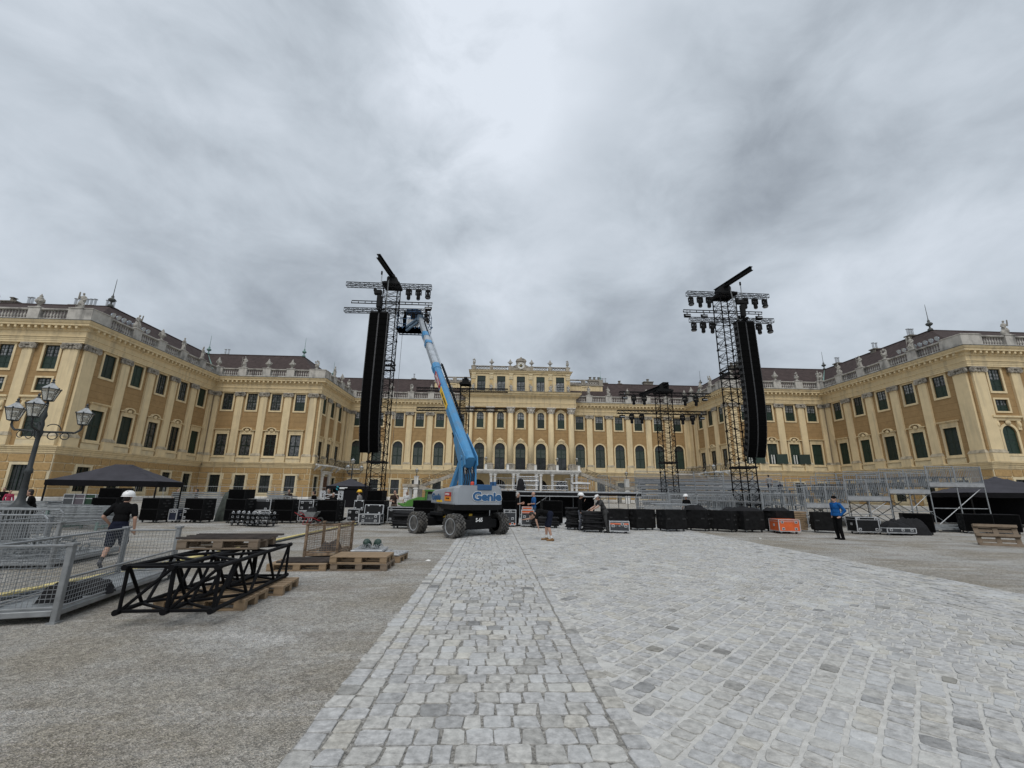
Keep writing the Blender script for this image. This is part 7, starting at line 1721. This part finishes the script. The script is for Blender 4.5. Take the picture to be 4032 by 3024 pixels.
BASE = dict(pel=(0, 0, .93), che=(0, .0, 1.25), nek=(0, .01, 1.46), hed=(0, -.02, 1.625), shL=(.185, 0, 1.41), shR=(-.185, 0, 1.41), elL=(.25, .03, 1.13), elR=(-.25, .03, 1.13), wrL=(.26, -.06, .89), wrR=(-.26, -.06, .89), hpL=(.09, 0, .90), hpR=(-.09, 0, .90), knL=(.10, -.03, .49), knR=(-.10, -.03, .49), anL=(.10, .03, .09), anR=(-.10, .03, .09))
def person(label, x, y, rz, top=F_blk, legs=F_blk, shoes=F_blk, sock=None, shorts=False, sleeve='short', pose={}, h=1.75, face=(0, -1, 0), hat=None, hair=M_hairD, vox=.013, z=0, toeL=None, toeR=None, bulk=1.0, hands={}, group=None):
    J = {k: Vector(v) for k, v in {**BASE, **pose}.items()}; prim = []
    mats = [M_skin, top, legs, shoes, sock or M_skin, mat('eye_dark', (.02, .015, .012), rough=.3)]
    S, T, L_, H_, K_, E_ = 0, 1, 2, 3, 4, 5
    def cap(a, c, r0, r1, zn): prim.append(('c', Vector(a), Vector(c), r0, r1, zn))
    def ell(c, r, zn, M=None): prim.append(('e', Vector(c), Vector(r), M or Matrix.Identity(3), 0, zn))
    up = (J['nek'] - J['pel']).normalized(); sw = (J['shL'] - J['shR']).normalized(); fw = sw.cross(up).normalized() * -1; fw = up.cross(sw) * -1 if fw.length < .1 else fw
    M = Matrix((sw, sw.cross(up) * -1, up)).transposed(); bk_ = bulk
    ell(J['che'] + up * .06, (.165 * bk_, .112 * bk_, .19), T, M); ell((J['pel'] * .45 + J['che'] * .55), (.148 * bk_, .108 * bk_, .17), T, M); ell(J['pel'] + up * .05, (.16 * bk_, .115 * bk_, .13), T if not shorts else L_, M); ell(J['pel'] - up * .03, (.165 * bk_, .118 * bk_, .10), L_, M)
    cap(J['shL'], J['shR'], .062, .062, T); cap(J['nek'] - up * .07, J['shL'] - up * .01, .07, .055, T); cap(J['nek'] - up * .07, J['shR'] - up * .01, .07, .055, T); cap(J['nek'] - up * .05, J['nek'] * .45 + J['hed'] * .55, .056, .052, S)
    fd_ = Vector(face).normalized(); hu = (J['hed'] - J['nek']); hu = (hu - fd_ * hu.dot(fd_)).normalized(); hs = fd_.cross(hu).normalized(); Mh = Matrix((hs, -fd_, hu)).transposed(); hc = J['hed']
    ell(hc + hu * .02, (.074, .095, .105), S, Mh); ell(hc - hu * .055 + fd_ * .02, (.058, .070, .065), S, Mh); ell(hc + fd_ * .10 - hu * .012, (.013, .02, .026), S, Mh); ell(hc + fd_ * .088 - hu * .055, (.026, .012, .010), S, Mh)
    for s in (-1, 1): ell(hc + hs * (.078 * s) - fd_ * .005, (.012, .024, .032), S, Mh); ell(hc + hs * (.032 * s) + fd_ * .088 + hu * .018, (.013, .010, .008), E_, Mh)
    for s in 'LR':
        sh, el, wr = J['sh' + s], J['el' + s], J['wr' + s]; zn = T; d = (wr - el).normalized()
        if sleeve == 'short': m_ = sh * .30 + el * .70; cap(sh, m_, .062 * bk_, .060 * bk_, T); cap(m_, el, .045, .040, S); cap(el, wr, .041, .028, S)
        else: cap(sh, el, .062 * bk_, .052 * bk_, T); cap(el, wr, .052 * bk_, .040 * bk_, T)
        hd = Vector(hands.get(s, d)).normalized(); sd = hd.cross(Vector((0, 1, .2))); sd = sd.normalized() if sd.length > .2 else Vector((1, 0, 0)); nr = hd.cross(sd).normalized(); pc = wr + hd * .05
        ell(pc, (.018, .040, .050), S, Matrix((nr, sd, hd)).transposed())
        for k, l in ((-1.5, .062), (-.5, .075), (.5, .07), (1.5, .055)):
            a = wr + hd * .085 + sd * (.019 * k); e1 = a + hd * (l * .55) + nr * .006; cap(a, e1, .0105, .0095, S); cap(e1, e1 + hd * (l * .40) + nr * .024, .0095, .0085, S)
        a = wr + hd * .03 + sd * .035; e1 = a + hd * .035 + sd * .025; cap(a, e1, .012, .011, S); cap(e1, e1 + hd * .03 + nr * .008, .011, .009, S)
        hp, kn, an = J['hp' + s], J['kn' + s], J['an' + s]; td = Vector(dict(L=toeL, R=toeR)[s] or (0, -1, 0)); td = Vector((td[0], td[1], td[2] if len(td) > 2 else 0)).normalized()
        if shorts: m_ = hp * .12 + kn * .88; cap(hp, m_, .098 * bk_, .088 * bk_, L_); cap(m_, kn, .058, .055, S); cap(kn, kn * .62 + an * .38, .056, .058, S); cap(kn * .62 + an * .38, an * .75 + kn * .25, .056, .042, S); cap(an * .75 + kn * .25, an, .044, .04, K_)
        else: cap(hp, kn, .095 * bk_, .070 * bk_, L_); cap(kn, an, .068 * bk_, .058 * bk_, L_)
        cap(an + Vector((0, 0, .0)), an - td * .05 + Vector((0, 0, -.045)), .045, .042, H_); cap(an - td * .05 + Vector((0, 0, -.045)), an + td * .17 + Vector((0, 0, -.052)), .042, .036, H_)
    b = MB()
    for p in prim:
        if p[0] == 'c': b.tube(p[1], p[2], p[3], 8, p[4]); b.ell(p[1], (p[3],) * 3, 8, 5); b.ell(p[2], (p[4],) * 3, 8, 5)
        else: b.ell(p[1], p[2], 12, 8, p[3])
    me = b.mesh('tmp', M_skin); o = bpy.data.objects.new('tmp', me); col.objects.link(o); md = o.modifiers.new('r', 'REMESH'); md.mode = 'VOXEL'; md.voxel_size = vox; ms_ = o.modifiers.new('s', 'SMOOTH'); ms_.factor = .5; ms_.iterations = 2
    bpy.context.view_layer.update(); ev = o.evaluated_get(bpy.context.evaluated_depsgraph_get()); me2 = bpy.data.meshes.new_from_object(ev); bpy.data.objects.remove(o); bpy.data.meshes.remove(me)
    me2.materials.clear()
    for m_ in mats: me2.materials.append(m_)
    import numpy as np
    n = len(me2.polygons); cen = np.empty(n * 3); me2.polygons.foreach_get('center', cen); cen = cen.reshape(-1, 3); best = np.full(n, 1e9); zone = np.zeros(n, int)
    for p in prim:
        if p[0] == 'c':
            a, c = np.array(p[1]), np.array(p[2]); ab = c - a; tt_ = np.clip(((cen - a) @ ab) / max(1e-9, ab @ ab), 0, 1); d_ = np.linalg.norm(cen - a - tt_[:, None] * ab, axis=1) - (p[3] + (p[4] - p[3]) * tt_)
        else:
            q = (cen - np.array(p[1])) @ np.array(p[3]); r_ = np.array(p[2]); k_ = np.linalg.norm(q / r_, axis=1); d_ = (k_ - 1) * r_.min()
        m_ = d_ < best; best[m_] = d_[m_]; zone[m_] = p[5]
    me2.polygons.foreach_set('material_index', zone.astype(np.int32)); me2.shade_smooth(); me2.name = 'body'
    t = thing('person', label, 'person', (x, y, z), rz, group); t.scale = (h / 1.75,) * 3
    put('body', me2, t)
    Mh4 = Mh
    if hat in ('helmW', 'helmY'):
        hm = M_helmW if hat == 'helmW' else M_helmY; k = MB(); k.lathe([(.128, -.01), (.126, .03), (.112, .075), (.07, .115), (.001, .128)], 18, hc + hu * .045, Mh, 1, 1.16); k.lathe([(.155, -.02), (.150, -.008), (.12, -.005)], 18, hc + hu * .045 + fd_ * .02, Mh, .95, 1.2); k.box(hc + hu * .165, (.025, .2, .02), Mh); k.build('helmet', hm, t, smooth=True)
    elif hat == 'cap': k = MB(); k.lathe([(.09, -.01), (.092, .03), (.075, .075), (.001, .10)], 14, hc + hu * .045, Mh, 1, 1.15); k.ell(hc + hu * .042 + fd_ * .14, (.065, .075, .01), 10, 5, Mh); k.build('cap', F_white, t, smooth=True)
    elif hat == 'band': k = MB(); k.lathe([(.083, -.03), (.086, .02), (.078, .06), (.05, .09), (.001, .10)], 14, hc + hu * .035 - fd_ * .006, Mh, 1, 1.2); k.build('beanie', F_blk, t, smooth=True)
    if hair and hat in (None, 'hairlong'): k = MB(); k.ell(hc + hu * .035 - fd_ * .018, (.082, .096, .102), 14, 9, Mh); k.ell(hc - fd_ * .05 - hu * .03, (.075, .06, .08), 12, 7, Mh); k.build('hair', hair, t, smooth=True)
    elif hair: k = MB(); k.ell(hc - fd_ * .045 - hu * .025, (.074, .06, .07), 12, 7, Mh); k.build('hair', hair, t, smooth=True)
    return t
CR_ = dict(elL=(.22, -.06, 1.12), elR=(-.22, -.06, 1.12))
# the walker in the white helmet, seen from behind: faces away from the viewer
person('man in white helmet, black tee and shorts walking away behind the mesh crate', -8.13, 10.35, R(180 + 12), F_blk, F_navy, fabric('shoe_grey', (.10, .10, .11)), sock=F_grey, shorts=True, hat='helmW', h=1.60, bulk=1.16, hair=M_hairD,
    pose=dict(pel=(0, 0, .91), che=(0, -.03, 1.23), nek=(0, -.07, 1.43), hed=(0, -.12, 1.58), shL=(.20, -.05, 1.38), shR=(-.20, -.05, 1.38), elL=(.33, .06, 1.14), elR=(-.30, .02, 1.10), wrL=(.24, -.08, .97), wrR=(-.30, -.04, .86), knR=(-.10, -.14, .50), anR=(-.10, -.12, .10), knL=(.11, .02, .48), anL=(.11, .22, .15)), toeL=(0, -.7, -.7))
# the bending man, facing left (-x): local front -y turned by -90
person('man in black tee and shorts bending down on the paving', 2.02, 16.5, R(-90), F_blk, F_navy, F_tan, sock=F_white, shorts=True, h=1.72, pose=dict(pel=(0, .10, .95), che=(0, -.20, 1.02), nek=(0, -.41, .98), hed=(0, -.56, .90), shL=(.18, -.37, .98), shR=(-.18, -.37, .98), elL=(.20, -.44, .74), elR=(-.20, -.56, .78), wrL=(.18, -.36, .50), wrR=(-.19, -.80, .74), hpL=(.09, .10, .90), hpR=(-.09, .10, .90), knL=(.14, .03, .50), knR=(-.13, -.02, .50), anL=(.17, .14, .10), anR=(-.16, -.02, .10)), face=(0, -.45, -.9), vox=.012)
person('man in bright blue jacket and black trousers standing with hands in pockets', 14.1, 18.0, R(-82), F_jack, F_blk, F_blk, sleeve='long', hat='band', hair=None, h=1.72, bulk=1.12, pose=dict(elL=(.30, .12, 1.16), elR=(-.30, .12, 1.16), wrL=(.19, -.03, .96), wrR=(-.19, -.03, .96), che=(0, .01, 1.25)))
person('worker in white helmet, black top and camouflage trousers beside the cloth stacks', 4.15, 21.2, R(70), F_blk, F_camo, F_blk, sleeve='long', hat='helmW', hair=M_hairD, h=1.70, pose=dict(elL=(.24, -.08, 1.13), wrL=(.10, -.20, 1.34), elR=(-.25, 0, 1.12), hed=(0, -.05, 1.61)), hands=dict(L=(-.3, -.3, .9)))
person('worker in white cap and grey tee leaning over the black cloth stack', 5.0, 20.0, R(-86), F_grey, F_grey, F_blk, hat='cap', hair=M_hairD, h=1.74, pose=dict(pel=(0, .06, .92), che=(0, -.10, 1.22), nek=(0, -.20, 1.40), hed=(0, -.30, 1.52), shL=(.19, -.17, 1.36), shR=(-.19, -.17, 1.36), elL=(.24, -.34, 1.14), elR=(-.22, -.36, 1.14), wrL=(.18, -.56, 1.02), wrR=(-.16, -.58, 1.02), knL=(.12, .02, .48), anL=(.12, .1, .09), knR=(-.12, .06, .48), anR=(-.13, .16, .09)), face=(0, -.8, -.5))
person('grey haired man in black clothes talking beside the tall grey case', 1.32, 23.55, R(80), F_blk, F_blk, F_blk, hair=M_hairG, h=1.70, pose=dict(elL=(.24, -.06, 1.14), wrL=(.06, -.24, 1.16), elR=(-.24, -.06, 1.14), wrR=(-.04, -.26, 1.20)))
person('bald man in blue tee facing the grey haired man', 2.2, 23.8, R(-80), F_blue, fabric('jeans', (.05, .08, .13)), F_blk, hair=None, h=1.74, bulk=1.12, pose=dict(elL=(.25, -.04, 1.14), wrL=(.02, -.22, 1.12), elR=(-.25, -.04, 1.14), wrR=(.0, -.24, 1.10)))
person('man in white helmet and black shirt behind the scaffold table', 10.9, 24.9, R(-60), F_blk, F_blk, F_blk, hat='helmW', h=1.70)
person('man in yellow helmet and light grey shirt left of the tower', -7.62, 26.2, R(-100), F_lgrey, F_navy, F_blk, hat='helmY', h=1.70)
person('man in black jacket looking left behind the speaker stacks', -9.95, 25.6, R(-95), F_blk, F_blk, F_blk, sleeve='long', h=1.66)
person('man in dark clothes just behind the black jacket man', -9.75, 27.3, R(-30), F_brown, F_blk, F_blk, sleeve='long', h=1.78)
person('grey haired man in dark shirt bent over near the white truss frame', -8.85, 25.5, R(-10), F_blk, F_blk, F_blk, hair=M_hairG, h=1.55)
person('man in brown tee holding a phone up left of the tractor', -5.75, 26.8, R(5), F_brown, F_khaki, F_blk, h=1.74, pose=dict(elL=(.22, -.14, 1.24), wrL=(.08, -.24, 1.50), elR=(-.22, -.12, 1.14), wrR=(-.06, -.24, 1.10)), hands=dict(L=(0, 0, 1)))
person('person in white shirt standing far behind beside the tractor', -6.4, 34, R(0), F_white, F_blk, F_blk, h=1.66)
person('person in dark clothes standing far behind the clamp racks', -14.2, 32, R(30), F_brown, F_blk, F_blk, h=1.72)
person('man in grey shirt under the right side of the left gazebo', -21.4, 31.5, R(60), F_grey, F_navy, F_blk, h=1.66); person('man in black shirt beside the grey shirted man under the left gazebo', -19.8, 31.0, R(-60), F_blk, F_blk, F_blk, h=1.66)
SIT = dict(pel=(0, .05, .48), che=(0, -.04, .80), nek=(0, -.10, 1.00), hed=(0, -.16, 1.14), shL=(.18, -.08, .95), shR=(-.18, -.08, .95), elL=(.24, -.14, .70), elR=(-.24, -.14, .70), wrL=(.14, -.36, .62), wrR=(-.14, -.36, .62), hpL=(.09, .02, .46), hpR=(-.09, .02, .46), knL=(.13, -.40, .48), knR=(-.13, -.40, .48), anL=(.13, -.40, .09), anR=(-.13, -.40, .09))
person('man in black jacket sitting on stacked frames by the lamp post', -17.1, 17.6, R(-50), F_blk, F_blk, F_blk, sleeve='long', pose=SIT, h=1.75, z=.30)
t = thing('frame_stack', 'low frame stack serving as seat beside the lamp post', 'scaffold frames', (-17.05, 17.6, 0), R(-50))
for k in range(6): MB().bx(-.5, .5, -.1, .5, 0, .08).build('frame', M_galvd if k % 2 else M_galv, t, (0, 0, .02 + k * .105))
person('person with dark hair in black coat at the far left', -30.6, 29.5, R(20), F_blk, F_blk, F_blk, sleeve='long', h=1.60); person('person in pink top at the far left', -29.7, 29.0, R(60), F_pink, F_blk, F_blk, sleeve='long', h=1.45, hair=M_hairD); person('person in black jacket beside the pink top at the far left', -28.6, 28.8, R(-60), F_blk, F_navy, F_blk, sleeve='long', h=1.62)
person('worker in grey standing high on the grandstand', 23.0, 36.2, R(150), F_lgrey, F_navy, F_blk, h=1.5, z=1.93, group=None); person('worker in dark blue crouching on the grandstand', 23.7, 36.0, R(120), F_navy, F_navy, F_blk, pose=SIT, h=1.6, z=1.72)
person('worker in black leaning on the left rail of the lift basket', -6.42, 28.78, R(60), F_blk, F_blk, F_blk, sleeve='long', h=1.65, z=12.55, pose=dict(che=(0, -.06, 1.24), nek=(0, -.16, 1.42), hed=(0, -.26, 1.53), shL=(.185, -.12, 1.38), shR=(-.185, -.12, 1.38), elL=(.24, -.32, 1.2), elR=(-.24, -.32, 1.2), wrL=(.18, -.5, 1.12), wrR=(-.18, -.5, 1.12)))
person('worker in dark clothes at the right end of the lift basket', -4.95, 28.8, R(-70), F_navy, F_blk, F_blk, sleeve='long', h=1.62, z=12.55)
# ------------------------------------------------------------------ parapet statues and urns of the palace
def lathe_urn():
    b = MB().lathe([(.32, 0), (.32, .10), (.16, .18), (.12, .38), (.20, .45), (.40, .75), (.46, .98), (.36, 1.08), (.28, 1.12), (.34, 1.18), (.30, 1.28), (.16, 1.42), (.20, 1.50), (.10, 1.68), (.03, 1.85)], 12)
    for s in (-1, 1): b.torus((s * .46, 0, .95), .13, .05, rotm(R(90)), 10, 5)
    for k in range(8): a = k * math.pi / 4; b.ell((.38 * math.cos(a), .38 * math.sin(a), .80), (.1, .1, .12), 6, 4)
    return b.mesh('parapet_urn', M_statue, True)
def lathe_trophy():
    b = MB().lathe([(.34, 0), (.34, .12), (.2, .2), (.16, .34), (.30, .5), (.34, .8), (.22, 1.0)], 10); rg_ = random.Random(8)
    for k in range(14): a = rg_.uniform(0, 6.28); b.ell((.34 * math.cos(a) * rg_.uniform(.3, 1), .3 * math.sin(a), rg_.uniform(.55, 1.55)), (.16, .14, rg_.uniform(.14, .26)), 7, 5)
    b.ell((0, 0, 1.6), (.14, .14, .24), 8, 5); return b.mesh('parapet_trophy', M_statue, True)
def statue(seed):
    rg_ = random.Random(seed); b = MB(); g = rg_.choice((-1, 1)); b.bx(-.36, .36, -.3, .3, 0, .14)
    b.lathe([(.30, .12), (.27, .4), (.24, .8), (.22, 1.05), (.25, 1.2), (.27, 1.38), (.22, 1.55), (.09, 1.66), (.07, 1.72)], 12, (0, 0, 0), None, 1, .72); b.ell((.04 * g, -.03, 1.85), (.11, .13, .15), 10, 7)
    def limb(*p, r=.075):
        for a, c in zip(p, p[1:]): b.tube(a, c, r, 7); b.ell(c, (r, r, r), 7, 5)
    limb((.22 * g, 0, 1.52), (.42 * g, -.08, 1.30), (.30 * g, -.24, 1.46 + .5 * (seed % 3 == 0))); limb((-.22 * g, 0, 1.52), (-.36 * g, .02, 1.22), (-.22 * g, -.2, 1.02)); limb((.12 * g, -.12, .95), (.16 * g, -.26, .55), (.14 * g, -.12, .14), r=.1)
    for k in range(10): a = rg_.uniform(0, 6.28); z = rg_.uniform(.3, 1.3); b.tube((.24 * math.cos(a), .2 * math.sin(a), z), (.30 * math.cos(a + .4), .24 * math.sin(a + .4), z - .35), .05, 6)
    if seed % 2: b.tube((.42 * g, -.2, .2), (.40 * g, -.2, 1.9), .035, 6)
    else: b.ell((-.34 * g, .05, .4), (.2, .2, .32), 9, 6)
    o = bpy.data.objects.new('tmp', b.mesh('tmp', M_statue)); col.objects.link(o); md = o.modifiers.new('r', 'REMESH'); md.mode = 'VOXEL'; md.voxel_size = .035; bpy.context.view_layer.update(); me2 = bpy.data.meshes.new_from_object(o.evaluated_get(bpy.context.evaluated_depsgraph_get())); bpy.data.objects.remove(o); me2.materials.clear(); me2.materials.append(M_statue); me2.shade_smooth(); return me2
URN, TRO, STA = lathe_urn(), lathe_trophy(), [statue(k) for k in range(4)]
WN = {0: 'left front wall', 1: 'left wing side wall', 2: 'left recessed wall', 3: 'left inner side wall', 4: 'middle wall', 5: 'right inner side wall', 6: 'right recessed wall', 7: 'right wing side wall', 8: 'right front wall'}
KND = {0: 'SUSUSUSU', 1: 'SUSSUS', 2: 'SUUUS', 3: 'SUUS', 4: 'SUUUUSSUUUUS', 5: 'SUUUS', 6: 'SUUUS', 7: 'SUSSUS', 8: 'SUSUSUSU'}
cnt = 0
for i in range(9):
    ps = sorted(s for j, s in PEDS if j == i); ok = []
    for s in ps:
        if i in (1, 8) and s < 1.2 or i == 3 and s < 1.0: continue
        if i == 7 and s > LAB - 1.2 or i in (2, 4, 6) and (s < .8 and i != 6): continue
        if i == 5 and s > LCD - 1: continue
        p = loc(i, s, 23.04, .43)
        if i == 0 and p[0] < -66 or i == 8 and p[0] > 76: continue
        ok.append((s, p))
    ok.sort(key=lambda q: q[1][0] if i in (0, 2, 4, 6, 8) else q[1][1])
    for k, (s, p) in enumerate(ok):
        kd = KND[i][k % len(KND[i])]; cnt += 1
        way = 'from the left' if i in (0, 2, 4, 6, 8) else 'from the near end'; w_ = 'pale stone figure' if kd == 'S' else 'pale stone vase'
        o = put('parapet_statue' if kd == 'S' else 'parapet_urn', STA[cnt % 4] if kd == 'S' else (URN if cnt % 3 else TRO), None, p, SEG[i][1], scale=1.08 if kd == 'S' else 1.0)
        tag(o, '%s on the %s parapet, %s %s' % (w_, WN[i], (ORD + ('eighth', 'ninth', 'tenth', 'eleventh', 'twelfth'))[k], way), 'statue' if kd == 'S' else 'urn', 'parapet figures and vases')
for k, x in enumerate(PX):
    tag(put('parapet_urn', URN if k not in (0, 5) else TRO, None, (x, YT + .18, 29.285), 0, scale=.92), '%s dark stone vase from the left on the clock parapet' % ORD[k], 'urn', 'vases on the clock parapet')
for k in range(6):
    x = XP + 4.38 * (k - 2.5) + (.45 if k == 0 else -.45 if k == 5 else 0)
    tag(put('attic_statue', STA[k % 4], None, (x, YT - .62, 23.12), 0, scale=.98), '%s small statue from the left before the attic windows' % ORD[k], 'statue', 'statues before the attic')
# floodlights on the parapet corners
fl = MB().lathe([(.06, -.2), (.10, -.16), (.30, .12), (.31, .16)], 12, (0, 0, 0), rotm(R(115))).mesh('reflector', mat('floodlight_silver', (.55, .62, .70), rough=.25, metal=.5)); fs_ = MB().bx(-.05, .05, -.05, .05, -.5, 0).mesh('stand', M_galvd)
for i, base in ((1, 3.0), (7, LAB - 3.0)):
    for k in range(8):
        s = base + (1 if i == 1 else -1) * .85 * k; p = loc(i, s, 23.75, -.2); t = thing('floodlight', '%s silver floodlight from the near end on the %s roof edge' % ((ORD + ('eighth',))[k], ('left', 'right')[i == 7]), 'floodlight', p, SEG[i][1], 'roof floodlights'); t.scale = (1.05,) * 3; put('reflector', fl, t); put('stand', fs_, t)
